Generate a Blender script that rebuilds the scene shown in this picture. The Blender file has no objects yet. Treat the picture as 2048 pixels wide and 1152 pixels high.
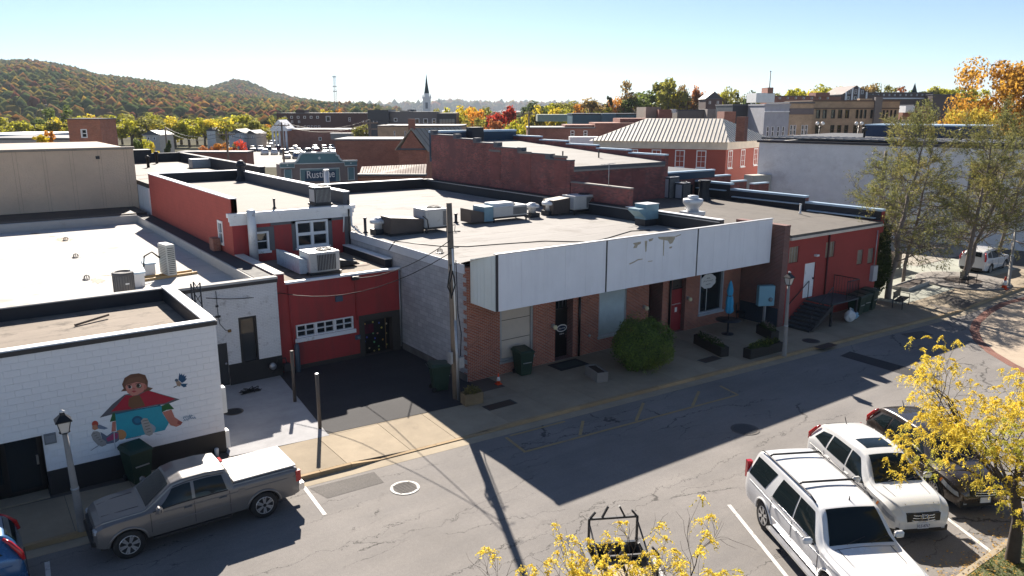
import bpy, bmesh, math, random
import numpy as np
from mathutils import Vector, Matrix, noise as mnoise
random.seed(7); rng = np.random.default_rng(11)
scene = bpy.context.scene
COL = scene.collection
# ---------------------------------------------------------------- camera, sky, sun, exposure
CAM_H = 11.0; FPX = 1540.0; YAW = math.radians(35.8); PITCH = math.atan((576 - 220.0) / FPX)
cd = bpy.data.cameras.new('camera'); cam = bpy.data.objects.new('camera', cd); COL.objects.link(cam)
cam.location = (0, 0, CAM_H); cam.rotation_euler = (math.pi / 2 - PITCH, 0, -YAW)
cd.sensor_width = 36; cd.lens = FPX / 2048 * 36; cd.clip_start = 0.2; cd.clip_end = 12000
scene.camera = cam
SUN_AZ = math.radians(23.0); SUN_EL = math.radians(33.2)      # azimuth from +Y towards +X
world = bpy.data.worlds.new('World'); scene.world = world; world.use_nodes = True
wn = world.node_tree.nodes; wl = world.node_tree.links; wn.clear()
sky = wn.new('ShaderNodeTexSky'); sky.sky_type = 'NISHITA'; sky.sun_disc = False
sky.sun_elevation = SUN_EL; sky.sun_rotation = SUN_AZ; sky.altitude = 0; sky.air_density = 0.62; sky.dust_density = 0.12; sky.ozone_density = 2.0
bg = wn.new('ShaderNodeBackground'); bg.inputs['Strength'].default_value = 0.053
wo = wn.new('ShaderNodeOutputWorld'); wl.new(sky.outputs[0], bg.inputs[0]); wl.new(bg.outputs[0], wo.inputs[0])
sl = bpy.data.lights.new('sun', 'SUN'); sl.energy = 5.0; sl.angle = math.radians(0.53); sl.color = (1.0, 0.91, 0.80)
so = bpy.data.objects.new('sun', sl); COL.objects.link(so)
sd = Vector((math.sin(SUN_AZ) * math.cos(SUN_EL), math.cos(SUN_AZ) * math.cos(SUN_EL), math.sin(SUN_EL)))
so.rotation_euler = sd.to_track_quat('Z', 'Y').to_euler(); so.location = sd * 200
vs = scene.view_settings; vs.view_transform = 'Standard'; vs.look = 'None'; vs.exposure = 1.35; vs.gamma = 1.0; vs.use_curve_mapping = False
scene.cycles.max_bounces = 6; scene.cycles.diffuse_bounces = 3; scene.cycles.glossy_bounces = 3; scene.cycles.transmission_bounces = 4; scene.cycles.transparent_max_bounces = 6
# ---------------------------------------------------------------- surveying: sight lines from the camera station to known planes
_cy, _sy, _cp, _sp = math.cos(YAW), math.sin(YAW), math.cos(PITCH), math.sin(PITCH)
FW = np.array([_sy * _cp, _cy * _cp, -_sp]); RT = np.array([_cy, -_sy, 0.0]); UP = np.cross(RT, FW); HF = np.array([_sy, _cy, 0.0])
EYE = np.array([0, 0, CAM_H])
def ray(x, y): return FW + RT * ((x - 1024) / FPX) - UP * ((y - 576) / FPX)
def gz(x, y, z=0.0): d = ray(x, y); return EYE + d * ((z - CAM_H) / d[2])
def gy(x, y, Y): d = ray(x, y); return EYE + d * (Y / d[1])
def gx(x, y, X): d = ray(x, y); return EYE + d * (X / d[0])
def gd(x, y, D): d = ray(x, y); return EYE + d * (D / (d @ HF))
def m2px(D): return D / FPX
# ---------------------------------------------------------------- objects
def tag(o, label=None, cat=None, group=None, kind=None):
    if label: o['label'] = label
    if cat: o['category'] = cat
    if group: o['group'] = group
    if kind: o['kind'] = kind
    return o
def thing(name, label, cat, loc=(0, 0, 0), rz=0.0, group=None, kind=None):
    o = bpy.data.objects.new(name, None); COL.objects.link(o); o.location = [float(v) for v in loc]; o.rotation_euler = (0, 0, rz)
    o.empty_display_size = 0.3
    return tag(o, label, cat, group, kind)
def dup(root, loc=None, rz=None, label=None, group=None, parent=None, scale=None):
    r = root.copy(); COL.objects.link(r)
    if parent is not None: r.parent = parent
    if loc is not None: r.location = [float(v) for v in loc]
    if rz is not None: r.rotation_euler = (0, 0, rz)
    if scale is not None: r.scale = (scale, scale, scale) if not hasattr(scale, '__len__') else scale
    if label: r['label'] = label
    if group: r['group'] = group
    for ch in root.children: dup(ch, parent=r)
    return r
class Fr:
    """a wall frame: a along the wall, b up, c out of the wall"""
    def __init__(s, o, u, v, n):
        s.o, s.u, s.v, s.n = [np.array(k, float) for k in (o, u, v, n)]
        s.flip = np.dot(np.cross(s.u, s.v), s.n) < 0
    def __call__(s, a, b, c): return s.o + s.u * a + s.v * b + s.n * c
def front(y): return Fr((0, y, 0), (1, 0, 0), (0, 0, 1), (0, -1, 0))
def side(x): return Fr((x, 0, 0), (0, 1, 0), (0, 0, 1), (-1, 0, 0))
class MB:
    def __init__(s): s.v = []; s.f = []; s.m = []; s.sm = []
    def add(s, vs, fs, m=0, flip=False, smooth=False):
        k = len(s.v); s.v.extend([tuple(float(c) for c in p) for p in vs])
        for f in fs:
            s.f.append(tuple(k + i for i in (reversed(f) if flip else f))); s.m.append(m); s.sm.append(smooth)
        return s
    def box(s, a0, a1, b0, b1, c0, c1, m=0, fr=None):
        """fr None: x, y, z ranges; else a, b, c ranges in the frame"""
        P = [(x, y, z) for z in (c0, c1) for y in (b0, b1) for x in (a0, a1)]
        fs = [(0, 2, 3, 1), (4, 5, 7, 6), (0, 1, 5, 4), (2, 6, 7, 3), (0, 4, 6, 2), (1, 3, 7, 5)]
        fl = False
        if fr is not None: P = [fr(*p) for p in P]; fl = fr.flip
        return s.add(P, fs, m, fl)
    def cbox(s, cx, cy, z0, w, d, h, m=0, rz=0.0, bev=0.0):
        c, sn = math.cos(rz), math.sin(rz)
        if bev <= 0:
            P = [(x, y, z) for z in (z0, z0 + h) for y in (-d / 2, d / 2) for x in (-w / 2, w / 2)]
            P = [(cx + c * x - sn * y, cy + sn * x + c * y, z) for x, y, z in P]
            return s.add(P, [(0, 2, 3, 1), (4, 5, 7, 6), (0, 1, 5, 4), (2, 6, 7, 3), (0, 4, 6, 2), (1, 3, 7, 5)], m)
        b = bev
        ring = [(-w/2+b, -d/2), (w/2-b, -d/2), (w/2, -d/2+b), (w/2, d/2-b), (w/2-b, d/2), (-w/2+b, d/2), (-w/2, d/2-b), (-w/2, -d/2+b)]
        ins = [(x * (1 - 2 * b / w), y * (1 - 2 * b / d)) for x, y in ring]
        L = [(ins, z0), (ring, z0 + b), (ring, z0 + h - b), (ins, z0 + h)]
        vs = []; fs = []
        for r_, z in L: vs += [(cx + c * x - sn * y, cy + sn * x + c * y, z) for x, y in r_]
        for k in range(3):
            for i in range(8): j = (i + 1) % 8; fs.append((k*8+i, k*8+j, k*8+8+j, k*8+8+i))
        fs.append(tuple(range(7, -1, -1))); fs.append(tuple(range(24, 32)))
        return s.add(vs, fs, m)
    def prism(s, poly, c0, c1, fr=None, m=0):
        """poly in (a, b); extruded c0..c1; fr None means x, y and z"""
        A = sum(poly[i][0] * poly[(i + 1) % len(poly)][1] - poly[(i + 1) % len(poly)][0] * poly[i][1] for i in range(len(poly)))
        if A < 0: poly = poly[::-1]
        n = len(poly); P = [(a, b, c0) for a, b in poly] + [(a, b, c1) for a, b in poly]
        fs = [tuple(range(n - 1, -1, -1)), tuple(range(n, 2 * n))] + [(i, (i + 1) % n, n + (i + 1) % n, n + i) for i in range(n)]
        if c1 < c0: fs = [tuple(reversed(f)) for f in fs]
        fl = False
        if fr is not None: P = [fr(*p) for p in P]; fl = fr.flip
        return s.add(P, fs, m, fl)
    def sheet(s, poly, z, m=0):
        A = sum(poly[i][0] * poly[(i + 1) % len(poly)][1] - poly[(i + 1) % len(poly)][0] * poly[i][1] for i in range(len(poly)))
        if A < 0: poly = poly[::-1]
        return s.add([(a, b, z) for a, b in poly], [tuple(range(len(poly)))], m)
    def tube(s, pts, r, n=6, m=0, cap=True, smooth=True):
        pts = [np.array(p, float) for p in pts]; N = len(pts)
        rs = r if hasattr(r, '__len__') else [r] * N
        vs = []; fs = []; ref = None
        for i, p in enumerate(pts):
            t = pts[min(i + 1, N - 1)] - pts[max(i - 1, 0)]; L = np.linalg.norm(t); t = t / L if L > 1e-9 else np.array([0, 0, 1.0])
            if ref is None: ref = np.array([1.0, 0, 0]) if abs(t[0]) < 0.8 else np.array([0, 1.0, 0])
            u = ref - t * (ref @ t); u /= np.linalg.norm(u) + 1e-12; w = np.cross(t, u); ref = u
            for k in range(n):
                a = 2 * math.pi * k / n + (math.pi / 4 if n == 4 else 0); vs.append(p + (u * math.cos(a) + w * math.sin(a)) * rs[i])
        for i in range(N - 1):
            for k in range(n): k2 = (k + 1) % n; fs.append((i*n+k, i*n+k2, i*n+n+k2, i*n+n+k))
        if cap: fs.append(tuple(range(n - 1, -1, -1))); fs.append(tuple(range((N - 1) * n, N * n)))
        return s.add(vs, fs, m, smooth=smooth and n > 4)
    def lathe(s, prof, c=(0, 0, 0), n=16, m=0, ax=2, smooth=True, rad=None):
        """prof: (r, h) pairs; axis 0 x, 1 y, 2 z"""
        vs = []; fs = []
        for r, h in prof:
            for k in range(n):
                a = 2 * math.pi * k / n + math.pi / n; x, y = r * math.cos(a), r * math.sin(a)
                p = (x, y, h) if ax == 2 else ((h, x, y) if ax == 0 else (y, h, x))
                vs.append((p[0] + c[0], p[1] + c[1], p[2] + c[2]))
        for i in range(len(prof) - 1):
            for k in range(n): k2 = (k + 1) % n; fs.append((i*n+k, i*n+k2, i*n+n+k2, i*n+n+k))
        if prof[0][0] > 1e-6: fs.append(tuple(range(n - 1, -1, -1)))
        if prof[-1][0] > 1e-6: fs.append(tuple(range((len(prof) - 1) * n, len(prof) * n)))
        return s.add(vs, fs, m, smooth=smooth)
    def wall(s, fr, a0, a1, b0, b1, th, ops=(), dep=0.15, m=0, mr=None):
        """a wall face with real openings: face cells, reveals, then ends, top and back"""
        mr = m if mr is None else mr
        As = sorted({a0, a1, *[v for o in ops for v in o[:2] if a0 < v < a1]}); Bs = sorted({b0, b1, *[v for o in ops for v in o[2:4] if b0 < v < b1]})
        Q = lambda p, mm: s.add([fr(*q) for q in p], [(0, 1, 2, 3)], mm, fr.flip)
        for i in range(len(As) - 1):
            for j in range(len(Bs) - 1):
                ca, cb = (As[i] + As[i+1]) / 2, (Bs[j] + Bs[j+1]) / 2
                if any(o[0] < ca < o[1] and o[2] < cb < o[3] for o in ops): continue
                Q([(As[i], Bs[j], 0), (As[i+1], Bs[j], 0), (As[i+1], Bs[j+1], 0), (As[i], Bs[j+1], 0)], m)
        for o in ops:
            d = o[4] if len(o) > 4 else dep
            x0, x1, z0, z1 = max(o[0], a0), min(o[1], a1), max(o[2], b0), min(o[3], b1)
            Q([(x0, z0, 0), (x0, z1, 0), (x0, z1, -d), (x0, z0, -d)], mr); Q([(x1, z0, 0), (x1, z0, -d), (x1, z1, -d), (x1, z1, 0)], mr)
            Q([(x0, z1, 0), (x1, z1, 0), (x1, z1, -d), (x0, z1, -d)], mr); Q([(x0, z0, 0), (x0, z0, -d), (x1, z0, -d), (x1, z0, 0)], mr)
            Q([(x0, z0, -d), (x0, z1, -d), (x1, z1, -d), (x1, z0, -d)][::-1], mr)
        Q([(a0, b0, 0), (a0, b1, 0), (a0, b1, -th), (a0, b0, -th)], m); Q([(a1, b0, 0), (a1, b0, -th), (a1, b1, -th), (a1, b1, 0)], m)
        Q([(a0, b1, 0), (a1, b1, 0), (a1, b1, -th), (a0, b1, -th)], m); 
        if not any((o[4] if len(o) > 4 else dep) >= th for o in ops): Q([(a0, b0, -th), (a0, b1, -th), (a1, b1, -th), (a1, b0, -th)], m)
        return s
    def build(s, name, mats, parent=None, uv=True, smooth=None, at=None, **tags):
        """vertices are in world metres unless at is (0,0,0); with a parent they are stored relative to it"""
        if not isinstance(mats, (list, tuple)): mats = [mats]
        V = np.array(s.v, float).reshape(-1, 3)
        me = bpy.data.meshes.new(name); org = np.zeros(3)
        if at is not None: org = np.array(at, float)
        elif parent is not None: org = np.array(root_loc(parent), float)
        Vl = V - org
        me.from_pydata(Vl.tolist(), [], s.f); 
        for mm in mats: me.materials.append(mm)
        if len(mats) > 1: me.polygons.foreach_set('material_index', s.m)
        me.polygons.foreach_set('use_smooth', [bool(q) for q in (s.sm if smooth is None else [smooth] * len(s.f))])
        if uv: box_uv(me, org if at is None else np.zeros(3))
        o = bpy.data.objects.new(name, me); COL.objects.link(o)
        if parent is not None: o.parent = parent
        tag(o, tags.get('label'), tags.get('cat'), tags.get('group'), tags.get('kind'))
        return o
def root_loc(p):
    while p.parent is not None: p = p.parent
    return p.location
def box_uv(me, org):
    n = len(me.polygons)
    if n == 0: return
    me.update()
    N = np.empty(n * 3); me.polygons.foreach_get('normal', N); N = np.abs(N.reshape(-1, 3)); dom = N.argmax(1)
    L = len(me.loops); vi = np.empty(L, int); me.loops.foreach_get('vertex_index', vi)
    co = np.empty(len(me.vertices) * 3); me.vertices.foreach_get('co', co); co = co.reshape(-1, 3) + org
    tot = np.empty(n, int); me.polygons.foreach_get('loop_total', tot); pd = np.repeat(dom, tot); c = co[vi]
    uvs = np.where((pd == 2)[:, None], c[:, :2], np.where((pd == 1)[:, None], c[:, [0, 2]], c[:, [1, 2]]))
    ul = me.uv_layers.new(name='metres'); ul.data.foreach_set('uv', uvs.astype(np.float32).ravel())
def raw_mesh(name, V, F, mat, parent=None, smooth=False, colors=None, loc=None):
    """big triangle or quad soups from numpy arrays"""
    me = bpy.data.meshes.new(name); V = np.asarray(V, np.float32); F = np.asarray(F, np.int32); k = F.shape[1]
    me.vertices.add(len(V)); me.vertices.foreach_set('co', V.ravel()); me.loops.add(F.size); me.loops.foreach_set('vertex_index', F.ravel())
    me.polygons.add(len(F)); me.polygons.foreach_set('loop_start', np.arange(0, F.size, k, dtype=np.int32))
    try: me.polygons.foreach_set('loop_total', np.full(len(F), k, np.int32))
    except Exception: pass
    if smooth: me.polygons.foreach_set('use_smooth', np.ones(len(F), bool))
    if colors is not None:
        at = me.color_attributes.new('tint', 'FLOAT_COLOR', 'POINT'); at.data.foreach_set('color', np.asarray(colors, np.float32).ravel())
    me.materials.append(mat); me.update(calc_edges=True); me.validate()
    o = bpy.data.objects.new(name, me); COL.objects.link(o)
    if parent is not None: o.parent = parent
    if loc is not None: o.location = loc
    return o
# ---------------------------------------------------------------- materials
def _nt(name):
    m = bpy.data.materials.new(name); m.use_nodes = True; t = m.node_tree; b = t.nodes['Principled BSDF']; return m, t, b
class NT:
    def __init__(s, t): s.t = t
    def n(s, ty, **kw):
        o = s.t.nodes.new('ShaderNode' + ty)
        for k, v in kw.items():
            if k.startswith('i_'): o.inputs[k[2:]].default_value = v
            else: setattr(o, k, v)
        return o
    def l(s, a, b): s.t.links.new(a, b)
    def noise(s, vec, scale, detail=4, rough=.6):
        o = s.n('TexNoise'); o.inputs['Scale'].default_value = scale; o.inputs['Detail'].default_value = detail; o.inputs['Roughness'].default_value = rough
        if vec is not None: s.l(vec, o.inputs['Vector'])
        return o.outputs['Fac']
    def ramp(s, fac, stops):
        o = s.n('ValToRGB'); e = o.color_ramp.elements
        while len(e) < len(stops): e.new(0.5)
        for k, (p, c) in zip(e, stops): k.position = p; k.color = (*c, 1) if len(c) == 3 else c
        s.l(fac, o.inputs[0]); return o.outputs[0]
    def mix(s, fac, a, b, mode='MIX'):
        o = s.n('Mix', data_type='RGBA', blend_type=mode)
        for sock, v in ((o.inputs[0], fac), (o.inputs[6], a), (o.inputs[7], b)):
            if hasattr(v, 'is_linked') or hasattr(v, 'links'): s.l(v, sock)
            else: sock.default_value = v if not isinstance(v, tuple) else ((*v, 1) if len(v) == 3 else v)
        return o.outputs[2]
    def math(s, op, a, b=0.0):
        o = s.n('Math', operation=op)
        for sock, v in ((o.inputs[0], a), (o.inputs[1], b)):
            if hasattr(v, 'links'): s.l(v, sock)
            else: sock.default_value = v
        return o.outputs[0]
    def mapr(s, v, a, b, c=0., d=1.):
        o = s.n('MapRange'); s.l(v, o.inputs[0]); o.inputs[1].default_value = a; o.inputs[2].default_value = b; o.inputs[3].default_value = c; o.inputs[4].default_value = d
        return o.outputs[0]
    def bump(s, h, strength, dist=0.02):
        o = s.n('Bump'); o.inputs['Strength'].default_value = strength; o.inputs['Distance'].default_value = dist; s.l(h, o.inputs['Height']); return o.outputs[0]
def sc(c, k): return tuple(min(1.0, max(0.0, v * k)) for v in c)
MATS = {}
def M(name, col, rough=.75, metal=0., var=.14, vs=1.3, bump=.0, bs=30., dirt=None, coat=0., spec=.5, coord='Object', bd=.02):
    if name in MATS: return MATS[name]
    m, t, b = _nt(name); N = NT(t); tc = N.n('TexCoord'); vec = tc.outputs[coord]
    c = (*col, 1)
    if var > 0:
        f1 = N.noise(vec, vs, 5, .65); out = N.ramp(f1, [(.25, sc(col, 1 - var)), (.75, sc(col, 1 + var))])
        f2 = N.noise(vec, vs * 14, 3, .6); out = N.mix(f2, N.mix(1.0, out, (1 - var * .5,) * 3, 'MULTIPLY'), out)
        if dirt:
            dv = vec
            if len(dirt) > 3: mp = N.n('Mapping'); mp.inputs['Scale'].default_value = (1, 1, dirt[3]); N.l(vec, mp.inputs[0]); dv = mp.outputs[0]
            out = N.mix(N.mapr(N.noise(dv, dirt[1], 6, .7), dirt[2] if len(dirt) > 2 else .52, .72), out, dirt[0])
        N.l(out, b.inputs['Base Color'])
        N.l(N.mapr(f1, .2, .8, max(0, rough - .08), min(1, rough + .08)), b.inputs['Roughness'])
    else:
        b.inputs['Base Color'].default_value = c; b.inputs['Roughness'].default_value = rough
    b.inputs['Metallic'].default_value = metal; b.inputs['Specular IOR Level'].default_value = spec; b.inputs['Coat Weight'].default_value = coat
    if coat: b.inputs['Coat Roughness'].default_value = .04
    if bump > 0: N.l(N.bump(N.noise(vec, bs, 4, .7), bump, bd), b.inputs['Normal'])
    MATS[name] = m; return m
def BRICK(name, c1, c2, mortar, bw=.2, bh=.067, ms=.010, rough=.85, bump=.6, patch=None, var=.25, stain=None, off=.5, bias=0.0):
    if name in MATS: return MATS[name]
    m, t, b = _nt(name); N = NT(t); tc = N.n('TexCoord'); uv = tc.outputs['UV']
    br = N.n('TexBrick'); br.inputs['Color1'].default_value = (*c1, 1); br.inputs['Color2'].default_value = (*c2, 1); br.inputs['Mortar'].default_value = (*mortar, 1)
    br.inputs['Scale'].default_value = 1.0; br.inputs['Brick Width'].default_value = bw; br.inputs['Row Height'].default_value = bh
    br.inputs['Mortar Size'].default_value = ms; br.inputs['Mortar Smooth'].default_value = .2; br.offset = off; br.inputs['Bias'].default_value = bias
    N.l(uv, br.inputs['Vector'])
    col = N.mix(1.0, br.outputs['Color'], N.ramp(N.noise(uv, .9, 6, .7), [(.3, (1 - var,) * 3), (.7, (1 + var * .5,) * 3)]), 'MULTIPLY')
    if patch: col = N.mix(N.mapr(N.noise(uv, patch[1], 5, .65), .5, .62), col, patch[0])
    if stain: col = N.mix(N.mapr(N.noise(uv, stain[1], 6, .75), .55, .75), col, stain[0])
    N.l(col, b.inputs['Base Color']); b.inputs['Roughness'].default_value = rough
    h = N.math('SUBTRACT', N.math('MULTIPLY', N.noise(uv, 30, 3), .25), br.outputs['Fac']); N.l(N.bump(h, bump, .012), b.inputs['Normal'])
    MATS[name] = m; return m
def GLASS(name, col=(.02, .03, .035), rough=.04):
    if name in MATS: return MATS[name]
    m, t, b = _nt(name); b.inputs['Base Color'].default_value = (*col, 1); b.inputs['Roughness'].default_value = rough; b.inputs['Specular IOR Level'].default_value = .6
    MATS[name] = m; return m
def PAINT(name, col, metal=.0, rough=.3):
    return M(name, col, rough=rough, metal=metal, var=.02, vs=3, coat=.8)
def LEAF(name, tint=None, spread=.25, col=(.1, .1, .03), trans=.35, use_obj=False, attr=False, spec=.25):
    if name in MATS: return MATS[name]
    m, t, b = _nt(name); N = NT(t); tc = N.n('TexCoord'); geo = N.n('NewGeometry')
    if attr: a = N.n('Attribute', attribute_name='tint'); base = a.outputs['Color']
    elif use_obj: oi = N.n('ObjectInfo'); base = oi.outputs['Color']
    else: rgb = N.n('RGB'); rgb.outputs[0].default_value = (*col, 1); base = rgb.outputs[0]
    rnd = geo.outputs['Random Per Island']
    lo = N.mix(1.0, base, (1 - spread, 1 - spread * .9, 1 - spread * .5), 'MULTIPLY'); hi = N.mix(1.0, base, (1 + spread, 1 + spread * .9, 1 + spread * .4), 'MULTIPLY')
    c = N.mix(rnd, lo, hi)
    if tint is not None: c = N.mix(N.mapr(N.noise(tc.outputs['Object'], .35, 3), .5, .65), c, N.mix(rnd, sc(tint, .8), tint))
    N.l(c, b.inputs['Base Color']); b.inputs['Roughness'].default_value = .65; b.inputs['Specular IOR Level'].default_value = spec
    if trans > 0:
        tr = N.n('BsdfTranslucent'); N.l(c, tr.inputs[0]); mx = N.n('MixShader'); mx.inputs[0].default_value = trans
        out = t.nodes['Material Output']; N.l(b.outputs[0], mx.inputs[1]); N.l(tr.outputs[0], mx.inputs[2]); N.l(mx.outputs[0], out.inputs[0])
    MATS[name] = m; return m
def ASPHALT(name, col, cracks=True, grain=.25):
    m, t, b = _nt(name); N = NT(t); tc = N.n('TexCoord'); v = tc.outputs['Object']
    f = N.noise(v, .35, 6, .65); c = N.ramp(f, [(.3, sc(col, .86)), (.7, sc(col, 1.12))])
    g = N.noise(v, 42, 3, .75); c = N.mix(1.0, c, N.ramp(g, [(.3, (1 - grain,) * 3), (.72, (1 + grain,) * 3)]), 'MULTIPLY')
    st_ = N.n('Mapping'); st_.inputs['Scale'].default_value = (.12, 1.0, 1.0); N.l(v, st_.inputs[0]); c = N.mix(1.0, c, N.ramp(N.noise(st_.outputs[0], .9, 4, .6), [(.35, (.90, .90, .91)), (.65, (1.06, 1.05, 1.04))]), 'MULTIPLY')
    c = N.mix(N.mapr(N.noise(v, .55, 6, .8), .62, .74, 0, .45), c, sc(col, .45))
    g2 = N.noise(v, 9, 4, .8); c = N.mix(1.0, c, N.ramp(g2, [(.3, (.9,) * 3), (.7, (1.07,) * 3)]), 'MULTIPLY')
    h = g
    if cracks:
        for scl, dist, wdt, th, sx in ((.22, 1.3, .005, .40, 1.0), (.62, 1.0, .0042, .52, 1.0)):
            wv = N.n('TexNoise'); wv.inputs['Scale'].default_value = 1.1; wv.inputs['Detail'].default_value = 6; wv.inputs['Roughness'].default_value = .7; N.l(v, wv.inputs['Vector'])
            ad = N.n('VectorMath', operation='MULTIPLY_ADD'); N.l(wv.outputs['Color'], ad.inputs[0]); ad.inputs[1].default_value = (dist,) * 3; N.l(v, ad.inputs[2])
            mp = N.n('Mapping'); mp.inputs['Scale'].default_value = (.34, 1.5, 0.0); mp.inputs['Rotation'].default_value = (0, 0, .12); N.l(ad.outputs[0], mp.inputs['Vector'])
            vo = N.n('TexVoronoi', feature='DISTANCE_TO_EDGE'); vo.inputs['Scale'].default_value = scl; N.l(mp.outputs[0], vo.inputs['Vector'])
            line = N.mapr(vo.outputs['Distance'], wdt * .25 * (1 if scl < .4 else 2.2), wdt * (1 if scl < .4 else 2.2), 1, 0)
            msk = N.mapr(N.noise(v, .16 + scl * .2, 4), th, th + .06); k = N.math('MULTIPLY', line, msk)
            c = N.mix(N.math('MULTIPLY', k, .78), c, (.03, .028, .026))
    N.l(c, b.inputs['Base Color']); b.inputs['Roughness'].default_value = .88; b.inputs['Specular IOR Level'].default_value = .3
    N.l(N.bump(h, .35, .006), b.inputs['Normal']); MATS[name] = m; return m
def ROOFM(name, col, seam=1.0, ang=0.0, var=.12, stain=None, lines=True, lw=.012, lcol=None):
    m, t, b = _nt(name); N = NT(t); tc = N.n('TexCoord'); v = tc.outputs['UV']
    st = N.n('Mapping'); st.inputs['Scale'].default_value = (.25, 1.0, 1) if ang == 0 else (1.0, .25, 1); N.l(v, st.inputs[0])
    f = N.noise(st.outputs[0], .55, 7, .7); c = N.ramp(f, [(.3, sc(col, 1 - var)), (.7, sc(col, 1 + var))])
    f3 = N.noise(v, 3.0, 5, .8); c = N.mix(1.0, c, N.ramp(f3, [(.3, (.93,) * 3), (.7, (1.04,) * 3)]), 'MULTIPLY')
    if stain: c = N.mix(N.mapr(N.noise(v, stain[1], 6, .7), stain[2], stain[2] + .15), c, stain[0])
    if lines:
        sep = N.n('SeparateXYZ'); N.l(v, sep.inputs[0]); ax = sep.outputs[1 if ang == 0 else 0]
        ax = N.math('ADD', ax, N.math('MULTIPLY', N.noise(v, .8, 3), .10))
        fr = N.math('FRACT', N.math('DIVIDE', ax, seam)); ln = N.math('LESS_THAN', fr, lw / seam * 2)
        ln = N.math('MULTIPLY', ln, N.mapr(N.noise(v, .9, 4), .35, .6, .25, .9)); c = N.mix(ln, c, lcol or sc(col, .5))
    N.l(c, b.inputs['Base Color']); b.inputs['Roughness'].default_value = .85; b.inputs['Specular IOR Level'].default_value = .3
    N.l(N.bump(N.noise(v, 2.0, 5, .7), .25, .05), b.inputs['Normal']); MATS[name] = m; return m
# ---------------------------------------------------------------- material library
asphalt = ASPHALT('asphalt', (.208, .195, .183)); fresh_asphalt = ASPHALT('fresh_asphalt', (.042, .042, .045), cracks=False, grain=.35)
patch_asphalt = ASPHALT('patch_asphalt', (.115, .107, .10), cracks=False, grain=.5)
def CONC(name, col, stain=(.16, .13, .10), var=.16):
    m, t, b = _nt(name); N = NT(t); v = N.n('TexCoord').outputs['UV']; oi = N.n('ObjectInfo')
    c = N.ramp(N.noise(v, .8, 7, .7), [(.3, sc(col, 1 - var)), (.7, sc(col, 1 + var))])
    c = N.mix(1.0, c, N.ramp(oi.outputs['Random'], [(0, (.86,) * 3), (1, (1.08,) * 3)]), 'MULTIPLY')
    c = N.mix(1.0, c, N.ramp(N.noise(v, 45, 3, .8), [(.3, (.9,) * 3), (.7, (1.08,) * 3)]), 'MULTIPLY')
    c = N.mix(N.mapr(N.noise(v, 1.7, 7, .75), .58, .8, 0, .6), c, stain)
    N.l(c, b.inputs['Base Color']); b.inputs['Roughness'].default_value = .9; b.inputs['Specular IOR Level'].default_value = .3
    N.l(N.bump(N.noise(v, 60, 3), .25, .005), b.inputs['Normal']); MATS[name] = m; return m
concrete = CONC('sidewalk_concrete', (.325, .268, .192)); patio_c = CONC('patio_concrete', (.34, .34, .35)); gutter_c = CONC('gutter_concrete', (.35, .295, .215))
kerb_c = CONC('kerb_stone', (.36, .26, .15), stain=(.10, .06, .035)); plaza_c = CONC('plaza_concrete', (.34, .35, .30), stain=(.25, .24, .18))
joint = M('joint_dirt', (.10, .085, .07)); grass_m = M('ground_grass', (.10, .11, .035), var=.35, vs=.5, bump=.4); town_ground = M('town_ground', (.15, .145, .115), var=.3, vs=.02, spec=.0, rough=1.)
white_roof = ROOFM('white_membrane', (.47, .455, .43), seam=2.2, var=.05, stain=((.33, .29, .24), .45, .56), lcol=(.33, .32, .31), lw=.035)
tan_roof = ROOFM('tan_membrane', (.275, .262, .248), seam=1.5, var=.14, stain=((.19, .175, .16), .45, .54), lw=.03)
tan_roof2 = ROOFM('tan_membrane_tall', (.25, .228, .205), seam=3.0, var=.06, lines=False)
dusty_roof = ROOFM('dusty_roof', (.235, .195, .155), seam=1.1, var=.2, stain=((.11, .09, .07), 1.1, .52), lw=.02)
felt_roof = ROOFM('felt_roof', (.125, .112, .098), seam=1.0, var=.16, stain=((.08, .07, .06), 1.6, .54), ang=1, lw=.012)
gravel_roof = M('gravel_roof', (.085, .068, .055), var=.35, vs=2.5, bump=.6, bs=12)
tar = M('tar_flashing', (.022, .026, .034), rough=.55, var=.3, vs=.9, bump=.25, bs=3, spec=.35)
brick_red = BRICK('red_brick', (.42, .11, .05), (.27, .065, .034), (.44, .34, .28), ms=.009)
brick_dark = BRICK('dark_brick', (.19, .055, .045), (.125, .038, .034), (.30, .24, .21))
brick_old = BRICK('old_brick', (.36, .068, .058), (.13, .036, .036), (.26, .18, .165), patch=((.17, .07, .068), .35), ms=.010, var=.45)
brick_tan = BRICK('tan_brick', (.52, .36, .22), (.44, .30, .19), (.48, .38, .29), ms=.007)
brick_brown = BRICK('brown_brick', (.32, .12, .08), (.24, .085, .06), (.32, .23, .19), ms=.007)
brick_white = BRICK('painted_white_brick', (.80, .79, .78), (.76, .75, .74), (.66, .65, .64), ms=.008, stain=((.30, .27, .25), 2.2), bump=.8, var=.06)
block_grey = BRICK('grey_block', (.47, .455, .45), (.37, .36, .36), (.31, .30, .29), bw=.4, bh=.2, ms=.008, var=.2)
red_paint = M('red_painted_masonry', (.36, .036, .036), rough=.6, var=.16, vs=.8, bump=.3, bs=9, dirt=((.22, .035, .035), 1.8, .48, .15))
red_paint_T = BRICK('red_painted_block', (.44, .085, .062), (.42, .08, .058), (.36, .07, .05), bw=.4, bh=.2, ms=.008, bump=.35, var=.1)
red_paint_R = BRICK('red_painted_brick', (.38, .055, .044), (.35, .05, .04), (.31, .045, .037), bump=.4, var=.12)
grey_trim = M('grey_trim', (.11, .115, .125), rough=.6); brown_trim = M('brown_trim', (.05, .042, .036), rough=.7); black_band = M('black_masonry', (.018, .018, .02), rough=.55, bump=.3, bs=8)
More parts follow.
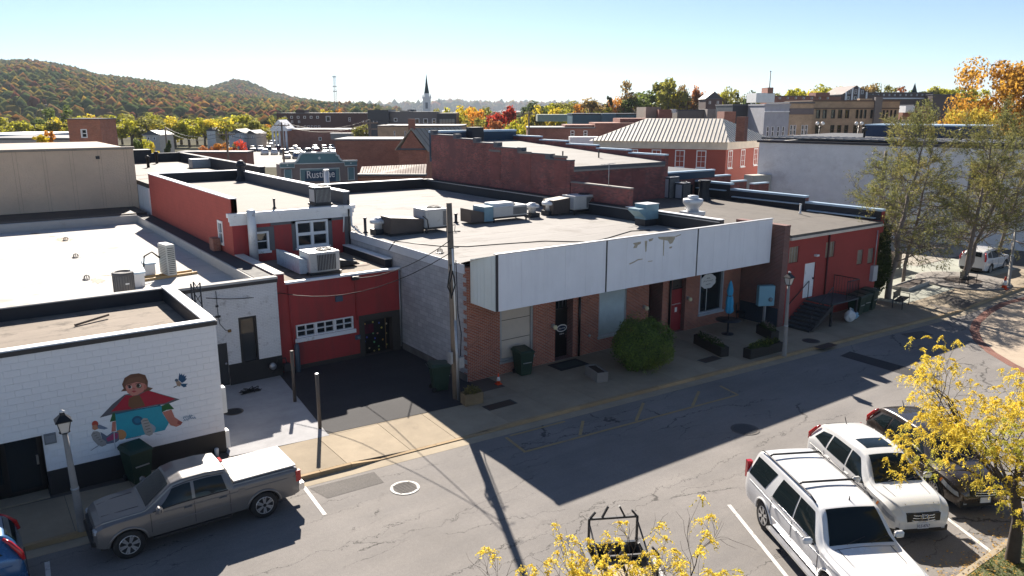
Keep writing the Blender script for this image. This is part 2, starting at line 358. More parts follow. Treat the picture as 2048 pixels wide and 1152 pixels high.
white_trim = M('white_trim', (.80, .80, .80), rough=.45, var=.06, dirt=((.4, .38, .34), 2.0, .6)); white_block = M('white_block', (.80, .79, .785), rough=.7, var=.06, vs=2.0, bump=.25, bs=25, dirt=((.64, .62, .60), 1.6, .55, .2))
fascia_m = M('fascia_sheet', (.80, .81, .84), rough=.5, var=.05, vs=.9, dirt=((.72, .725, .76), 2.2, .50, .12)); fascia_side = M('fascia_board', (.76, .81, .76), rough=.55, var=.05)
navy = M('dark_strip', (.018, .022, .035), rough=.4, var=.1); stucco = M('tan_stucco', (.70, .52, .37), rough=.95, var=.12, vs=.35, bump=.9, bs=9, bd=.04, coord='UV')
metal_w = M('white_metal', (.66, .67, .68), rough=.4, metal=.2, var=.08, dirt=((.35, .27, .2), 3., .6)); metal_g = M('galvanised', (.42, .43, .44), rough=.45, metal=.6, var=.15, vs=4); metal_d = M('dark_metal', (.035, .036, .04), rough=.5, metal=.3, var=.2)
metal_beige = M('beige_unit', (.50, .49, .46), rough=.5, var=.08, vs=2, dirt=((.30, .26, .22), 2.5, .6)); duct_brown = M('brown_duct', (.085, .065, .055), rough=.6, var=.25, vs=2); metal_teal = M('teal_unit', (.16, .28, .34), rough=.5, var=.15, vs=3)
coping_m = M('coping_metal', (.52, .52, .52), rough=.45, metal=.3, var=.08); sky_metal = M('pale_blue_flashing', (.42, .55, .66), rough=.4, metal=.2, var=.12)
glass = GLASS('window_glass', (.015, .02, .024)); glass_w = GLASS('pale_glass', (.16, .2, .22), .1); black_gloss = M('black_door', (.008, .008, .009), rough=.35, var=.1)
wood = M('weathered_wood', (.21, .165, .125), rough=.85, var=.3, vs=2, bump=.5, bs=20); plank_m = M('new_plank', (.50, .33, .15), rough=.7); rubber = M('rubber', (.012, .012, .013), rough=.75, var=.2); chrome = M('chrome', (.75, .75, .76), rough=.12, metal=1., var=0)
green_bin = M('green_bin', (.014, .04, .026), rough=.5, var=.15); red_door = M('red_door', (.28, .022, .028), rough=.45); curtain = M('curtain', (.52, .60, .61), rough=.8); kraft = M('kraft_paper', (.56, .47, .38), rough=.85, var=.08, vs=2, bump=.4, bs=3)
yellow_paint = M('faded_yellow_paint', (.36, .26, .12), rough=.85, dirt=((.20, .18, .16), 3.0, .52)); white_paint = M('road_paint', (.62, .61, .58), rough=.8, dirt=((.24, .23, .22), 7.0, .5)); brick_pave = BRICK('brick_paving', (.24, .085, .055), (.19, .065, .045), (.2, .14, .11), bw=.2, bh=.1)
soil = M('soil', (.045, .028, .018), var=.4, vs=4, bump=.8, bs=12); leafy = LEAF('planter_leaves', col=(.045, .075, .02)); cable_m = M('cable', (.012, .012, .012), rough=.6, var=0)
white_plastic = M('white_plastic', (.72, .72, .70), rough=.5, var=.04)
# ---------------------------------------------------------------- ground, road, kerb, pavement
def ky(x): return 21.05 - .0583 * (x - 9.8) if x < 44 else 19.05 + (x - 44) * .04
g = MB(); g.sheet([(-4000, -400), (9000, -400), (9000, 9000), (-4000, 9000)], -.06); g.build('ground', town_ground, kind='structure')
g = MB(); xs = [-60, -20, 0, 9.8, 20, 30, 40, 44, 46, 52, 70, 140]
g.sheet([(-60, -60), (140, -60)] + [(x, ky(x) - .45) for x in reversed(xs)], 0.0); road = g.build('road', asphalt, kind='structure')
g = MB()
for i in range(len(xs) - 1):
    a, b_ = xs[i], xs[i + 1]; g.sheet([(a, ky(a) - .45), (b_, ky(b_) - .45), (b_, ky(b_)), (a, ky(a))], .004)
g.build('gutter', gutter_c, kind='structure')
def kh(x):
    if 10.0 < x < 13.9: return .03
    if 9.0 < x <= 10.0: return .13 - .10 * (x - 9.0)
    if 13.9 <= x < 14.9: return .03 + .10 * (x - 13.9)
    if 44.3 < x < 46.8: return .03
    return .13
kx = [-40 + i * 2.0 for i in range(24)] + [8, 9, 10, 12, 13.9, 14.9] + [16 + 2 * i for i in range(15)] + [44.3, 45, 46.8, 48] + [50 + 4 * i for i in range(10)]
kerb = tag(bpy.data.objects.new('kerb', None), kind='structure'); COL.objects.link(kerb)
for i in range(len(kx) - 1):
    a, b_ = kx[i], kx[i + 1]; e = .006; ha, hb = kh(a), kh(b_); k = MB()
    P = [(a + e, ky(a), -.05), (b_ - e, ky(b_), -.05), (b_ - e, ky(b_) + .16, -.05), (a + e, ky(a) + .16, -.05), (a + e, ky(a) + .02, ha), (b_ - e, ky(b_) + .02, hb), (b_ - e, ky(b_) + .16, hb), (a + e, ky(a) + .16, ha)]
    k.add(P, [(3, 2, 1, 0), (4, 5, 6, 7), (0, 1, 5, 4), (1, 2, 6, 5), (2, 3, 7, 6), (3, 0, 4, 7)]); k.build('kerb_stone', kerb_c, kerb)
sw = MB()
for i in range(len(kx) - 1):
    a, b_ = kx[i], kx[i + 1]; y1 = 25.6 if b_ < 43 else 27.0
    za, zb_ = kh(a) - .012, kh(b_) - .012
    sw.add([(a, ky(a) + .16, za), (b_, ky(b_) + .16, zb_), (b_, ky(b_) + 2.6, .116), (a, ky(a) + 2.6, .116)], [(0, 1, 2, 3)]); sw.add([(a, ky(a) + 2.6, .116), (b_, ky(b_) + 2.6, .116), (b_, y1, .116), (a, y1, .116)], [(0, 1, 2, 3)])
sidewalk = sw.build('sidewalk', joint, kind='structure')
def slab(x0, x1, y0a, y0b, y1a, y1b, h0a, h0b, h1, mat=concrete, par=sidewalk, g_=.008):
    k = MB(); P = [(x0+g_, y0a+g_, h0a), (x1-g_, y0b+g_, h0b), (x1-g_, y1b-g_, h1), (x0+g_, y1a-g_, h1)]
    P = [(x, y, z - .03) for x, y, z in P] + P; k.add(P, [(3, 2, 1, 0), (4, 5, 6, 7), (0, 1, 5, 4), (1, 2, 6, 5), (2, 3, 7, 6), (3, 0, 4, 7)]); return k.build('paving_slab', mat, par)
x = -8.0
while x < 58:
    w = random.choice((1.7, 1.9, 2.2)) if x < 14.5 else random.choice((2.0, 2.3, 2.6)); x1 = x + w
    r2 = 2.55
    slab(x, x1, ky(x) + .16, ky(x1) + .16, ky(x) + r2, ky(x1) + r2, kh(x), kh(x1), .13)
    yb = 24.35 if x1 < 6.4 else (24.0 if x < 15.8 else (25.3 if x < 43 else 26.8))
    mt = concrete if x < 43 else plaza_c
    if yb - ky(x1) - r2 > .4: slab(x, x1, ky(x) + r2, ky(x1) + r2, yb, yb, .13, .13, .13, mt)
    x = x1
g = MB(); g.sheet([(6.05, 23.9), (9.3, 23.6), (10.25, 31.0), (6.05, 31.0)], .135); g.build('patio', patio_c, kind='structure')
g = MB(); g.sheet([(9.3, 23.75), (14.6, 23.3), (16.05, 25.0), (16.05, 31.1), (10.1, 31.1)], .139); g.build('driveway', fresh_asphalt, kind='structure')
g = MB(); g.sheet([(43.2, 24.6), (55, 24.6), (55, 32), (43.2, 32)], .125); g.build('plaza', plaza_c, kind='structure')
g = MB(); g.sheet([(55, 25.5), (55, 40), (67.5, 40), (68.6, 22.8), (57, 22.3)], .10); g.build('gravel_lot', M('pale_gravel', (.33, .295, .24), var=.2, vs=3, bump=.4), kind='structure')
# concrete crossing with its brick band
band = [gz(*p) for p in ((2110, 578), (2048, 594), (2000, 606), (1966, 624), (1944, 643), (1939, 660), (1946, 680), (1972, 704), (2015, 730), (2080, 760), (2200, 805))]
B_ = np.array([p[:2] for p in band]); T_ = np.gradient(B_, axis=0); T_ /= np.linalg.norm(T_, axis=1)[:, None]; Nn = np.stack([-T_[:, 1], T_[:, 0]], 1)
g = MB(); inn = B_ + Nn * .42; 
if np.mean(inn[:, 0]) < np.mean(B_[:, 0]): inn = B_ - Nn * .42
for i in range(len(B_) - 1): g.add([(*B_[i], .006), (*B_[i+1], .006), (*inn[i+1], .006), (*inn[i], .006)], [(0, 1, 2, 3)])
g.build('brick_band', brick_pave, kind='structure')
g = MB(); g.sheet([tuple(p) for p in inn] , .008); g.build('crossing_slab', CONC('crossing_concrete', (.38, .31, .235)), kind='structure')
# road paint and patches
def stripe(p, q, w, mat, name, z=.008, par=road):
    p, q = np.array(p[:2], float), np.array(q[:2], float); t = (q - p) / np.linalg.norm(q - p); n = np.array([-t[1], t[0]]) * w / 2
    return MB().sheet([tuple(p - n), tuple(q - n), tuple(q + n), tuple(p + n)], z).build(name, mat, par)
for a, b_ in (((1012, 875), (1051, 905)), ((1053, 903), (1476, 790)), ((1160, 871), (1166, 842)), ((1272, 842), (1287, 806)), ((1385, 812), (1398, 783)), ((1476, 790), (1440, 772)), ((1020, 872), (1130, 843))): stripe(gz(*a), gz(*b_), .11, yellow_paint, 'bay_marking')
stripe(gz(608, 974), gz(650, 1030), .11, white_paint, 'bay_marking'); stripe(gz(94, 1124), gz(98, 1165), .11, white_paint, 'bay_marking')
DIRV = np.array([-.478, -.878]); DIRV /= np.linalg.norm(DIRV)
for p in ((1458, 1010), (1893, 1036)):
    a = gz(*p)[:2]; stripe(a, a + DIRV * 5.2, .11, white_paint, 'bay_marking')
a = gz(1458, 1010)[:2]
for k in (-1, ):
    stripe(gz(1300, 1105)[:2], gz(1300, 1105)[:2] + DIRV * 4.5, .11, white_paint, 'bay_marking')
MB().sheet([tuple(gz(*p)[:2]) for p in ((618, 977), (748, 944), (768, 965), (655, 997))], .005).build('asphalt_patch', patch_asphalt, road)
MB().sheet([tuple(gz(*p)[:2]) for p in ((1680, 712), (1700, 703), (1850, 745), (1880, 752), (1850, 762))], .005).build('asphalt_patch', fresh_asphalt, road)
MB().sheet([tuple(gz(*p)[:2]) for p in ((1800, 668), (1845, 662), (1868, 670), (1830, 680))], .005).build('asphalt_patch', patch_asphalt, road)
def disc(name, c, r, mats, label, cat, z=.01, ring=True):
    t = thing(name, label, cat, (c[0], c[1], z)); b_ = MB(); b_.lathe([(r, 0), (r, .006)], n=28, smooth=False); b_.build('frame', mats[0], t, at=(0, 0, 0))
    b_ = MB(); b_.lathe([(r * .8, .006), (r * .8, .012)], n=28, smooth=False)
    for k in range(-3, 4): b_.box(-r * .65, r * .65, k * r * .19 - .012, k * r * .19 + .012, .012, .018)
    b_.build('lid', mats[1], t, at=(0, 0, 0)); return t
disc('manhole_cover', gz(810, 976), .44, (white_paint, patch_asphalt), 'manhole cover ringed with white paint in the sunlit road', 'manhole')
disc('manhole_cover', gz(1490, 859), .5, (patch_asphalt, metal_d), 'dark manhole cover at the shadow edge near the white cars', 'manhole')
disc('manhole_cover', gz(1622, 682, .13), .42, (joint, metal_d), 'round dark cover in the pavement beside the middle lamp post', 'manhole', z=.135)
disc('manhole_cover', gz(467, 824, .13), .36, (joint, metal_d), 'round cover in the patio beside the mural building', 'manhole', z=.14)
for i, (px, py, w, lb) in enumerate(((1000, 810, 1.3, 'rusty utility lid in the pavement beside the utility pole'), (1419, 719, 1.1, 'dark utility lid in the pavement below the flower planters'), (1652, 692, 1.2, 'barred drain grate in the pavement beside the kerb inlet'))):
    c = gz(px, py, .13); t = thing('drain_grate', lb, 'grate', (c[0], c[1], .132)); MB().cbox(0, 0, 0, w, .5, .008).build('frame', metal_d, t, at=(0, 0, 0))
    for k in range(-2, 3): MB().cbox(0, k * .09, .008, w * .85, .05, .006).build('bar', M('rust', (.07, .045, .03)), t, at=(0, 0, 0))
# grass island with kerb, bottom right
isl = MB(); isl.sheet([(2.5, 3.0), (40, 3.0), (40, 6.95), (2.5, 6.95)], .12); isl.build('grass_verge', grass_m, kind='structure')
ik = tag(bpy.data.objects.new('island_kerb', None), kind='structure'); COL.objects.link(ik)
for i in range(19): MB().box(2.5 + i * 2 + .006, 4.5 + i * 2 - .006, 6.95, 7.1, -.05, .13).build('kerb_stone', gutter_c, ik)
n = 9000; px_ = rng.uniform(15, 27, n); py_ = rng.uniform(4.3, 6.93, n); hh = rng.uniform(.03, .09, n); an = rng.uniform(0, 6.28, n); lx, ly = rng.normal(0, .03, n), rng.normal(0, .03, n); wv_ = .012
V = np.stack([np.stack([px_ - np.cos(an) * wv_, py_ - np.sin(an) * wv_, np.full(n, .12)], 1), np.stack([px_ + np.cos(an) * wv_, py_ + np.sin(an) * wv_, np.full(n, .12)], 1), np.stack([px_ + lx, py_ + ly, .12 + hh], 1)], 1).reshape(-1, 3)
tag(raw_mesh('grass', V, np.arange(3 * n).reshape(-1, 3), LEAF('grass_blades', col=(.12, .16, .035), spread=.4)), 'short grass on the verge under the yellow tree', 'grass', kind='stuff')
n = 1500; px_ = np.concatenate([rng.uniform(16, 25, 1100), rng.uniform(16, 24, 400)]); py_ = np.concatenate([rng.normal(7.0, .45, 1100), rng.uniform(4.5, 7.5, 400)]); an = rng.uniform(0, 6.28, n); s_ = rng.uniform(.02, .045, n); zz = np.where(py_ < 7.1, .16, .012) + rng.uniform(0, .01, n)
V = np.stack([np.stack([px_ + np.cos(an + k * 1.57) * s_ * (1 if k % 2 else .5), py_ + np.sin(an + k * 1.57) * s_ * (1 if k % 2 else .5), zz + rng.uniform(0, .02, n)], 1) for k in range(4)], 1).reshape(-1, 3)
tag(raw_mesh('fallen_leaves', V, np.arange(4 * n).reshape(-1, 4), LEAF('dry_leaves', col=(.45, .27, .06), spread=.4)), 'fallen yellow leaves along the island kerb', 'leaves', kind='stuff')
# ---------------------------------------------------------------- building helpers
def window(par, fr, a0, a1, b0, b1, nx=1, ny=1, fw=.06, dep=.1, fm=None, gm=None, sill=True, proud=.03, name='window', mull=.035):
    """frame proud of the wall, one pane object for each light, sill below"""
    fm = fm or white_trim; gm = gm or glass; w = MB()
    w.box(a0, a1, b0, b0 + fw, -dep, proud, fr=fr); w.box(a0, a1, b1 - fw, b1, -dep, proud, fr=fr); w.box(a0, a0 + fw, b0 + fw, b1 - fw, -dep, proud, fr=fr); w.box(a1 - fw, a1, b0 + fw, b1 - fw, -dep, proud, fr=fr)
    ia0, ia1, ib0, ib1 = a0 + fw, a1 - fw, b0 + fw, b1 - fw
    for i in range(1, nx): c = ia0 + (ia1 - ia0) * i / nx; w.box(c - mull / 2, c + mull / 2, ib0, ib1, -dep, proud - .008, fr=fr)
    for j in range(1, ny): c = ib0 + (ib1 - ib0) * j / ny; w.box(ia0, ia1, c - mull / 2, c + mull / 2, -dep, proud - .012, fr=fr)
    o = w.build(name, fm, par)
    for i in range(nx):
        for j in range(ny):
            x0 = ia0 + (ia1 - ia0) * i / nx; x1 = ia0 + (ia1 - ia0) * (i + 1) / nx; z0 = ib0 + (ib1 - ib0) * j / ny; z1 = ib0 + (ib1 - ib0) * (j + 1) / ny
            MB().box(x0, x1, z0, z1, -dep + .004, -dep + .02, fr=fr).build('pane', gm, o)
    if sill: MB().box(a0 - .06, a1 + .06, b0 - .1, b0 - .002, -.05, proud + .08, fr=fr).build('sill', fm, o)
    return o
def coping(par, x0, x1, y0, y1, z, mat=None, t=.06, ov=.03): return MB().box(x0 - ov, x1 + ov, y0 - ov, y1 + ov, z, z + t).build('coping', mat or coping_m, par)
def bxp(par, name, mat, x0, x1, y0, y1, z0, z1): return MB().box(x0, x1, y0, y1, z0, z1).build(name, mat, par)
# ---------------------------------------------------------------- mural building (white painted block)
M_ = thing('block_building', 'white painted block building with a mural of a child on its street wall', 'building', (0, 24.35, 0))
fM = front(24.35); dr = [gy(0, 868, 24.35), gy(96, 868, 24.35), gy(90, 1000, 24.35)]
DX0, DX1, DZ1 = -1.5, 1.08, float(gy(40, 880, 24.35)[2])
w = MB(); w.wall(fM, -9, 6.08, .05, 4.42, .27, [(DX0, DX1, .1, DZ1, .5)], m=0, mr=1); w.build('wall', [M('white_mortar', (.72, .71, .70), bump=.3), black_gloss], M_)
k = MB(); k.box(-9, DX0, .06, .87, 0, .016, fr=fM); k.box(DX1, 6.08, .06, .87, 0, .016, fr=fM); k.build('base_band', black_band, M_)
blk = {}; rest = MB(); cnt = 0
for r in range(18):
    z0 = .87 + r * .1972; z1 = z0 + .1972
    x = -9 + (.2 if r % 2 else 0) - .4
    while x < 6.08:
        x0, x1 = max(x, -9), min(x + .4, 6.08); x += .4
        if x1 - x0 < .05: continue
        if z0 < DZ1 and x1 > DX0 and x0 < DX1:
            if x0 >= DX0 and x1 <= DX1 and z1 <= DZ1 + .02: continue
            if x0 < DX0: x1 = min(x1, DX0)
            elif x1 > DX1: x0 = max(x0, DX1)
            if z1 > DZ1 and x0 >= DX0 and x1 <= DX1: pass
            if x1 - x0 < .05: continue
        if z0 < DZ1 < z1 and x1 > DX0 and x0 < DX1:
            rest.box(x0 + g_, x1 - g_, DZ1 + .002, z1 - g_, 0, .010, fr=fM); continue
        pr = .010 + random.uniform(-.0015, .0015); g_ = .0014
        if x1 > .2 and cnt < 300 and (x1 - x0) > .39:
            key = random.randrange(3)
            if key not in blk:
                b_ = MB(); e = .003; a_, h_ = .4 - 2 * g_, .1972 - 2 * g_
                P = [(0, 0, 0), (a_, 0, 0), (a_, 0, h_), (0, 0, h_), (e, -.010, e), (a_ - e, -.010, e), (a_ - e, -.010, h_ - e), (e, -.010, h_ - e)]
                b_.add(P, [(4, 5, 6, 7), (0, 1, 5, 4), (1, 2, 6, 5), (2, 3, 7, 6), (3, 0, 4, 7)]); o = b_.build('block', white_block, M_, at=(0, 0, 0)); blk[key] = o
            else:
                o = blk[key].copy(); COL.objects.link(o)
            o.location = (x0 + g_, random.uniform(-.0012, .0012), z0 + g_); cnt += 1
        else: rest.box(x0 + g_, x1 - g_, z0 + g_, z1 - g_, 0, pr, fr=fM)
rest.build('block_courses', white_block, M_, kind='stuff')
bxp(M_, 'roof', dusty_roof, -9, 5.78, 24.64, 30.3, 3.6, 4.05); bxp(M_, 'side_wall', white_block, 5.80, 6.07, 24.63, 30.5, .05, 4.04); bxp(M_, 'interior', black_gloss, -8.9, 5.7, 24.90, 30.3, .05, 3.3)
w = MB(); w.box(-9, 6.06, 24.37, 24.65, 3.0, 4.44); w.box(5.78, 6.06, 24.65, 30.3, 4.06, 4.5); w.box(5.765, 5.78, 24.65, 30.3, 3.5, 4.5); w.build('parapet', tar, M_)
bxp(M_, 'rear_parapet', tar, -9, 6.06, 30.3, 30.52, 3.0, 4.5)
MB().box(-9, 6.12, 4.43, 4.56, -.02, .05, fr=fM).build('edge_trim', M('bronze_trim', (.035, .033, .035), rough=.45), M_)
w = MB(); w.box(-9, 6.10, 24.34, 24.67, 4.561, 4.60); w.box(5.74, 6.11, 24.67, 30.3, 4.561, 4.62); w.build('coping', white_trim, M_); bxp(M_, 'rear_coping', white_roof, -9, 6.08, 30.24, 30.56, 4.5, 4.54)
dd = MB(); dd.box(DX1 - 1.0, DX1 - .04, .14, 2.15, -.46, -.42, fr=fM); do = dd.build('door', black_gloss, M_); MB().box(DX1 - .9, DX1 - .14, .3, 2.0, -.42, -.414, fr=fM).build('pane', glass, do); MB().box(DX1 - .2, DX1 - .14, 1.0, 1.3, -.414, -.37, fr=fM).build('handle', chrome, do)
MB().box(DX0, DX1 - 1.05, .6, 2.15, -.46, -.44, fr=fM).build('shop_window', glass, M_); MB().box(DX0 + .02, DX1 - .02, .1, .16, -.45, .14, fr=fM).build('step', concrete, M_)
for (px, py0, py1, lb) in ((452, 772, 826, ''), (459, 858, 895, '')):
    a, b_ = gy(px - 6, py1, 24.50), gy(px + 6, py0, 24.50); o = MB().cbox(6.16, 24.60, a[2], .16, .3, b_[2] - a[2], bev=.015); o.build('junction_box', white_plastic, M_)
p = gy(100, 876, 24.35); sc_ = MB(); sc_.box(p[0] - .15, p[0] + .15, p[2] - .15, p[2] + .15, .012, .09, fr=fM); o = sc_.build('wall_light', M('lead_grey', (.16, .17, .18)), M_); MB().box(p[0] - .12, p[0] + .12, p[2] - .1, p[2] + .1, .09, .1, fr=fM).build('lens', M('dull_lens', (.22, .23, .25), rough=.3), o)
p = gy(431, 902, 24.35); MB().lathe([(.05, 0), (.07, .28), (0.05, .3)], (p[0], 24.20, p[2] - .15), 10).build('pipe_cap', white_plastic, M_)
# the mural: flat paint on the blocks, traced shape by shape
def mpt(x, y): q = gy(160 + x * 256 / 1569., 720 + y * 188 / 1152., 24.337); return (q[0], q[2])
mural_c = {}
def mshape(pts, col, lay, par, name):
    key = 'mural_%d_%d_%d' % tuple(int(c * 999) for c in col); mt = M(key, col, rough=.7, var=.1, vs=3)
    return MB().prism([mpt(*p) for p in pts], .0128 + lay * .0009, .0132 + lay * .0009, fr=fM, m=0).build(name, mt, par)
cape = [(240, 708), (400, 540), (545, 425), (830, 370), (1020, 425), (1225, 482), (1060, 545), (940, 555), (700, 600), (440, 655)]
RED = (.36, .012, .03); FLESH = (.48, .17, .12)
mu = mshape(cape, (.10, .095, .11), 0, M_, 'mural'); mu['label'] = 'painted child wearing a red roof and blue birdhouse'
def el(cx, cy, rx, ry, n=20, rot=0): return [(cx + rx * math.cos(t) * math.cos(rot) - ry * math.sin(t) * math.sin(rot), cy + rx * math.cos(t) * math.sin(rot) + ry * math.sin(t) * math.cos(rot)) for t in [2 * math.pi * i / n for i in range(n)]]
S_ = [([(380, 632), (450, 560), (560, 430), (700, 440), (830, 372), (1010, 430), (1170, 475), (1040, 530), (930, 545), (640, 600)], RED, 1, 'cape'), ([(600, 470), (660, 440), (730, 430), (800, 560), (640, 598), (590, 560)], (.16, .07, .03), 2, 'cape_shade'),
 ([(430, 652), (700, 602), (1000, 560), (1010, 650), (1090, 770), (1040, 860), (930, 885), (560, 965), (450, 870)], (.02, .30, .38), 0, 'birdhouse'), ([(430, 650), (980, 550), (1000, 562), (620, 628), (440, 668)], (.015, .10, .16), 3, 'eave_shade'),
 (el(705, 742, 68, 57), (.012, .09, .17), 3, 'entrance_hole'), (el(705, 742, 40, 32), (.015, .15, .25), 4, 'entrance_hole'),
 ([(1000, 560), (1090, 530), (1155, 600), (1060, 612), (1005, 640)], (.015, .10, .02), 4, 'sleeve'), ([(400, 650), (430, 650), (440, 745), (365, 758)], (.02, .10, .03), 4, 'sleeve'),
 ([(1010, 640), (1120, 605), (1160, 700), (1210, 735), (1258, 762), (1235, 795), (1180, 818), (1110, 800), (1070, 740)], FLESH, 5, 'arm'), ([(1200, 740), (1258, 762), (1235, 795), (1190, 780)], (.30, .07, .055), 6, 'fingers'), ([(395, 760), (438, 750), (440, 870), (385, 880)], FLESH, 5, 'arm'),
 (el(500, 915, 68, 62), (.50, .22, .08), 5, 'knee'), ([(250, 880), (330, 930), (400, 880), (470, 880), (480, 980), (440, 1010), (330, 1030), (270, 970)], (.13, .15, .20), 6, 'shoe'), ([(320, 960), (420, 890), (470, 900), (460, 960), (340, 1000)], (.36, .05, .13), 7, 'shoe_panel'),
 ([(135, 920), (160, 875), (210, 870), (245, 890), (265, 960), (320, 1000), (325, 1040), (270, 1062), (215, 1040), (160, 980)], (.33, .30, .28), 7, 'shoe_sole'), ([(745, 745), (780, 710), (825, 715), (860, 780), (895, 860), (890, 910), (850, 930), (800, 915), (775, 850)], (.36, .33, .29), 8, 'shoe_sole'), ([(855, 770), (905, 800), (930, 830), (915, 880), (895, 890)], (.30, .33, .38), 7, 'shoe_side'),
 ([(515, 300), (545, 220), (620, 175), (720, 162), (800, 185), (832, 260), (830, 330), (895, 345), (860, 372), (790, 390), (560, 380), (500, 385), (535, 350)], (.13, .055, .03), 3, 'hair'),
 ([(555, 330), (570, 300), (690, 270), (790, 280), (812, 330), (770, 390), (700, 430), (640, 438), (580, 400)], (.52, .20, .15), 4, 'face'), ([(545, 300), (600, 225), (740, 200), (800, 250), (795, 290), (700, 268), (575, 305)], (.17, .075, .04), 5, 'fringe'),
 (el(800, 330, 18, 32, 12), (.45, .14, .10), 5, 'ear'), (el(612, 332, 27, 20, 14), (.55, .50, .46), 5, 'eye'), (el(608, 330, 19, 19, 14), (.03, .012, .01), 6, 'iris'), (el(722, 318, 34, 27, 14), (.10, .11, .06), 5, 'eye_patch'), (el(722, 312, 24, 18, 14), (.58, .54, .5), 6, 'eye'), (el(715, 312, 19, 18, 14), (.03, .012, .01), 7, 'iris'),
 ([(630, 382), (660, 372), (695, 380), (660, 398)], (.35, .03, .04), 6, 'mouth'), ([(640, 350), (660, 335), (682, 352), (660, 362)], (.42, .11, .09), 6, 'nose'), ([(575, 312), (630, 296), (632, 304), (580, 320)], (.08, .03, .02), 7, 'eyebrow'), ([(675, 290), (740, 280), (742, 289), (680, 298)], (.08, .03, .02), 7, 'eyebrow'),
 (el(185, 785, 40, 42, 14), (.45, .06, .03), 8, 'bird_head'), ([(150, 800), (200, 790), (225, 840), (180, 860), (150, 845)], (.48, .20, .11), 9, 'bird_breast'), ([(205, 800), (240, 790), (345, 835), (300, 850), (215, 840)], (.16, .20, .27), 8, 'bird_wing'),
 ([(1165, 240), (1190, 228), (1210, 255), (1245, 285), (1225, 325), (1190, 315), (1175, 275)], (.30, .21, .15), 1, 'bird_body'), (el(1183, 248, 22, 18, 10), (.05, .08, .12), 2, 'bird_head'), ([(1205, 240), (1218, 160), (1235, 185), (1245, 165), (1258, 190), (1280, 170), (1275, 200), (1305, 190), (1290, 225), (1312, 225), (1285, 260), (1250, 282)], (.008, .06, .14), 3, 'bird_wing'), ([(1240, 290), (1322, 290), (1300, 308), (1308, 325), (1270, 335), (1235, 310)], (.01, .07, .15), 3, 'bird_tail'),
 ([(1145, 330), (1190, 312), (1192, 320), (1150, 342)], (.09, .07, .06), 3, 'bird_leg'), ([(130, 1108), (225, 1045), (229, 1050), (134, 1112)], (.10, .10, .12), 1, 'painted_crack'), ([(412, 880), (422, 880), (428, 1000), (440, 1084), (430, 1084), (416, 1000)], (.55, .55, .55), 9, 'shoelace'), ([(900, 900), (940, 905), (1010, 912), (940, 910)], (.10, .10, .12), 1, 'painted_crack'), ([(560, 965), (750, 925), (752, 932), (562, 972)], (.10, .12, .14), 1, 'painted_crack')]
for pts, col, lay, nm in S_: mshape(pts, col, lay, mu, nm)
for k in range(5):                                     # zigzag tread marks on the two painted soles
    mshape([(150 + k * 24, 905 + k * 24), (185 + k * 22, 890 + k * 26), (188 + k * 22, 896 + k * 26), (153 + k * 24, 911 + k * 24)], (.14, .12, .11), 9, mu, 'tread'); mshape([(765 + k * 14, 745 + k * 34), (830 + k * 10, 730 + k * 34), (832 + k * 10, 738 + k * 34), (767 + k * 14, 753 + k * 34)], (.14, .12, .11), 9, mu, 'tread')
def text_part(s, size, name, mat, par, fr, a, b, c, ext=.004, align='LEFT', sx=1.0, bold=0.0):
    cu = bpy.data.curves.new(name, 'FONT'); cu.body = s; cu.size = size; cu.extrude = ext / 2; cu.align_x = align; cu.offset = bold; cu.resolution_u = 2
    ob = bpy.data.objects.new(name, cu); COL.objects.link(ob); dg = bpy.context.evaluated_depsgraph_get(); me = bpy.data.meshes.new_from_object(ob.evaluated_get(dg)); bpy.data.objects.remove(ob)
    org = np.array(root_loc(par), float) if par is not None else np.zeros(3)
    for v in me.vertices: v.co = Vector(fr(a + v.co.x * sx, b + v.co.y, c + v.co.z) - org)
    me.materials.clear(); me.materials.append(mat); o = bpy.data.objects.new(name, me); COL.objects.link(o)
    if par is not None: o.parent = par
    return o
sig = M('blue_signature', (.02, .16, .30))
def squiggle(par, fr, a, b, c, w, h, n, mat, name, thick=.012, seed=1):
    r_ = random.Random(seed); t = MB(); pts = []
    for k in range(n * 2 + 1): pts.append(fr(a + w * k / (n * 2.0), b + h * (r_.uniform(.6, 1.0) if k % 2 else r_.uniform(0, .35)), c))
    t.tube(pts, thick, 4); return t.build(name, mat, par)
q = mpt(1268, 722); squiggle(mu, fM, q[0], q[1], .016, .28, .10, 5, sig, 'signature', .011, 3); q = mpt(1272, 752); squiggle(mu, fM, q[0], q[1], .016, .36, .10, 6, sig, 'signature', .011, 4)
# ---------------------------------------------------------------- white brick building behind the mural building
W_ = thing('brick_building', 'low white painted brick building with a bright white flat roof', 'building', (0, 30.6, 0)); fW = front(30.6)
wx = [gy(472, 632, 30.6), gy(511, 630, 30.6), gy(521, 730, 30.6), gy(437, 688, 30.6), gy(455, 688, 30.6)]
wa0, wa1, wb0, wb1 = gy(471, 636, 30.6)[0] + .1, gy(512, 630, 30.6)[0], .62, gy(490, 634, 30.6)[2]
da0, da1, db1 = gy(434, 690, 30.6)[0], gy(454, 688, 30.6)[0], gy(445, 687, 30.6)[2]
w = MB(); w.wall(fW, -9, 10.18, .05, 4.28, .28, [(wa0, wa1, wb0 + .3, wb1), (da0, da1, .14, db1)]); w.build('wall', brick_white, W_)
k = MB(); k.box(da1, 10.2, .06, 1.0, 0, .014, fr=fW); k.build('base_band', black_band, W_)
window(W_, fW, wa0 + .01, wa1 - .01, wb0 + .31, wb1 - .01, 1, 1, .07, .12, M('black_frame', (.02, .02, .022), rough=.4), GLASS('mirror_glass', (.04, .045, .05), .03), sill=False, proud=.02)
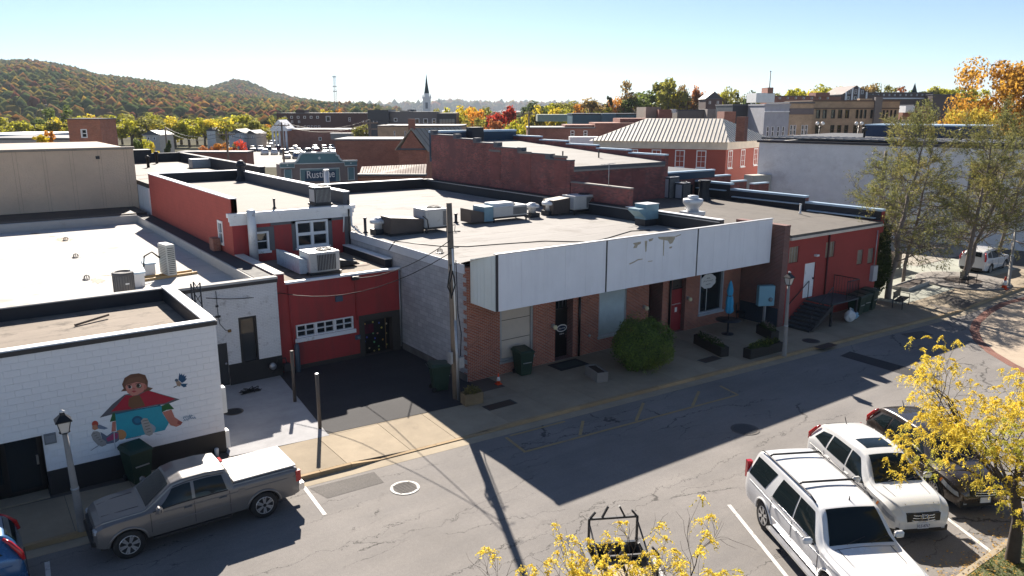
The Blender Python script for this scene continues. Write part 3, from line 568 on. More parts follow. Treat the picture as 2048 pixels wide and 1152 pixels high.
dd = MB(); dd.box(da0 + .01, da1 - .01, .15, db1 - .01, -.1, -.04, fr=fW); do = dd.build('door', M('grey_door', (.03, .032, .036), rough=.5), W_); MB().box(da1 - .14, da1 - .06, 1.05, 1.12, -.04, .03, fr=fW).build('handle', chrome, do)
bxp(W_, 'roof', white_roof, -9, 9.38, 30.86, 54.7, 3.7, 3.86); bxp(W_, 'side_wall', brick_white, 9.5, 10.17, 30.9, 54.8, .05, 3.95); bxp(W_, 'interior', black_gloss, -8.9, 9.4, 31.1, 54.5, .05, 3.6)
k = MB(); k.box(9.36, 9.44, 30.9, 54.7, 3.6, 4.31); k.box(-9, 9.36, 54.6, 54.9, 3.6, 4.36); k.build('parapet', white_roof, W_)
MB().box(-9, 10.22, 30.55, 30.9, 4.281, 4.37).build('coping', white_roof, W_); MB().box(-9, 10.21, 4.14, 4.28, 0, .045, fr=fW).build('edge_trim', MATS['bronze_trim'], W_)
led = M('black_shingle', (.03, .032, .036), rough=.8, var=.3, vs=4, bump=.5, bs=8)
MB().box(9.44, 10.19, 30.95, 54.85, 4.0, 4.33).build('ledge', led, W_); MB().box(-9, 9.4, 54.9, 55.3, 4.0, 4.44).build('rear_ledge', M('brown_ledge', (.10, .085, .075)), W_); MB().box(-9, 10.1, 55.3, 59.4, 3.8, 4.4).build('rear_roof', tar, W_)
p = gz(425, 484, 4.33); MB().cbox(9.95, 38.6, 4.33, .34, .7, .6).build('scupper_box', brick_brown, W_)
k = MB(); k.tube([fW(7.75, 4.1, .03), fW(7.76, 3.2, .03), fW(7.8, 2.75, .03), fW(8.0, 2.45, .03), fW(8.15, 2.4, .05)], .012, 5); k.build('wall_cable', cable_m, W_); MB().lathe([(.07, 0), (.07, .1)], tuple(fW(8.15, 2.36, .02)), 10).build('cable_coil', M('ochre', (.25, .14, .05)), W_)
MB().box(7.65, 7.85, 3.02, 3.1, 0, .06, fr=fW).build('wall_box', metal_d, W_); MB().box(7.7, 7.8, 3.45, 3.52, 0, .05, fr=fW).build('wall_box', metal_d, W_)
# ---------------------------------------------------------------- red garage
G_ = thing('garage_building', 'low red painted garage with a strip of white windows and a spotted black door', 'building', (10.25, 30.9, 0)); fG = front(30.9)
A = lambda px, py, Y=30.9: gy(px, py, Y)
ga0, ga1, gb0, gb1 = A(592, 672)[0], A(708, 655)[0], A(650, 667)[2], A(650, 641)[2]
gd0, gd1, gdt = A(728, 640)[0], A(784, 640)[0], A(755, 638)[2]
w = MB(); w.wall(fG, 10.25, 15.95, .05, 3.94, .4, [(ga0, ga1, gb0, gb1), (gd0, gd1, .14, gdt, .35)], m=0, mr=1); w.build('wall', [red_paint, brown_trim], G_)
for i in range(3):
    a = ga0 + .02 + (ga1 - ga0 - .04) * i / 3; b_ = ga0 + .02 + (ga1 - ga0 - .04) * (i + 1) / 3; window(G_, fG, a + .01, b_ - .01, gb0 + .01, gb1 - .01, 2, 2, .05, .12, sill=False, proud=.03, mull=.032)
MB().box(ga0 - .04, ga1 + .06, gb0 - .17, gb0 - .005, -.02, .1, fr=fG).build('sill', white_trim, G_)
k = MB(); k.box(gd0 - .25, gd0, .1, gdt + .28, 0, .03, fr=fG); k.box(gd1, 15.95, .1, gdt + .28, 0, .03, fr=fG); k.box(gd0, gd1, gdt, gdt + .28, 0, .03, fr=fG); k.box(10.6, gd0 - .25, .1, .32, 0, .02, fr=fG); k.build('brown_surround', brown_trim, G_)
do = MB().box(gd0 + .02, gd1 - .02, .15, gdt - .02, -.34, -.3, fr=fG).build('door', black_gloss, G_)
dots = [(1318, 272), (1382, 256), (1432, 262), (1490, 268), (1452, 300), (1490, 345), (1420, 345), (1385, 345), (1335, 378), (1394, 415), (1462, 395), (1492, 435), (1318, 412), (1355, 465), (1432, 475), (1394, 485), (1330, 525), (1430, 448), (1400, 385)]
dcol = [(.55, .3, .08), (.5, .45, .1), (.1, .15, .5), (.5, .42, .3), (.6, .5, .1), (.35, .3, .12), (.5, .25, .2), (.2, .4, .2), (.1, .12, .5), (.15, .5, .25)]
for i, (x, y) in enumerate(dots):
    q = gy(400 + x / 4., 580 + y / 4., 31.2); MB().lathe([(0.0, 0), (.045, .002), (.045, .006), (0, .008)], tuple(fG(q[0], q[2], -.292)), 10, ax=1).build('dot_sticker', M('dot%d' % (i % 10), dcol[i % 10], var=0), do)
q0, q1 = gy(400 + 1305/4., 580 + 280/4., 31.2), gy(400 + 1390/4., 580 + 340/4., 31.2); MB().box(q0[0], q1[0], q1[2], q0[2], -.299, -.292, fr=fG).build('door_poster', M('dark_poster', (.09, .012, .03), var=.5, vs=6), do)
MB().box(gd1 - .22, gd1 - .19, .2, gdt - .1, -.3, -.28, fr=fG).build('door_strip', M('tan_strip', (.2, .12, .06)), do)
bxp(G_, 'roof', dusty_roof, 10.6, 15.6, 31.0, 36.3, 3.6, 3.955); bxp(G_, 'side_wall', red_paint, 10.27, 10.55, 31.3, 36.3, .05, 3.59); bxp(G_, 'side_wall', red_paint, 15.6, 15.9, 31.3, 36.3, .05, 3.69); bxp(G_, 'interior', black_gloss, 10.6, 15.55, 31.32, 36.2, .05, 3.5)
MB().box(10.62, 15.98, 3.93, 4.02, -.12, .08, fr=fG).build('drip_edge', white_trim, G_)
bxp(G_, 'parapet', red_paint, 10.22, 10.6, 30.88, 36.3, 3.6, 4.36); coping(G_, 10.22, 10.6, 30.88, 36.3, 4.36, M('pale_coping', (.55, .5, .45)), .05, .02)
bxp(G_, 'parapet', tar, 15.6, 15.93, 31.6, 36.3, 3.7, 4.3); coping(G_, 15.6, 15.93, 31.6, 36.3, 4.3, white_trim, .05, .02)
q = A(677, 597); MB().box(q[0] - .16, q[0] + .16, q[2] - .12, q[2] + .12, 0, .1, fr=fG).build('wall_vent', M('blue_vent', (.07, .10, .14)), G_)
q = A(715, 674); MB().box(q[0] - .12, q[0] + .12, q[2] - .1, q[2] + .1, 0, .08, fr=fG).build('meter_base', M('blue_vent', (.07, .10, .14)), G_); MB().lathe([(.07, 0), (.07, .09), (.04, .1)], tuple(fG(q[0] + .02, q[2], .17)), 12, ax=1).build('meter_dial', glass_w, G_)
q = A(709, 560); k = MB(); k.tube([fG(q[0], 1.9, .04), fG(q[0], q[2], .04), fG(q[0] - .1, q[2] + .15, .12)], .025, 6); k.build('service_conduit', red_paint, G_); MB().cbox(q[0] - .05, 30.72, q[2] + .05, .3, .2, .16).build('floodlight', metal_d, G_)
MB().tube([fG(10.82, .3, .05), fG(10.72, 3.9, .05)], .03, 6).build('downpipe', red_paint, G_); MB().tube([fG(15.9, .3, .06), fG(15.9, 3.9, .06)], .03, 6).build('downpipe', metal_g, G_)
# ---------------------------------------------------------------- tall red building
T_ = thing('two_storey_building', 'tall red painted building with a white cornice behind the garage', 'building', (10.2, 36.35, 0)); fT = front(36.35); fTs = side(10.2)
A = lambda px, py: gy(px, py, 36.35)
sw0 = (A(506, 503)[0], A(540, 500)[0], A(520, 503)[2], A(520, 463)[2]); dw0 = (A(593, 490)[0], A(658, 490)[0], A(625, 493)[2], A(625, 440)[2])
w = MB(); w.wall(fT, 10.212, 16.1, 3.0, 6.3, .35, [sw0, dw0]); w.build('front_wall', red_paint, T_)
s0 = gx(440, 470, 10.2); s1 = gx(447, 470, 10.2); zs0, zs1 = gx(444, 490, 10.2)[2], gx(440, 441, 10.2)[2]
w = MB(); w.wall(fTs, 36.36, 54.2, .1, 6.98, .3, [(min(s0[1], s1[1]) , max(s0[1], s1[1]) + .25, zs0, zs1)]); w.build('side_wall', red_paint_T, T_)
window(T_, fTs, min(s0[1], s1[1]) + .01, max(s0[1], s1[1]) + .24, zs0 + .01, zs1 - .01, 1, 2, .12, .1, sill=False)
window(T_, fT, *[v + d for v, d in zip(sw0, (.01, -.01, .01, -.01))], 1, 2, .09, .12); window(T_, fT, *[v + d for v, d in zip(dw0, (.01, -.01, .01, -.01))], 2, 2, .10, .12, mull=.14)
k = MB()
for (a, b_, c, d) in ((sw0[0] - .12, sw0[0], sw0[2], sw0[3] + .2), (sw0[1], sw0[1] + .25, sw0[2], sw0[3] + .2), (sw0[0], sw0[1], sw0[3], sw0[3] + .2), (dw0[0] - .2, dw0[0], dw0[2] - .1, dw0[3] + .22), (dw0[1], dw0[1] + .2, dw0[2] - .1, dw0[3] + .22), (dw0[0], dw0[1], dw0[3], dw0[3] + .22), (12.0, 16.1, 5.62, 5.75), (15.75, 16.1, 4.0, 5.62)): k.box(a, b_, c, d, 0, .025, fr=fT)
k.build('grey_trim', grey_trim, T_)
k = MB(); k.box(10.1, 16.2, 5.76, 5.95, 0, .07, fr=fT); k.box(10.05, 16.25, 5.95, 6.15, 0, .13, fr=fT); k.box(10.0, 16.3, 6.15, 6.34, -.1, .2, fr=fT); k.build('cornice', white_trim, T_)
bxp(T_, 'roof', tan_roof2, 10.5, 15.8, 36.4, 53.9, 6.1, 6.36); bxp(T_, 'side_parapet', tar, 10.22, 10.5, 36.9, 54.2, 6.2, 6.979); coping(T_, 10.2, 10.5, 36.4, 54.2, 6.985, white_trim, .05, .015)
bxp(T_, 'parapet', M('grey_parapet', (.075, .08, .095), rough=.6, var=.2), 15.8, 16.12, 36.4, 54.2, 3.5, 6.97); coping(T_, 15.8, 16.12, 36.4, 54.2, 6.972, white_trim, .05, .015); bxp(T_, 'rear_parapet', tar, 10.5, 15.8, 53.9, 54.2, 5, 6.97); coping(T_, 10.52, 15.78, 53.9, 54.2, 6.972, white_trim, .05, .015)
bxp(T_, 'parapet_end', navy, 10.24, 10.5, 36.36, 36.9, 6.35, 6.979)
b_, t_ = gy(508, 515, 36.0), gy(505, 420, 36.0); k = MB(); k.lathe([(.2, 0), (.2, t_[2] - 3.95), (.12, t_[2] - 3.9)], (b_[0], 35.95, 3.93), 14); o = k.build('flue_pipe', metal_w, T_); MB().lathe([(.42, 0), (.22, .12)], (b_[0], 35.95, 3.93), 4, smooth=False).build('flashing', metal_g, o)
MB().tube([(15.95, 36.2, 3.9), (15.95, 36.2, 6.6)], .04, 6).build('vent_pipe', metal_d, T_); MB().tube([(15.7, 36.2, 5.9), (15.62, 36.2, 5.0)], .035, 6).build('vent_pipe', white_plastic, T_)
MB().tube([(16.05, 36.15, 6.2), (16.05, 36.1, 5.3), (16.2, 33.2, 4.4)], .05, 6).build('downpipe', white_plastic, T_)
# ---------------------------------------------------------------- main shop building
S_ = thing('shop_building', 'long brick shop building with a pale panelled fascia over its shopfronts', 'building', (16, 25.3, 0)); fS = front(25.3); fL = side(16.0)
A = lambda px, py, Y=25.3: gy(px, py, Y)
X0, X1 = 16.0, 33.2
w1 = (A(1000, 680)[0], A(1066, 680)[0], A(1035, 716)[2], 3.3); d1 = (A(1110, 690)[0], A(1145, 690)[0], .14, 3.3, .45); w2 = (A(1197, 640)[0], A(1252, 640)[0], A(1225, 668)[2], 3.3); d2 = (A(1296, 640)[0], A(1323, 640)[0], .14, 3.3, .9); d3 = (A(1342, 630)[0], A(1369, 630)[0], .14, 3.3, .3); w3 = (A(1398, 600)[0], A(1445, 600)[0], A(1420, 624)[2], 3.35)
w = MB(); w.wall(fS, X0 + .02, X1, .05, 4.9, .4, [w1, d1, w2, d2, d3, w3], m=0, mr=1); w.build('front_wall', [brick_red, brick_dark], S_)
w = MB(); w.wall(fL, 25.32, 54.0, .05, 4.72, .3); w.build('side_wall', block_grey, S_)
for i in range(24): MB().box(25.29, 25.52 if i % 2 else 25.72, .13 + i * .19, .13 + (i + 1) * .19 - .006, 0, .012, fr=fL).build('quoin', brick_red if i % 2 else block_grey, S_)
MB().box(25.4, 36.2, 4.64, 5.02, .0, .03, fr=fL).build('edge_flashing', M('flashing_w', (.62, .63, .65), rough=.4, var=.08), S_)
MB().box(25.3, 36.2, .1, .45, 0, .02, fr=fL).build('plinth', M('stained_plinth', (.14, .13, .12), var=.4, vs=2), S_)
rf = MB(); rf.add([(16.0, 25.9, 4.98), (30.5, 25.9, 4.98), (30.5, 53.6, 4.98), (16.0, 53.6, 4.98)], [(0, 1, 2, 3)]); rf.add([(16.0, 25.9, 4.979), (16.02, 25.35, 5.15), (33.15, 25.35, 5.15), (33.15, 25.9, 4.979)], [(0, 1, 2, 3)]); rf.add([(16.02, 25.35, 5.15), (16.2, 23.55, 5.66), (33.1, 23.55, 5.66), (33.15, 25.35, 5.15)], [(0, 1, 2, 3)])
rf.box(16.3, 30.6, 26, 53.6, 4.6, 4.9); rf.build('roof', tan_roof, S_)
bxp(S_, 'rear_parapet', tar, 16.1, 30.6, 53.6, 54.0, 4.5, 5.68); coping(S_, 16.1, 30.0, 53.6, 54.0, 5.685, white_trim, .05, .03)
bxp(S_, 'parapet', tar, 30.35, 30.7, 24.6, 53.6, 4.5, 5.70); bxp(S_, 'termination_bar', metal_g, 30.32, 30.349, 24.6, 53.6, 5.58, 5.63); coping(S_, 30.36, 30.7, 24.6, 31.2, 5.702, white_trim, .03, .01)
# fascia
FY, F0, F1, FB, FT = 23.5, 16.2, 33.1, 3.46, 5.68; fF = front(FY)
fa = MB(); fa.prism([(23.52, FB + .02), (25.29, FB + .02), (25.29, 5.12), (23.52, FT - .03)], F0 + .02, F1 - .02, Fr((0, 0, 0), (0, 1, 0), (0, 0, 1), (1, 0, 0))); fas = fa.build('fascia', M('fascia_core', (.30, .31, .32)), S_)
cuts = [F0, gy(1212, 540, FY)[0], gy(1394, 500, FY)[0], F1]
for i in range(3):
    a, b_ = cuts[i] + (.10 if i == 0 else .045), cuts[i + 1] - .045; n = max(1, round((b_ - a) / 1.2))
    for j in range(n):
        MB().box(a + (b_ - a) * j / n + .003, a + (b_ - a) * (j + 1) / n - .003, FB, FT, 0 + random.uniform(0, .003), .022, fr=fF).build('panel', fascia_m, fas)
    MB().box(cuts[i] - (.0 if i == 0 else .045), cuts[i] + (.1 if i == 0 else .045), FB + .005, FT - .005, -.01, .012, fr=fF).build('joint_strip', navy, fas)
fFs = side(F0)
for j in range(7):
    y0 = 23.53 + j * .25; y1 = y0 + .25; zt = lambda y: FT - .02 - (y - 23.5) * .235
    k = MB(); k.prism([(y0 + .006, FB), (y1 - .006, FB), (y1 - .006, zt(y1)), (y0 + .006, zt(y0))], 0, .02 + (j % 2) * .004, fr=fFs); k.build('board', fascia_side, fas)
MB().box(F0 - .02, F1 + .02, FT, FT + .035, -.14, .05, fr=fF).build('cap_trim', coping_m, fas)
pa = gy(1265, 488, FY), gy(1355, 475, FY); sm = M('peeled_stain', (.46, .40, .30), var=.35, vs=7)
def stain(pts, nm='stain'): MB().prism([(gy(1150 + x / 4., 330 + y / 4., FY)[0], gy(1150 + x / 4., 330 + y / 4., FY)[2]) for x, y in pts], .0225, .0245, fr=fF).build(nm, sm, fas)
for st in ([(460, 625), (525, 612), (522, 630), (500, 640), (490, 662), (462, 665), (475, 640)], [(555, 608), (575, 605), (568, 690), (560, 695)], [(585, 595), (625, 583), (615, 605), (590, 612)], [(660, 575), (800, 570), (795, 590), (775, 625), (755, 632), (740, 605), (712, 600), (707, 725), (700, 725), (702, 600), (668, 592)], [(800, 568), (845, 552), (842, 560), (803, 576)], [(750, 655), (775, 650), (770, 664), (754, 668)], [(430, 788), (470, 770), (500, 752), (540, 748), (535, 756), (500, 762), (470, 780), (434, 796)], [(580, 768), (618, 764), (616, 770), (582, 773)]): stain(st)
# shopfront openings
o = window(S_, fS, w1[0] + .01, w1[1] - .01, w1[2] + .01, 3.29, 1, 1, .08, .14, metal_g, kraft, sill=True, proud=-.02)
for zf in (.33, .66): q = w1[2] + (3.3 - w1[2]) * zf; MB().box(w1[0] + .1, w1[1] - .1, q, q + .02, -.121, -.11, fr=fS).build('paper_tear', black_gloss, o)
o = window(S_, fS, w2[0] + .01, w2[1] - .01, w2[2] + .01, 3.29, 1, 1, .06, .14, metal_g, glass, sill=True, proud=-.02)
n = 22
for i in range(n): a = w2[0] + .08 + (w2[1] - w2[0] - .16) * i / n; MB().lathe([(.055, 0), (.05, 3.1 - w2[2])], tuple(fS(a + .04, w2[2] + .08, -.09)), 6).build('curtain_fold', curtain, o)
o = window(S_, fS, w3[0] + .01, w3[1] - .01, w3[2] + .01, 3.34, 1, 1, .08, .14, M('pale_frame', (.4, .43, .47), rough=.4), glass, sill=True, proud=.01)
cl = MB(); q = gy(1419, 563, 25.32); 
pts = []
for k_ in range(60):
    t = 2 * math.pi * k_ / 60; r_ = 1 + .09 * abs(math.sin(t * 4)); pts.append((q[0] + .56 * r_ * math.cos(t), q[2] + .36 * r_ * math.sin(t)))
cl.prism(pts, -.112, -.10, fr=fS); cs = cl.build('cloud_sign', white_plastic, S_)
for r_, (h_, w_) in enumerate(((.08, .25), (.11, .75), (.06, .35))): squiggle(cs, fS, q[0] - w_ / 2, q[2] + .12 - r_ * .15, -.098, w_, h_, 5 + r_, M('ink', (.03, .03, .035), var=0), 'lettering', .008, 20 + r_)
MB().box(q[0] - .08, q[0] - .05, w3[2] + .1, q[2] - .3, -.115, -.108, fr=fS).build('sign_pole', white_plastic, cs)
def shop_door(d, mat, transom, dep, name='door', gl=None):
    top = 2.3; o = MB().box(d[0] + .02, d[1] - .02, .15, top, -dep, -dep + .05, fr=fS).build(name, mat, S_)
    MB().box(d[0] + .02, d[1] - .02, top, top + .08, -dep, -dep + .08, fr=fS).build('transom_bar', black_gloss, o); MB().box(d[0] + .02, d[1] - .02, top + .08, 3.28, -dep, -dep + .02, fr=fS).build('pane', gl or glass, o)
    MB().box(d[1] - .15, d[1] - .1, 1.0, 1.18, -dep + .05, -dep + .1, fr=fS).build('handle', chrome, o)
    if transom:
        for i in range(5): a = d[0] + .1 + (d[1] - d[0] - .2) * i / 4; MB().tube([fS(a, top + .12, -dep + .05), fS(a, 3.2, -dep + .05)], .012, 5).build('bar', M('iron_grey', (.12, .13, .14)), o)
    return o
o = shop_door(d1, black_gloss, True, .44); q = gy(1123, 656, 25.7); e = MB(); e.prism([(q[0] + .30 * math.cos(t * .2618), q[2] + .17 * math.sin(t * .2618)) for t in range(24)], -.39, -.38, fr=fS); e.build('oval_sign', white_plastic, o); e = MB(); e.prism([(q[0] + .25 * math.cos(t * .2618), q[2] + .125 * math.sin(t * .2618)) for t in range(24)], -.38, -.376, fr=fS); e.build('oval_field', M('ink_blue', (.02, .03, .06)), o)
squiggle(o, fS, q[0] - .18, q[2] - .05, -.372, .36, .09, 6, white_plastic, 'lettering', .009, 8); squiggle(o, fS, q[0] - .13, q[2] - .3, -.385, .26, .08, 4, white_plastic, 'lettering', .009, 9)
shop_door(d2, black_gloss, False, .85); o = shop_door(d3, red_door, False, .28, gl=M('dull_pane', (.05, .045, .04), rough=.3)); q = gy(1351, 609, 25.55); squiggle(o, fS, q[0] - .3, q[2], -.222, .62, .06, 9, white_plastic, 'lettering', .008, 12)
q = gy(1351, 616, 25.55); MB().box(q[0] - .08, q[0] + .08, q[2] - .2, q[2] + .04, -.229, -.222, fr=fS).build('notice', white_plastic, o)
for (px, py) in ((1107, 654), (1290, 616), (1377, 598)):
    q = gy(px, py, 25.2); MB().cbox(q[0], 25.24, q[2] - .02, .12, .12, .14).build('lamp_bracket', metal_g, S_); MB().lathe([(.0, -.11), (.07, -.09), (.1, 0), (.07, .08), (0, .1)], (q[0] + .03, 25.1, q[2]), 12).build('globe_lamp', M('cream_globe', (.72, .66, .42), rough=.4, var=0), S_)
for px in (1157, 1336): q = A(px, 650); MB().tube([fS(q[0], .15, .06), fS(q[0], 3.5, .06)], .06, 8).build('downpipe', black_gloss, S_)
q = gy(1178, 671, 25.3); MB().lathe([(.06, 0), (.06, .06)], tuple(fS(q[0], q[2], .06)), 10, ax=1).build('hose_tap', metal_g, S_)
# ---------------------------------------------------------------- right hand red building, its dark brick side and the stairs
RX0, RX1, RY = 33.3, 42.25, 22.9
R_ = thing('annex_building', 'red painted brick building with a sloping felt roof and steps to a white door', 'building', (RX0, RY, 0)); fR = front(RY); fRs = side(RX0)
A = lambda px, py: gy(px, py, RY)
wins = [(1577, 1596, 526, 494), (1650, 1668, 515, 484), (1713, 1724, 529, 500), (1734, 1745, 527, 497)]; ops = []
for (p0, p1, yb, yt) in wins: ops.append((A(p0, yb)[0], A(p1, yb)[0], A((p0 + p1) / 2, yb)[2], A((p0 + p1) / 2, yt)[2]))
rd = (A(1605, 590)[0], A(1626, 590)[0], A(1612, 596)[2], A(1620, 526)[2])
w = MB(); w.wall(fR, RX0 + .45, RX1, .05, 4.72, .35, ops + [rd]); w.build('front_wall', red_paint_R, R_)
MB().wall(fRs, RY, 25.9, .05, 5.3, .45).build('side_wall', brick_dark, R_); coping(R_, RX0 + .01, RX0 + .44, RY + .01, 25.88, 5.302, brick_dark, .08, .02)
MB().box(RY + .05, 25.28, .1, 1.1, 0, .02, fr=fRs).build('plinth', M('blue_plinth', (.025, .04, .06)), R_)
for op in ops:
    o = window(R_, fR, op[0] + .01, op[1] - .01, op[2] + .01, op[3] - .01, 1, 1, .03, .12, M('tan_board', (.36, .28, .19), var=.35, vs=6), M('tan_board', (.36, .28, .19)), sill=False, proud=-.08)
    for i in range(4): a = op[0] + .07 + (op[1] - op[0] - .14) * i / 3; MB().tube([fR(a, op[2] + .02, -.04), fR(a, op[3] - .02, -.04)], .014, 5).build('bar', M('pale_bar', (.45, .43, .38)), o)
o = MB().box(rd[0] + .01, rd[1] - .01, rd[2] + .01, rd[3] - .01, -.1, -.05, fr=fR).build('door', white_trim, R_); MB().box(rd[1] - .14, rd[1] - .09, rd[2] + .95, rd[2] + 1.05, -.05, .02, fr=fR).build('handle', metal_d, o)
rr = MB(); zr = lambda y: 4.86 + (y - 22.8) * .022
for (a, b_, c, d) in ((RX0 + .45, RX1 + .05, 22.8, 25.88), (30.75, RX1 + .05, 25.9, 36.6)): rr.add([(a, c, zr(c)), (b_, c, zr(c)), (b_, d, zr(d)), (a, d, zr(d)), (a, c, 4.74), (b_, c, 4.74), (b_, d, 4.74), (a, d, 4.74)], [(0, 1, 2, 3), (4, 5, 1, 0), (5, 6, 2, 1), (6, 7, 3, 2), (7, 4, 0, 3)])
rr.build('roof', felt_roof, R_)
MB().box(RX0 + .45, RX1 + .1, 4.60, 4.735, .0, .14, fr=fR).build('gutter', M('tan_gutter', (.66, .58, .48)), R_); MB().tube([fR(37.2, .2, .05), fR(37.2, 4.7, .05)], .05, 8).build('downpipe', M('dark_red_pipe', (.08, .015, .014)), R_)
for (y0, y1, z) in ((RY, 27.8, 5.42), (27.8, 33.5, 5.75), (33.5, 36.6, 6.1)):
    bxp(R_, 'parapet', brick_old if y0 > RY else red_paint_R, RX1, RX1 + .35, y0 + .002, y1 - .002, 4.2, z); coping(R_, RX1, RX1 + .35, y0 + .04, y1 - .04, z, sky_metal, .12, .03); bxp(R_, 'flashing', sky_metal, RX1 - .25, RX1 - .005, y0 + .3, y1 - .3, z - .42, z - .36); bxp(R_, 'parapet_lining', tar, RX1 - .02, RX1 - .003, y0 + .01, y1 - .01, 4.9, z - .005)
q = A(1725, 560); 
for (px, py0, py1) in ((1743, 530, 562), (1742, 575, 590)):
    a, b_ = A(px - 5, py1), A(px + 5, py0); MB().box(a[0], a[0] + .45, a[2], b_[2], 0, .2, fr=fR).build('meter_box', M('pale_grey_box', (.42, .44, .46), rough=.45), R_)
MB().tube([fR(41.85, 2.4, .1), fR(41.85, 4.4, .1)], .03, 6).build('conduit', metal_g, R_); q = A(1630, 512); MB().cbox(q[0], RY - .1, q[2], .22, .18, .1).build('floodlight', white_plastic, R_)
# stairs
LZ = rd[2] - .02
ST = thing('entrance_stairs', 'dark wooden steps and landing with iron rails below the white door', 'stairs', (33.9, 22.2, .13))
lx0, lx1, ly0, ly1 = 35.55, 38.0, 21.35, 22.86; nst = 7; sx0 = 33.75
for i in range(nst):
    z = .13 + (LZ - .13) * (i + 1) / (nst + 1); a = sx0 + (lx0 - sx0) * i / nst; MB().box(a, a + (lx0 - sx0) / nst + .02, ly0, ly1, z - .05, z).build('tread', M('dark_deck', (.045, .06, .07), rough=.7, var=.3, vs=3), ST); MB().box(a + .02, a + .04, ly0 + .03, ly1 - .03, z - .2, z - .052).build('riser', metal_d, ST)
MB().box(lx0, lx1, ly0, ly1, LZ - .08, LZ).build('landing', MATS['dark_deck'], ST)
for (x, y) in ((lx1 - .06, ly0 + .06), (lx0 + .1, ly0 + .06), (lx1 - .06, ly1 - .06)): MB().box(x - .05, x + .05, y - .05, y + .05, .13, LZ - .08).build('post', metal_d, ST)
MB().add([(sx0, ly0, .2), (sx0 + .25, ly0, .13), (lx0, ly0, LZ - .3), (lx0, ly0, LZ - .02), (sx0, ly0 - .05, .2), (sx0 + .25, ly0 - .05, .13), (lx0, ly0 - .05, LZ - .3), (lx0, ly0 - .05, LZ - .02)], [(0, 1, 2, 3), (7, 6, 5, 4), (0, 3, 7, 4), (1, 0, 4, 5), (2, 1, 5, 6), (3, 2, 6, 7)]).build('stringer', metal_d, ST)
def rail(p, q, n, h=1.0):
    p, q = np.array(p, float), np.array(q, float); up = np.array([0, 0, h]); MB().tube([p + up, q + up], .025, 6).build('handrail', metal_d, ST); MB().tube([p + up * .12, q + up * .12], .015, 5).build('bottom_rail', metal_d, ST)
    for i in range(n): a = p + (q - p) * i / (n - 1); MB().tube([a, a + up], .011 if 0 < i < n - 1 else .022, 5).build('baluster', metal_d, ST)
rail((lx1 - .05, ly1 - .05, LZ), (lx1 - .05, ly0 + .05, LZ), 10); rail((lx1 - .05, ly0 + .05, LZ), (lx1 - 1.1, ly0 + .05, LZ), 8); rail((lx0, ly0 + .03, LZ), (sx0 + .1, ly0 + .03, .2), 3, .9); rail((lx0 + .1, ly1 - .03, LZ), (sx0 + .2, ly1 - .03, .25), 2, .95)
# ---------------------------------------------------------------- neighbours behind the front row
brick_in = BRICK('infill_brick', (.27, .06, .052), (.20, .048, .042), (.22, .15, .14), ms=.008)
K_ = thing('warehouse_building', 'old dark brick warehouse with a stepped parapet behind the flat shop roof', 'building', (30.75, 36.5, 0)); fK = front(36.5); fKs = side(30.72)
stp = [(36.5, 38.9, 8.05), (38.9, 41.9, 8.33), (41.9, 44.7, 8.58), (44.7, 47.3, 8.8), (47.3, 50.0, 9.0), (50.0, 53.4, 9.2)]
k = MB()
for (a, b_, z) in stp: k.box(a, b_, 4.0, z - .1, -.35, 0, fr=fKs)
k.build('side_wall', brick_old, K_)
for i, (a, b_, z) in enumerate(stp):
    MB().box(a, b_ - .42, z - .1, z - .02, -.38, .03, fr=fKs).build('coping', M('grey_coping', (.10, .105, .12)), K_)
    MB().box(b_ - .42, b_ + .04, z - .1, z + .26, -.39, .04, fr=fKs).build('pier_cap', MATS['grey_coping'], K_)
for (px, py) in ((1050, 335), (990, 330), (1120, 345)): q = gx(px, py, 30.7); MB().box(q[1] - .6, q[1] + .6, 6.3, q[2] + .9, 0, .02, fr=fKs).build('bricked_window', brick_in, K_); MB().box(q[1] - .7, q[1] + .7, q[2] + .9, q[2] + 1.05, 0, .05, fr=fKs).build('lintel', M('stone_lintel', (.18, .16, .15)), K_)
w = MB(); w.wall(fK, 31.08, 39.2, 4.2, 7.5, .35); w.build('front_wall', brick_old, K_)
k = MB(); k.add([(31.0, 36.45, 7.62), (39.0, 36.45, 7.62), (39.0, 54, 8.55), (31.0, 54, 8.55), (31, 36.45, 7.3), (39, 36.45, 7.3), (39, 54, 7.3), (31, 54, 7.3)], [(0, 1, 2, 3), (4, 5, 1, 0), (5, 6, 2, 1), (6, 7, 3, 2), (7, 4, 0, 3)]); k.build('roof', tan_roof, K_); MB().box(31.0, 39.0, 7.42, 7.62, .05, .09, fr=fK).build('eave_board', MATS['grey_coping'], K_)
for i, (a, b_, z) in enumerate([(36.5, 40, 8.0), (40, 43.4, 8.2), (43.4, 46.9, 8.4), (46.9, 50.3, 8.6), (50.3, 54, 8.85)]): bxp(K_, 'parapet', brick_old, 39.0, 39.35, a + .002, b_ - .002, 5, z); coping(K_, 39.0, 39.35, a + .04, b_ - .04, z, sky_metal, .1, .03)
bxp(K_, 'rear_parapet', M('navy_lining', (.03, .06, .10)), 31, 39.3, 53.9, 54.2, 7, 9.25); coping(K_, 31, 39.3, 53.9, 54.2, 9.25, sky_metal, .16, .04); q = gy(946, 270, 53.6); MB().cbox(q[0], 53.3, 8.3, 1.1, .9, 1.35).build('chimney', tar, K_)
for x in (33.0, 36.2): MB().tube([(x, 40, 7.7), (x, 40, 8.35)], .05, 6).build('vent_pipe', metal_d, K_)
for a in (32.2, 34.0, 36.0): MB().box(a, a + 1.2, 6.0, 7.1, 0, .02, fr=fK).build('bricked_window', brick_in, K_)
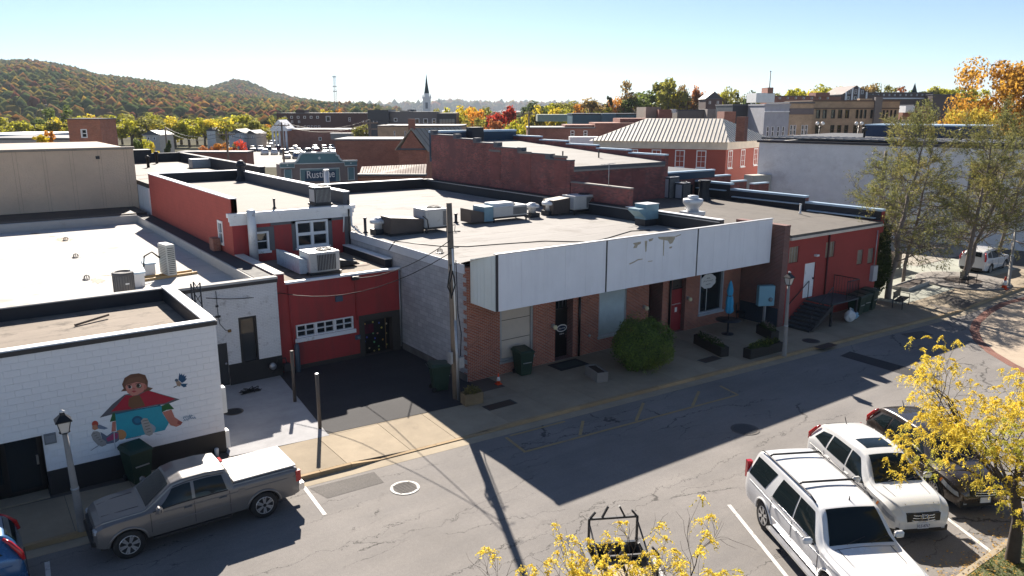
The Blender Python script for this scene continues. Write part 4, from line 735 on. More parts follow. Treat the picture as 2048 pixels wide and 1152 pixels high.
K2 = thing('brick_annex', 'low dark brick annex with pale blue coping beside the stepped warehouse', 'building', (39.4, 36.7, 0)); f2 = front(36.7); MB().wall(f2, 39.4, 44.4, 4.2, 6.75, 6.0).build('wall', brick_old, K2)
MB().box(39.4, 44.4, 6.3, 6.74, 0, .03, fr=f2).build('flashing', MATS['navy_lining'], K2); coping(K2, 39.4, 44.4, 36.7, 37.0, 6.76, sky_metal, .1, .04); bxp(K2, 'roof_edge', tar, 39.5, 44.3, 37.05, 42.6, 6.6, 6.8); MB().box(41.4, 42.1, 4.5, 5.9, 0, .05, fr=f2).build('door', tar, K2)
for i, (a, z) in enumerate(((44.42, 6.3), (46.3, 5.8), (49.0, 5.5))): bxp(K2, 'stepped_wall', brick_old, a, a + 1.9, 36.75, 37.1, 3.5, z); coping(K2, a + .02, a + 1.86, 36.75, 37.1, z, sky_metal, .1, .03)
bxp(S_, 'raised_parapet', brick_old, 30.71, 31.0, 31.3, 36.4, 5.0, 6.66); coping(S_, 30.72, 31.0, 31.3, 36.4, 6.66, M('stone_coping', (.24, .22, .2)), .07, .03)
# tan panelled building
TB = thing('panelled_building', 'tan stucco building with grooved blank wall behind the white roof', 'building', (-9, 59.5, 0)); fB = front(59.5); MB().wall(fB, -9, 10.42, .0, 8.36, 16).build('wall', M('groove_dark', (.34, .25, .18)), TB)
gxs = [gy(px, 340, 59.5)[0] for px in (28, 36, 88, 94, 142, 149, 199, 205, 251, 257)]; ed = [-9, -5.6, -5.35, -2.4, -2.15, .2] + gxs[0:] + [10.42]
for a, b_ in zip(ed[:-1], ed[1:]): MB().box(a + .007, b_ - .007, .1, 8.35, 0, .035, fr=fB).build('panel', stucco, TB)
MB().box(-9.05, 10.5, 8.36, 8.52, -.4, .1, fr=fB).build('coping', M('tan_coping', (.30, .25, .2)), TB); q = gy(195, 315, 59.5); MB().box(q[0] - .12, q[0] + .12, q[2] - .1, q[2] + .1, .035, .08, fr=fB).build('wall_vent', metal_d, TB); bxp(TB, 'roof', gravel_roof, -9, 10.4, 60, 75, 8.0, 8.1)
# gravel roof building behind the tall red one
GR = thing('gravel_roof_building', 'gravel roofed building with dark parapet and small vents behind the tall red one', 'building', (10.45, 56, 0)); fG2 = front(56.0); MB().wall(fG2, 10.45, 18.4, .0, 5.9, 24).build('wall', white_block, GR)
bxp(GR, 'roof', gravel_roof, 10.5, 18.0, 56.1, 79.6, 5.9, 6.2); bxp(GR, 'parapet', tar, 18.0, 18.4, 56.1, 80, 5.8, 6.95); coping(GR, 18.0, 18.4, 56.1, 80, 6.95, M('grey_coping', (.10, .105, .12)), .06, .03); bxp(GR, 'rear_parapet', tar, 10.5, 18.0, 79.6, 80, 5.8, 6.95); coping(GR, 10.5, 18.0, 79.6, 80, 6.95, MATS['grey_coping'], .06, .03)
for i, (a, b_) in enumerate(((57.0, 57.5), (60.2, 60.7), (63.8, 64.2))): bxp(GR, 'roof_walkway', tan_roof2, 10.8, 16.5 - i, a, b_, 6.2, 6.215)
for (px, py, h) in ((297, 335, .8), (314, 327, .9), (410, 330, .5)): q = gz(px, py, 6.2); MB().lathe([(.12, 0), (.12, h), (.2, h + .02), (.2, h + .15), (0, h + .22)], tuple(q), 10).build('vent_pipe', metal_d, GR)
q = gz(402, 335, 6.2); MB().cbox(q[0], q[1], 6.2, 1.7, 1.2, .75, bev=.03).build('roof_unit', metal_g, GR); q = gz(283, 325, 6.2); MB().cbox(q[0], q[1], 6.2, 1.6, 1.6, 1.2).build('hatch', tar, GR); bxp(GR, 'white_roof_strip', white_block, 18.45, 24.0, 57.2, 58.0, .0, 5.2)
# shop sign parapet
RU = thing('sign_parapet_building', 'grey parapet front with blue trim carrying a shop name', 'building', (25, 72, 0)); fU = front(72.0); U = lambda x, y: (lambda q: (q[0], q[2]))(gy(560 + x * 160 / 2048., 300 + y * 65 / 832., 72.0))
ux0, ux1 = U(10, 340)[0], U(1970, 300)[0]; MB().wall(fU, ux0, ux1, .0, 6.0, 1.2).build('wall', M('mauve_grey', (.16, .135, .135), rough=.8), RU)
lp = lambda pts, zz=None: [U(*p) for p in pts]
blue_t = M('slate_blue', (.085, .17, .20), rough=.6); pale_t = M('pale_trim', (.45, .50, .52), rough=.5)
top = [(10, 340), (370, 325), (440, 270), (480, 190), (500, 130), (545, 100), (560, 80), (1420, 65), (1430, 130), (1490, 145), (1510, 205), (1560, 260), (1610, 280), (1970, 270), (1970, 390), (1650, 400), (1640, 320), (360, 360), (365, 450), (10, 460)]
MB().prism(lp(top), -.25, .04, fr=fU).build('gable', blue_t, RU)
def strip(pts, nm, w=.05, r=.06, mat=pale_t):
    k = MB(); k.tube([fU(*U(*p), .06) for p in pts], r, 6); return k.build(nm, mat, RU)
strip(top[0:14], 'gable_cap', r=.09); strip([(10, 455), (365, 450), (362, 355), (1640, 320), (1655, 400), (1970, 390)], 'gable_moulding', r=.05); strip([(520, 800), (510, 490), (1515, 460), (1530, 800)], 'panel_moulding', r=.06)
MB().prism(lp([(530, 800), (525, 505), (1500, 475), (1515, 800)]), 0, .03, fr=fU).build('sign_field', blue_t, RU); sb = MB().prism(lp([(640, 800), (640, 545), (1420, 520), (1425, 800)]), .03, .06, fr=fU).build('sign_board', M('navy_sign', (.02, .05, .10)), RU)
q = U(690, 725); q2 = U(1395, 690); ts = text_part('Rusticae', 1.02, 'lettering', M('sign_white', (.62, .62, .62), var=0), RU, fU, 0, 0, .07, ext=.04)
xs_ = [v.co.x for v in ts.data.vertices]; k_ = (q2[0] - q[0]) / (max(xs_) - min(xs_)); x0_ = min(xs_)
for v in ts.data.vertices: v.co.x = (v.co.x - x0_) * k_ + q[0] - 25; v.co.z = v.co.z + q[1] - .0
ts.parent = sb
for pts in ([(110, 790), (105, 500), (290, 490), (300, 780)], [(1740, 770), (1730, 450), (1890, 445), (1900, 760)]): MB().prism(lp(pts), 0, .05, fr=fU).build('side_panel', blue_t, RU); strip(pts + [pts[0]], 'side_moulding', r=.045)
for (x, y, s_) in ((1000, 205, 40), (185, 390, 22), (1808, 335, 22)): MB().prism(lp([(x - s_, y), (x, y - s_), (x + s_, y), (x, y + s_)]), .04, .08, fr=fU).build('diamond', pale_t, RU)
# red building with the pale standing seam hip roof
z0 = 7.8; Cc, Ll, Rr_ = [np.array(gz(*p, z0)) for p in ((1459, 285), (1178, 281), (1548, 279))]; Lv, Rv = Ll - Cc, Rr_ - Cc; Dd = Ll + Rv
H_ = thing('hip_roof_building', 'red building with white sash windows under a pale seamed hip roof', 'building', (Cc[0], Cc[1], 0))
ins = lambda p, a, b_: p + Lv / np.linalg.norm(Lv) * a + Rv / np.linalg.norm(Rv) * b_
c1, l1, r1 = ins(Cc, .5, .5), ins(Ll, -.5, .5), ins(Rr_, .5, -.5); d1_ = l1 + (r1 - c1)
w = MB(); vs_ = [(*p[:2], z) for z in (0., z0 - .05) for p in (c1, r1, d1_, l1)]; w.add(vs_, [(0, 1, 5, 4), (1, 2, 6, 5), (2, 3, 7, 6), (3, 0, 4, 7)]); w.build('wall', M('terracotta_paint', (.34, .078, .055), rough=.7, var=.08), H_)
w = MB(); cc, ll, rr2 = ins(Cc, .3, .3), ins(Ll, -.3, .3), ins(Rr_, .3, -.3); dd2 = ll + (rr2 - cc); w.add([(*p[:2], z) for z in (z0 - .75, z0 - .02) for p in (cc, rr2, dd2, ll)], [(0, 1, 5, 4), (1, 2, 6, 5), (2, 3, 7, 6), (3, 0, 4, 7), (3, 2, 1, 0)]); w.build('frieze', M('cream_frieze', (.70, .62, .50)), H_)
seam_m = M('pale_metal_roof', (.80, .73, .61), rough=.5, metal=.0, var=.06); zR = 10.1; rg0, rg1 = Cc + Rv * .5 + Lv * .22, Cc + Rv * .5 + Lv * .78; rg0[2] = rg1[2] = zR
w = MB(); w.add([Cc, Rr_, Dd, Ll, rg0, rg1], [(0, 4, 5, 3), (0, 1, 4), (1, 2, 5, 4), (2, 3, 5), (3, 2, 1, 0)]); ro = w.build('roof', seam_m, H_)
def seams(e0, e1, t0, t1, n):
    for i in range(1, n):
        f = i / n; a = e0 + (e1 - e0) * f; L = np.linalg.norm(e1 - e0); d = (e1 - e0) / L; nrm = np.cross(e1 - e0, t0 - e0)
        # run up the slope square to the eave until the hip or ridge
        s0 = ((t0 - e0) @ d) / L; s1 = ((t1 - e0) @ d) / L; h = t0 - e0 - d * ((t0 - e0) @ d)
        k = f / s0 if f < s0 else ((1 - f) / (1 - s1) if f > s1 else 1.0); b_ = a + h * max(0, min(1, k)); up = np.array([0, 0, .05]); MB().tube([a + up * .5, b_ + up * .5], .035, 4).build('seam', M('seam_shade', (.42, .37, .30)), ro)  # ribs darker than the roof: the seams' shadow is put into their colour
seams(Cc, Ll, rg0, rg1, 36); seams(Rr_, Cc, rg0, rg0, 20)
ch = gz(1483, 266, 8.95); MB().cbox(ch[0], ch[1], 8.2, .8, .8, 2.2, rz=.3).build('chimney', brick_brown, H_)
def face_fr(p, q): d = (q - p) / np.linalg.norm(q - p); n = np.array([d[1], -d[0], 0]); n = n if n @ (EYE - p) > 0 else -n; return Fr((p[0], p[1], 0), (d[0], d[1], 0), (0, 0, 1), n)
fa_, fb_ = face_fr(c1, l1), face_fr(c1, r1); La, Lb = np.linalg.norm(l1 - c1), np.linalg.norm(r1 - c1)
for t in (.18, .34, .52, .70): window(H_, fa_, La * t - .5, La * t + .5, 5.15, 6.95, 2, 3, .1, .05, sill=True)
for t in (.10, .40, .72): window(H_, fb_, Lb * t - .5, Lb * t + .5, 5.15, 6.95, 2, 3, .1, .05, sill=True)
# large white brick wall on the side street
BWa, BWb = np.array([69.8, 17.0, 0]), np.array([63.0, 46.9, 0])
BW = thing('warehouse_wall_building', 'large white painted brick building with stains beyond the bare pines', 'building', (67, 30, 0)); fw_ = face_fr(BWb, BWa); Lw = np.linalg.norm(BWa - BWb)
stained = BRICK('stained_white_brick', (.86, .865, .88), (.83, .835, .85), (.74, .745, .755), ms=.008, stain=((.58, .56, .56), .28), var=.12)
wo_ = [(Lw * .585, Lw * .655, 4.6, 6.9)]
MB().wall(fw_, 0, Lw, 0, 8.0, 20, wo_).build('wall', stained, BW); window(BW, fw_, Lw * .587, Lw * .653, 4.62, 6.88, 3, 1, .1, .1, M('grey_trim', (.11, .115, .125)), glass)
MB().box(-.2, Lw + .2, 8.0, 8.2, -.5, .12, fr=fw_).build('coping', navy, BW); MB().box(-.1, Lw, 8.3, 8.45, -20, -.6, fr=fw_).build('roof', M('dark_roof', (.05, .055, .065)), BW)
k = MB()
for i in range(40): k = MB().tube([fw_(i * .75, 8.47, -.8), fw_(i * .75 + .1, 8.47, -6)], .05, 4); k.build('roof_rib', M('pale_rib', (.3, .31, .33)), BW)
for px in (1658, 1690, 1725, 1758): a = 1 + (px - 1600) * .12; MB().lathe([(.1, 0), (.1, .7), (.25, .75), (.25, .95), (0, 1.05)], tuple(fw_(a, 8.4, -5)), 10).build('vent', metal_d, BW)
MB().box(6.5, 17, 8.45, 9.5, -16, -10, fr=fw_).build('navy_block', M('navy_metal', (.02, .045, .10), rough=.5), BW); MB().box(6.4, 17.2, 9.5, 9.62, -16.1, -9.9, fr=fw_).build('navy_cap', sky_metal, BW)
lot = MB(); lot.cbox(*fw_(.5, 0, 1.0)[:2], 0, 2.2, 1.2, 5.0, rz=-.2); lot.build('lean_to', M('cream_block', (.5, .48, .42)), BW)
# ---------------------------------------------------------------- rooftop plant
ZR = 4.98
def fin_unit(name, label, c, w, d, h, rz=0.0, legs=.3, body=None, grille=(0, 1), group=None, fan=True):
    """packaged rooftop unit: body, recessed coil with fins, top fan, base rail, legs"""
    t = thing(name, label, 'roof unit', c, rz, group); bm_ = body or metal_beige
    MB().cbox(0, 0, legs, w, d, h, bev=.025).build('body', bm_, t, at=(0, 0, 0)); MB().cbox(0, 0, legs - .08, w + .1, d + .1, .08).build('base_rail', metal_d, t, at=(0, 0, 0))
    for sx in (-1, 1):
        for sy in (-1, 1): MB().cbox(sx * (w / 2 - .05), sy * (d / 2 - .05), 0, .07, .07, legs - .08).build('leg', metal_d, t, at=(0, 0, 0))
    MB().cbox(0, 0, legs + h, w * .98, d * .98, .03).build('top_panel', metal_w, t, at=(0, 0, 0))
    if fan:
        k = MB(); r_ = min(w, d) * .3; k.lathe([(r_, 0), (r_, .06), (r_ * .85, .06), (r_ * .85, .01)], (w * .15, 0, legs + h + .03), 18); f = k.build('fan_guard', metal_d, t, at=(0, 0, 0))
        for i in range(4): a = i * math.pi / 4; MB().tube([(w * .15 - r_ * math.cos(a), -r_ * math.sin(a), legs + h + .075), (w * .15 + r_ * math.cos(a), r_ * math.sin(a), legs + h + .075)], .012, 4).build('guard_wire', metal_d, f, at=(0, 0, 0))
    g0, g1 = grille; k = MB().box(-w / 2 + w * g0 + .05, -w / 2 + w * g1 - .05, -d / 2 - .006, -d / 2 - .002, legs + .08, legs + h - .08).build('coil', metal_d, t, at=(0, 0, 0))
    n = max(4, int((g1 - g0) * w / .07))
    for i in range(n): a = -w / 2 + w * g0 + .06 + ((g1 - g0) * w - .12) * i / (n - 1); MB().box(a - .008, a + .008, -d / 2 - .03, -d / 2 - .006, legs + .08, legs + h - .08).build('fin', metal_g, k, at=(0, 0, 0))
    k = MB().box(-w / 2 - .006, -w / 2 - .002, -d / 2 + .1, d / 2 - .1, legs + .1, legs + h - .1).build('side_panel', M('panel_grey', (.40, .41, .43), rough=.5), t, at=(0, 0, 0))
    return t
def duct(t, x0, x1, y0, y1, z0, z1, mat=duct_brown, nm='duct', drop=.2):
    MB().add([(x0, y0, z0), (x1, y0, z0), (x1, y1, z0), (x0, y1, z0), (x0, y0, z1 - drop * 0), (x1, y0, z1 - drop), (x1, y1, z1 - drop), (x0, y1, z1)], [(3, 2, 1, 0), (4, 5, 6, 7), (0, 1, 5, 4), (1, 2, 6, 5), (2, 3, 7, 6), (3, 0, 4, 7)]).build(nm, mat, t, at=(0, 0, 0))
c = gz(862, 462, ZR); u = fin_unit('rooftop_unit', 'white rooftop unit with a long brown duct behind the wooden pole', c, 1.3, 1.3, .88, 0, .28, grille=(.72, 1)); duct(u, -2.5, -.66, -.45, .6, .12, .92); MB().box(-2.55, -.7, -.47, .62, .02, .1).build('duct_base', metal_d, u, at=(0, 0, 0)); MB().tube([(-.8, -.6, .9), (-.6, -.72, .7), (-.55, -.72, .3)], .03, 6).build('conduit', metal_d, u, at=(0, 0, 0)); MB().tube([(.5, -.72, .3), (.9, -.9, .35), (.8, -1.0, .05), (1.1, -1.05, .02)], .03, 6).build('conduit', metal_d, u, at=(0, 0, 0))
c = gz(1010, 440, ZR); u = fin_unit('rooftop_unit', 'low rooftop unit with open coil section between the pole and the mushroom vents', c, 2.3, 1.1, .55, 0, .28, grille=(.55, 1)); MB().cbox(-.35, .1, .82, 1.4, .9, .2, bev=.02).build('hood', metal_w, u, at=(0, 0, 0)); duct(u, -2.6, -1.75, -.5, .55, .1, .82, duct_brown); duct(u, -1.75, -1.16, -.55, .6, .1, .9, metal_teal, drop=0)
c = gz(1160, 426, ZR); u = fin_unit('rooftop_unit', 'rooftop unit with open fan end beside the dark parapet wall', c, 1.9, 1.2, .78, 0, .3, grille=(.45, 1)); duct(u, -2.2, -.96, -.2, .8, .1, .9, duct_brown, drop=-.1); MB().lathe([(.0, 0), (.28, .01), (.28, .03), (0, .04)], (.5, -.65, .68), 16, ax=1).build('fan', M('rust_fan', (.12, .04, .03)), u, at=(0, 0, 0))
def mush(name, label, c, s=1.0, group=None):
    t = thing(name, label, 'roof vent', c, 0, group); MB().cbox(0, 0, 0, .62 * s, .62 * s, .25 * s).build('curb', tar, t, at=(0, 0, 0)); MB().lathe([(.22 * s, .25 * s), (.2 * s, .5 * s), (.26 * s, .55 * s)], n=16).build('neck', metal_w, t, at=(0, 0, 0)); MB().lathe([(.26 * s, .5 * s), (.40 * s, .53 * s), (.42 * s, .62 * s), (.36 * s, .70 * s), (.22 * s, .72 * s), (.2 * s, .78 * s), (0, .8 * s)], n=20).build('hood', metal_w, t, at=(0, 0, 0)); return t
mush('mushroom_vent', 'white mushroom vent beside the brown duct at the near roof edge', gz(758, 468, ZR), 1.05); mush('mushroom_vent', 'left one of the paired white mushroom vents in mid roof', gz(1064, 434, ZR), 1.05); mush('mushroom_vent', 'right one of the paired white mushroom vents in mid roof', gz(1099, 430, ZR), 1.15)
c = gz(1384, 441, ZR); t = thing('exhaust_fan', 'large white upblast exhaust fan near the fascia end', 'exhaust fan', c); MB().cbox(0, 0, 0, .9, .9, .32).build('curb', tar, t, at=(0, 0, 0)); MB().cbox(0, 0, .32, 1.0, 1.0, .2).build('base_pan', metal_w, t, at=(0, 0, 0)); MB().lathe([(.34, .5), (.36, .75), (.5, .9), (.55, 1.0), (.55, 1.2), (.5, 1.22)], n=20).build('windband', metal_w, t, at=(0, 0, 0)); MB().lathe([(.3, 1.2), (.3, 1.38), (.1, 1.42), (0, 1.42)], n=16).build('motor_cap', metal_w, t, at=(0, 0, 0))
c = gz(1291, 450, ZR); t = thing('intake_hood', 'teal metal intake hood on a dark curb by the fascia', 'roof vent', c); MB().cbox(0, 0, 0, .85, .75, .35).build('curb', tar, t, at=(0, 0, 0)); MB().cbox(.05, 0, .35, .95, .85, .8, bev=.015).build('body', metal_teal, t, at=(0, 0, 0)); MB().add([(-.42, -.42, .45), (-.42, .42, .45), (-.42, .42, .95), (-.42, -.42, .95), (-.95, -.42, .85), (-.95, .42, .85), (-.95, .42, .95), (-.95, -.42, .95)], [(0, 4, 7, 3), (1, 2, 6, 5), (3, 7, 6, 2), (0, 1, 5, 4), (4, 5, 6, 7)]).build('rain_hood', metal_teal, t, at=(0, 0, 0)); MB().cbox(.05, 0, 1.15, .98, .88, .02).build('lid', metal_w, t, at=(0, 0, 0))
def pipe(name, label, c, r, h, mat=metal_d, cap=False, cat='roof vent'):
    t = thing(name, label, cat, c); MB().lathe([(r * 2.2, 0), (r * 1.3, .06), (r, .1), (r, h)], n=10).build('stack', mat, t, at=(0, 0, 0))
    MB().lathe([(r * 1.25, h - .04), (r * 1.25, h + .03), (r * .7, h + .03)], n=10).build('collar', mat, t, at=(0, 0, 0)); return t
pipe('vent_pipe', 'thin dark vent pipe on the shop roof left of the mushroom vent', gz(731, 466, ZR), .07, .75); pipe('vent_pipe', 'short dark vent pipe right of the wooden pole', gz(912, 446, ZR), .08, .5); pipe('vent_pipe', 'white capped vent pipe on the annex felt roof', gz(1600, 427, 5.0), .05, .55, white_plastic)
pipe('vent_pipe', 'small dark vent pipe at the front of the tall red roof', gz(549, 417, 6.36), .05, .45); pipe('vent_pipe', 'white capped vent behind the parapet beside the sign building', gz(654, 372, ZR), .2, 1.3, metal_w); pipe('vent_pipe', 'white ball topped vent beside the fan end rooftop unit', gz(1187, 405, ZR), .06, 1.3, white_plastic)
def drain(label, c):
    t = thing('roof_drain', label, 'drain', c); MB().lathe([(.2, 0), (.18, .02), (.1, .03)], n=12).build('flange', metal_d, t, at=(0, 0, 0))
    for i in range(8): a = i * math.pi / 4; MB().tube([(.13 * math.cos(a), .13 * math.sin(a), .02), (.10 * math.cos(a), .10 * math.sin(a), .16), (0, 0, .2)], .012, 4).build('strainer_bar', metal_d, t, at=(0, 0, 0))
drain('roof drain strainer nearest the fascia corner', gz(880, 506, ZR)); drain('small roof drain left of the thin vent pipe', gz(711, 459, ZR)); drain('roof drain in the brown stain on the white roof', gz(132, 481, 3.86)); drain('middle roof drain on the white roof', gz(152, 515, 3.86)); drain('roof drain nearest the condenser on the white roof', gz(174, 559, 3.86))
st_m = M('roof_dirt', (.33, .25, .18), var=.5, vs=3)
for j, (cx_, cy_, rx_, ry_) in enumerate(((128, 479, 20, 4.5), (70, 467, 15, 1.6), (195, 562, 17, 6), (212, 551, 12, 1.2), (105, 473, 8, 1.2), (345, 600, 14, 2))):
    rr_ = random.Random(j); MB().sheet([tuple(gz(cx_ + rx_ * rr_.uniform(.35, 1.1) * math.cos(a * .209), cy_ + ry_ * rr_.uniform(.35, 1.1) * math.sin(a * .209), 3.865)[:2]) for a in range(30)], 3.866 + j * .0004).build('dirt_stain', st_m, W_)
# white roof plant
c = gz(250, 588, 3.86); t = thing('condenser', 'round grey condenser standing on the white roof', 'condenser', c); MB().lathe([(.36, 0), (.38, .05), (.38, .78), (.36, .82)], n=24).build('casing', M('grey_louvre', (.12, .115, .11), rough=.5), t, at=(0, 0, 0)); MB().lathe([(.40, .80), (.40, .88), (.3, .92), (.3, .88)], n=24).build('top_ring', M('dark_grey', (.07, .07, .075)), t, at=(0, 0, 0))
for i in range(24): a = i * math.pi / 12; MB().tube([(.385 * math.cos(a), .385 * math.sin(a), .06), (.385 * math.cos(a), .385 * math.sin(a), .78)], .012, 4).build('louvre', M('dark_grey', (.07, .07, .075)), t, at=(0, 0, 0))
MB().box(.0, .14, -.405, -.395, .45, .5).build('badge', white_plastic, t, at=(0, 0, 0))
c = gz(338, 552, 3.86); t = thing('heat_pump', 'tall slim heat pump on timber rails on the white roof', 'heat pump', c, .15); MB().cbox(0, 0, .1, .38, .95, 1.35, bev=.02).build('casing', M('cream_casing', (.50, .50, .46), rough=.45), t, at=(0, 0, 0))
for i in range(16): MB().box(-.2, -.192, -.42, .42, .18 + i * .075, .2 + i * .075).build('louvre', metal_d, t, at=(0, 0, 0)); 
for i in range(14): MB().box(-.14, .14, -.483, -.476, .18 + i * .085, .21 + i * .085).build('louvre', metal_d, t, at=(0, 0, 0))
MB().tube([(-.2, .3, .8), (-.5, .35, 1.1), (-.85, .3, .95), (-.95, .3, .3)], .035, 6).build('pipe_loop', cable_m, t, at=(0, 0, 0))
for y in (-.35, .25): MB().cbox(-.1, y, 0, 2.4, .12, .1).build('timber_rail', plank_m, t, at=(0, 0, 0))
for px, py, lb in ((278, 572, 'white roof vent with blue hood beside the round condenser'), (300, 552, 'white roof vent with blue hood beside the heat pump')):
    t = thing('roof_vent', lb, 'roof vent', gz(px, py, 3.86)); MB().cbox(0, 0, 0, .42, .42, .55, bev=.01).build('stack', metal_w, t, at=(0, 0, 0)); MB().add([(-.26, -.24, .55), (.26, -.24, .55), (.26, .24, .55), (-.26, .24, .55), (-.26, -.24, .62), (.26, -.24, .62), (.26, .24, .78), (-.26, .24, .78)], [(3, 2, 1, 0), (4, 5, 6, 7), (0, 1, 5, 4), (1, 2, 6, 5), (2, 3, 7, 6), (3, 0, 4, 7)]).build('hood', sky_metal, t, at=(0, 0, 0))
t = thing('roof_plank', 'loose timber board lying on the dusty roof above the mural', 'plank', gz(180, 645, 4.05)); a, b_ = gz(150, 653, 4.05), gz(218, 636, 4.05); MB().tube([a - gz(180, 645, 4.05) + (0, 0, .05), b_ - gz(180, 645, 4.05) + (0, 0, .12)], .05, 4).build('board', wood, t, at=(0, 0, 0))
# lattice mast at the corner of the mural building roof
c = gz(408, 615, 4.35); c = np.array([6.55, 29.2, 2.6]); t = thing('lattice_mast', 'dark lattice ladder mast at the mural building roof corner', 'mast', c); H3 = 2.2
lg = [(0, 0), (.32, .0), (.16, .28)]
for (x, y) in lg: MB().tube([(x, y, 0), (x, y, H3)], .028, 6).build('leg', metal_d, t, at=(0, 0, 0))
for i in range(5):
    for j in range(3): a, b_ = lg[j], lg[(j + 1) % 3]; MB().tube([(*a, i * .45), (*b_, i * .45 + .4)], .014, 4).build('brace', metal_d, t, at=(0, 0, 0))
# garage roof unit
c = gz(640, 552, 3.95); u = fin_unit('rooftop_unit', 'large beige rooftop unit on the red garage roof', (12.75, 32.3, 3.93), 1.4, 1.2, .85, 0, .14, grille=(.2, .9)); duct(u, -1.05, -.68, -.3, 2.6, .1, .8, M('blue_white_duct', (.42, .50, .56), var=.3, vs=3, dirt=((.02, .02, .02), 3., .55)), drop=.1); duct(u, .8, 1.9, .3, 1.0, .1, .45, tar)
MB().lathe([(.55, 0), (.5, .04), (0, .05)], (14.9, 32.9, 3.93), 14).build('leaf_litter', M('leaf_litter', (.13, .07, .035), var=.4, vs=8), G_)
c = gz(641, 409, 6.36); t = fin_unit('condenser', 'square condenser on the tall red building roof edge', c, .85, .85, .8, 0, .08, body=M('dark_grey', (.07, .07, .075)), grille=(0, 1)); 
c = gz(484, 362, 6.36); t = thing('roof_chimney', 'black tarred chimney on the tall red building roof', 'chimney', c); MB().lathe([(.45, 0), (.28, .35), (.26, .9), (.34, 1.0), (.34, 1.15), (.15, 1.35), (0, 1.4)], n=8, smooth=False).build('stack', tar, t, at=(0, 0, 0)); MB().lathe([(.38, .98), (.38, 1.06)], n=8).build('collar', metal_d, t, at=(0, 0, 0))
for px, py, w_, h_, lb in ((1337, 398, .95, 1.45, 'taller dark condenser on the annex felt roof'), (1364, 400, .75, 1.1, 'shorter dark condenser on the annex felt roof')):
    c = gz(px, py, 5.05); t = fin_unit('condenser', lb, c, w_, w_, h_, 0, .06, body=M('black_louvre', (.04, .045, .05), rough=.5), grille=(0, 1))
c = gz(1407, 402, 5.05); t = thing('roof_chimney', 'black flared chimney behind the annex condensers', 'chimney', c); MB().lathe([(.55, 0), (.4, .3), (.33, .8), (.4, 1.3), (.4, 1.4), (.25, 1.4)], n=8, smooth=False).build('stack', tar, t, at=(0, 0, 0)); MB().lathe([(.44, 1.28), (.44, 1.36)], n=8).build('collar', metal_d, t, at=(0, 0, 0))
c = gx(1217, 374, 30.85); c[2] = 6.7; t = thing('tv_antenna', 'thin television antenna on the raised brick parapet', 'antenna', c); MB().tube([(0, 0, 0), (0, 0, 1.3)], .02, 6).build('mast', metal_g, t, at=(0, 0, 0)); MB().tube([(-.6, 0, 1.25), (.5, 0, 1.3)], .014, 4).build('boom', metal_g, t, at=(0, 0, 0))
for i in range(7): MB().tube([(-.5 + i * .15, -.25 + i * .02, 1.26), (-.5 + i * .15, .25 - i * .02, 1.26)], .009, 4).build('element', metal_g, t, at=(0, 0, 0))
# hose line on the shop roof
pts = [gz(*p, ZR + .02) for p in ((778, 500), (790, 482), (830, 487), (880, 492), (935, 493), (1000, 488), (1090, 482), (1180, 484), (1215, 476), (1262, 462), (1300, 460))]; tag(MB().tube(pts, .025, 5).build('roof_cable', cable_m), 'thin dark cable snaking along the shop roof edge', 'cable')
pts = [gz(1311, 437, ZR + .1), gz(1325, 442, ZR), gz(1345, 440, ZR), gz(1362, 428, ZR + .2), gz(1372, 415, ZR + .7)]; tag(MB().tube(pts, .02, 5).build('fan_cable', white_plastic), 'pale cable looping from intake hood to exhaust fan', 'cable')
# ---------------------------------------------------------------- street furniture
stone_post = M('post_concrete', (.26, .245, .225), rough=.85, var=.15, vs=3)
def lamp_post(label, base, top, h, arm=True):
    base = np.array(base, float); top = np.array(top, float); t = thing('street_lamp', label, 'street lamp', base); v = top - base; P = lambda f: v * f
    hp = 1 - .58 / h
    MB().tube([P(0), P(.02), P(hp * .5), P(hp)], [.12, .105, .085, .062], 12).build('post', stone_post, t, at=(0, 0, 0)); MB().tube([P(.36), P(.375)], [.1, .1], 12).build('collar', metal_g, t, at=(0, 0, 0))
    o = P(hp); k = MB(); k.lathe([(.07, 0), (.12, .03), (.14, .05)], tuple(o), 8); k.build('cradle', black_gloss, t, at=(0, 0, 0))
    la = MB(); la.lathe([(.125, .05), (.21, .36)], tuple(o), 4, smooth=False); gl = la.build('lantern_glass', M('lantern_pane', (.62, .58, .52), rough=.25, var=.05), t, at=(0, 0, 0))
    for i in range(4): a = math.pi / 4 + i * math.pi / 2; MB().tube([o + np.array([.128 * math.cos(a), .128 * math.sin(a), .05]), o + np.array([.215 * math.cos(a), .215 * math.sin(a), .36])], .014, 4).build('glazing_bar', black_gloss, gl, at=(0, 0, 0))
    k = MB(); k.lathe([(.27, .35), (.27, .375), (.09, .52), (.085, .56), (.06, .58), (.0, .60)], tuple(o), 4, smooth=False); k.build('lantern_roof', black_gloss, t, at=(0, 0, 0)); k = MB(); k.lathe([(.05, .58), (.07, .61), (0, .66)], tuple(o), 8); k.build('finial', M('white_cap', (.6, .6, .6)), t, at=(0, 0, 0)); return t
def lean(b, tp, h): B = gz(*b, .13); d = ray(*tp); s = (h - CAM_H) / d[2]; Q = EYE + d * s; return B, Q
B, Q = lean((165, 1060), (122, 826), 3.5); lamp_post('leaning lamp post in front of the mural wall', B, Q, 3.4)
B, Q = lean((1568, 712), (1579, 545), 3.95); lamp_post('lamp post between the flower planters and the steps', B, Q, 3.8)
B, Q = lean((2016, 574), (2037, 414), 4.6); lamp_post('lamp post by the kerb beyond the bare pines', B, Q, 4.4)
B, Q = lean((913, 797), (898, 406), 7.7)
UPOLE = thing('utility_pole', 'weathered wooden utility pole with grey conduit at the shop corner', 'utility pole', B); v = Q - B
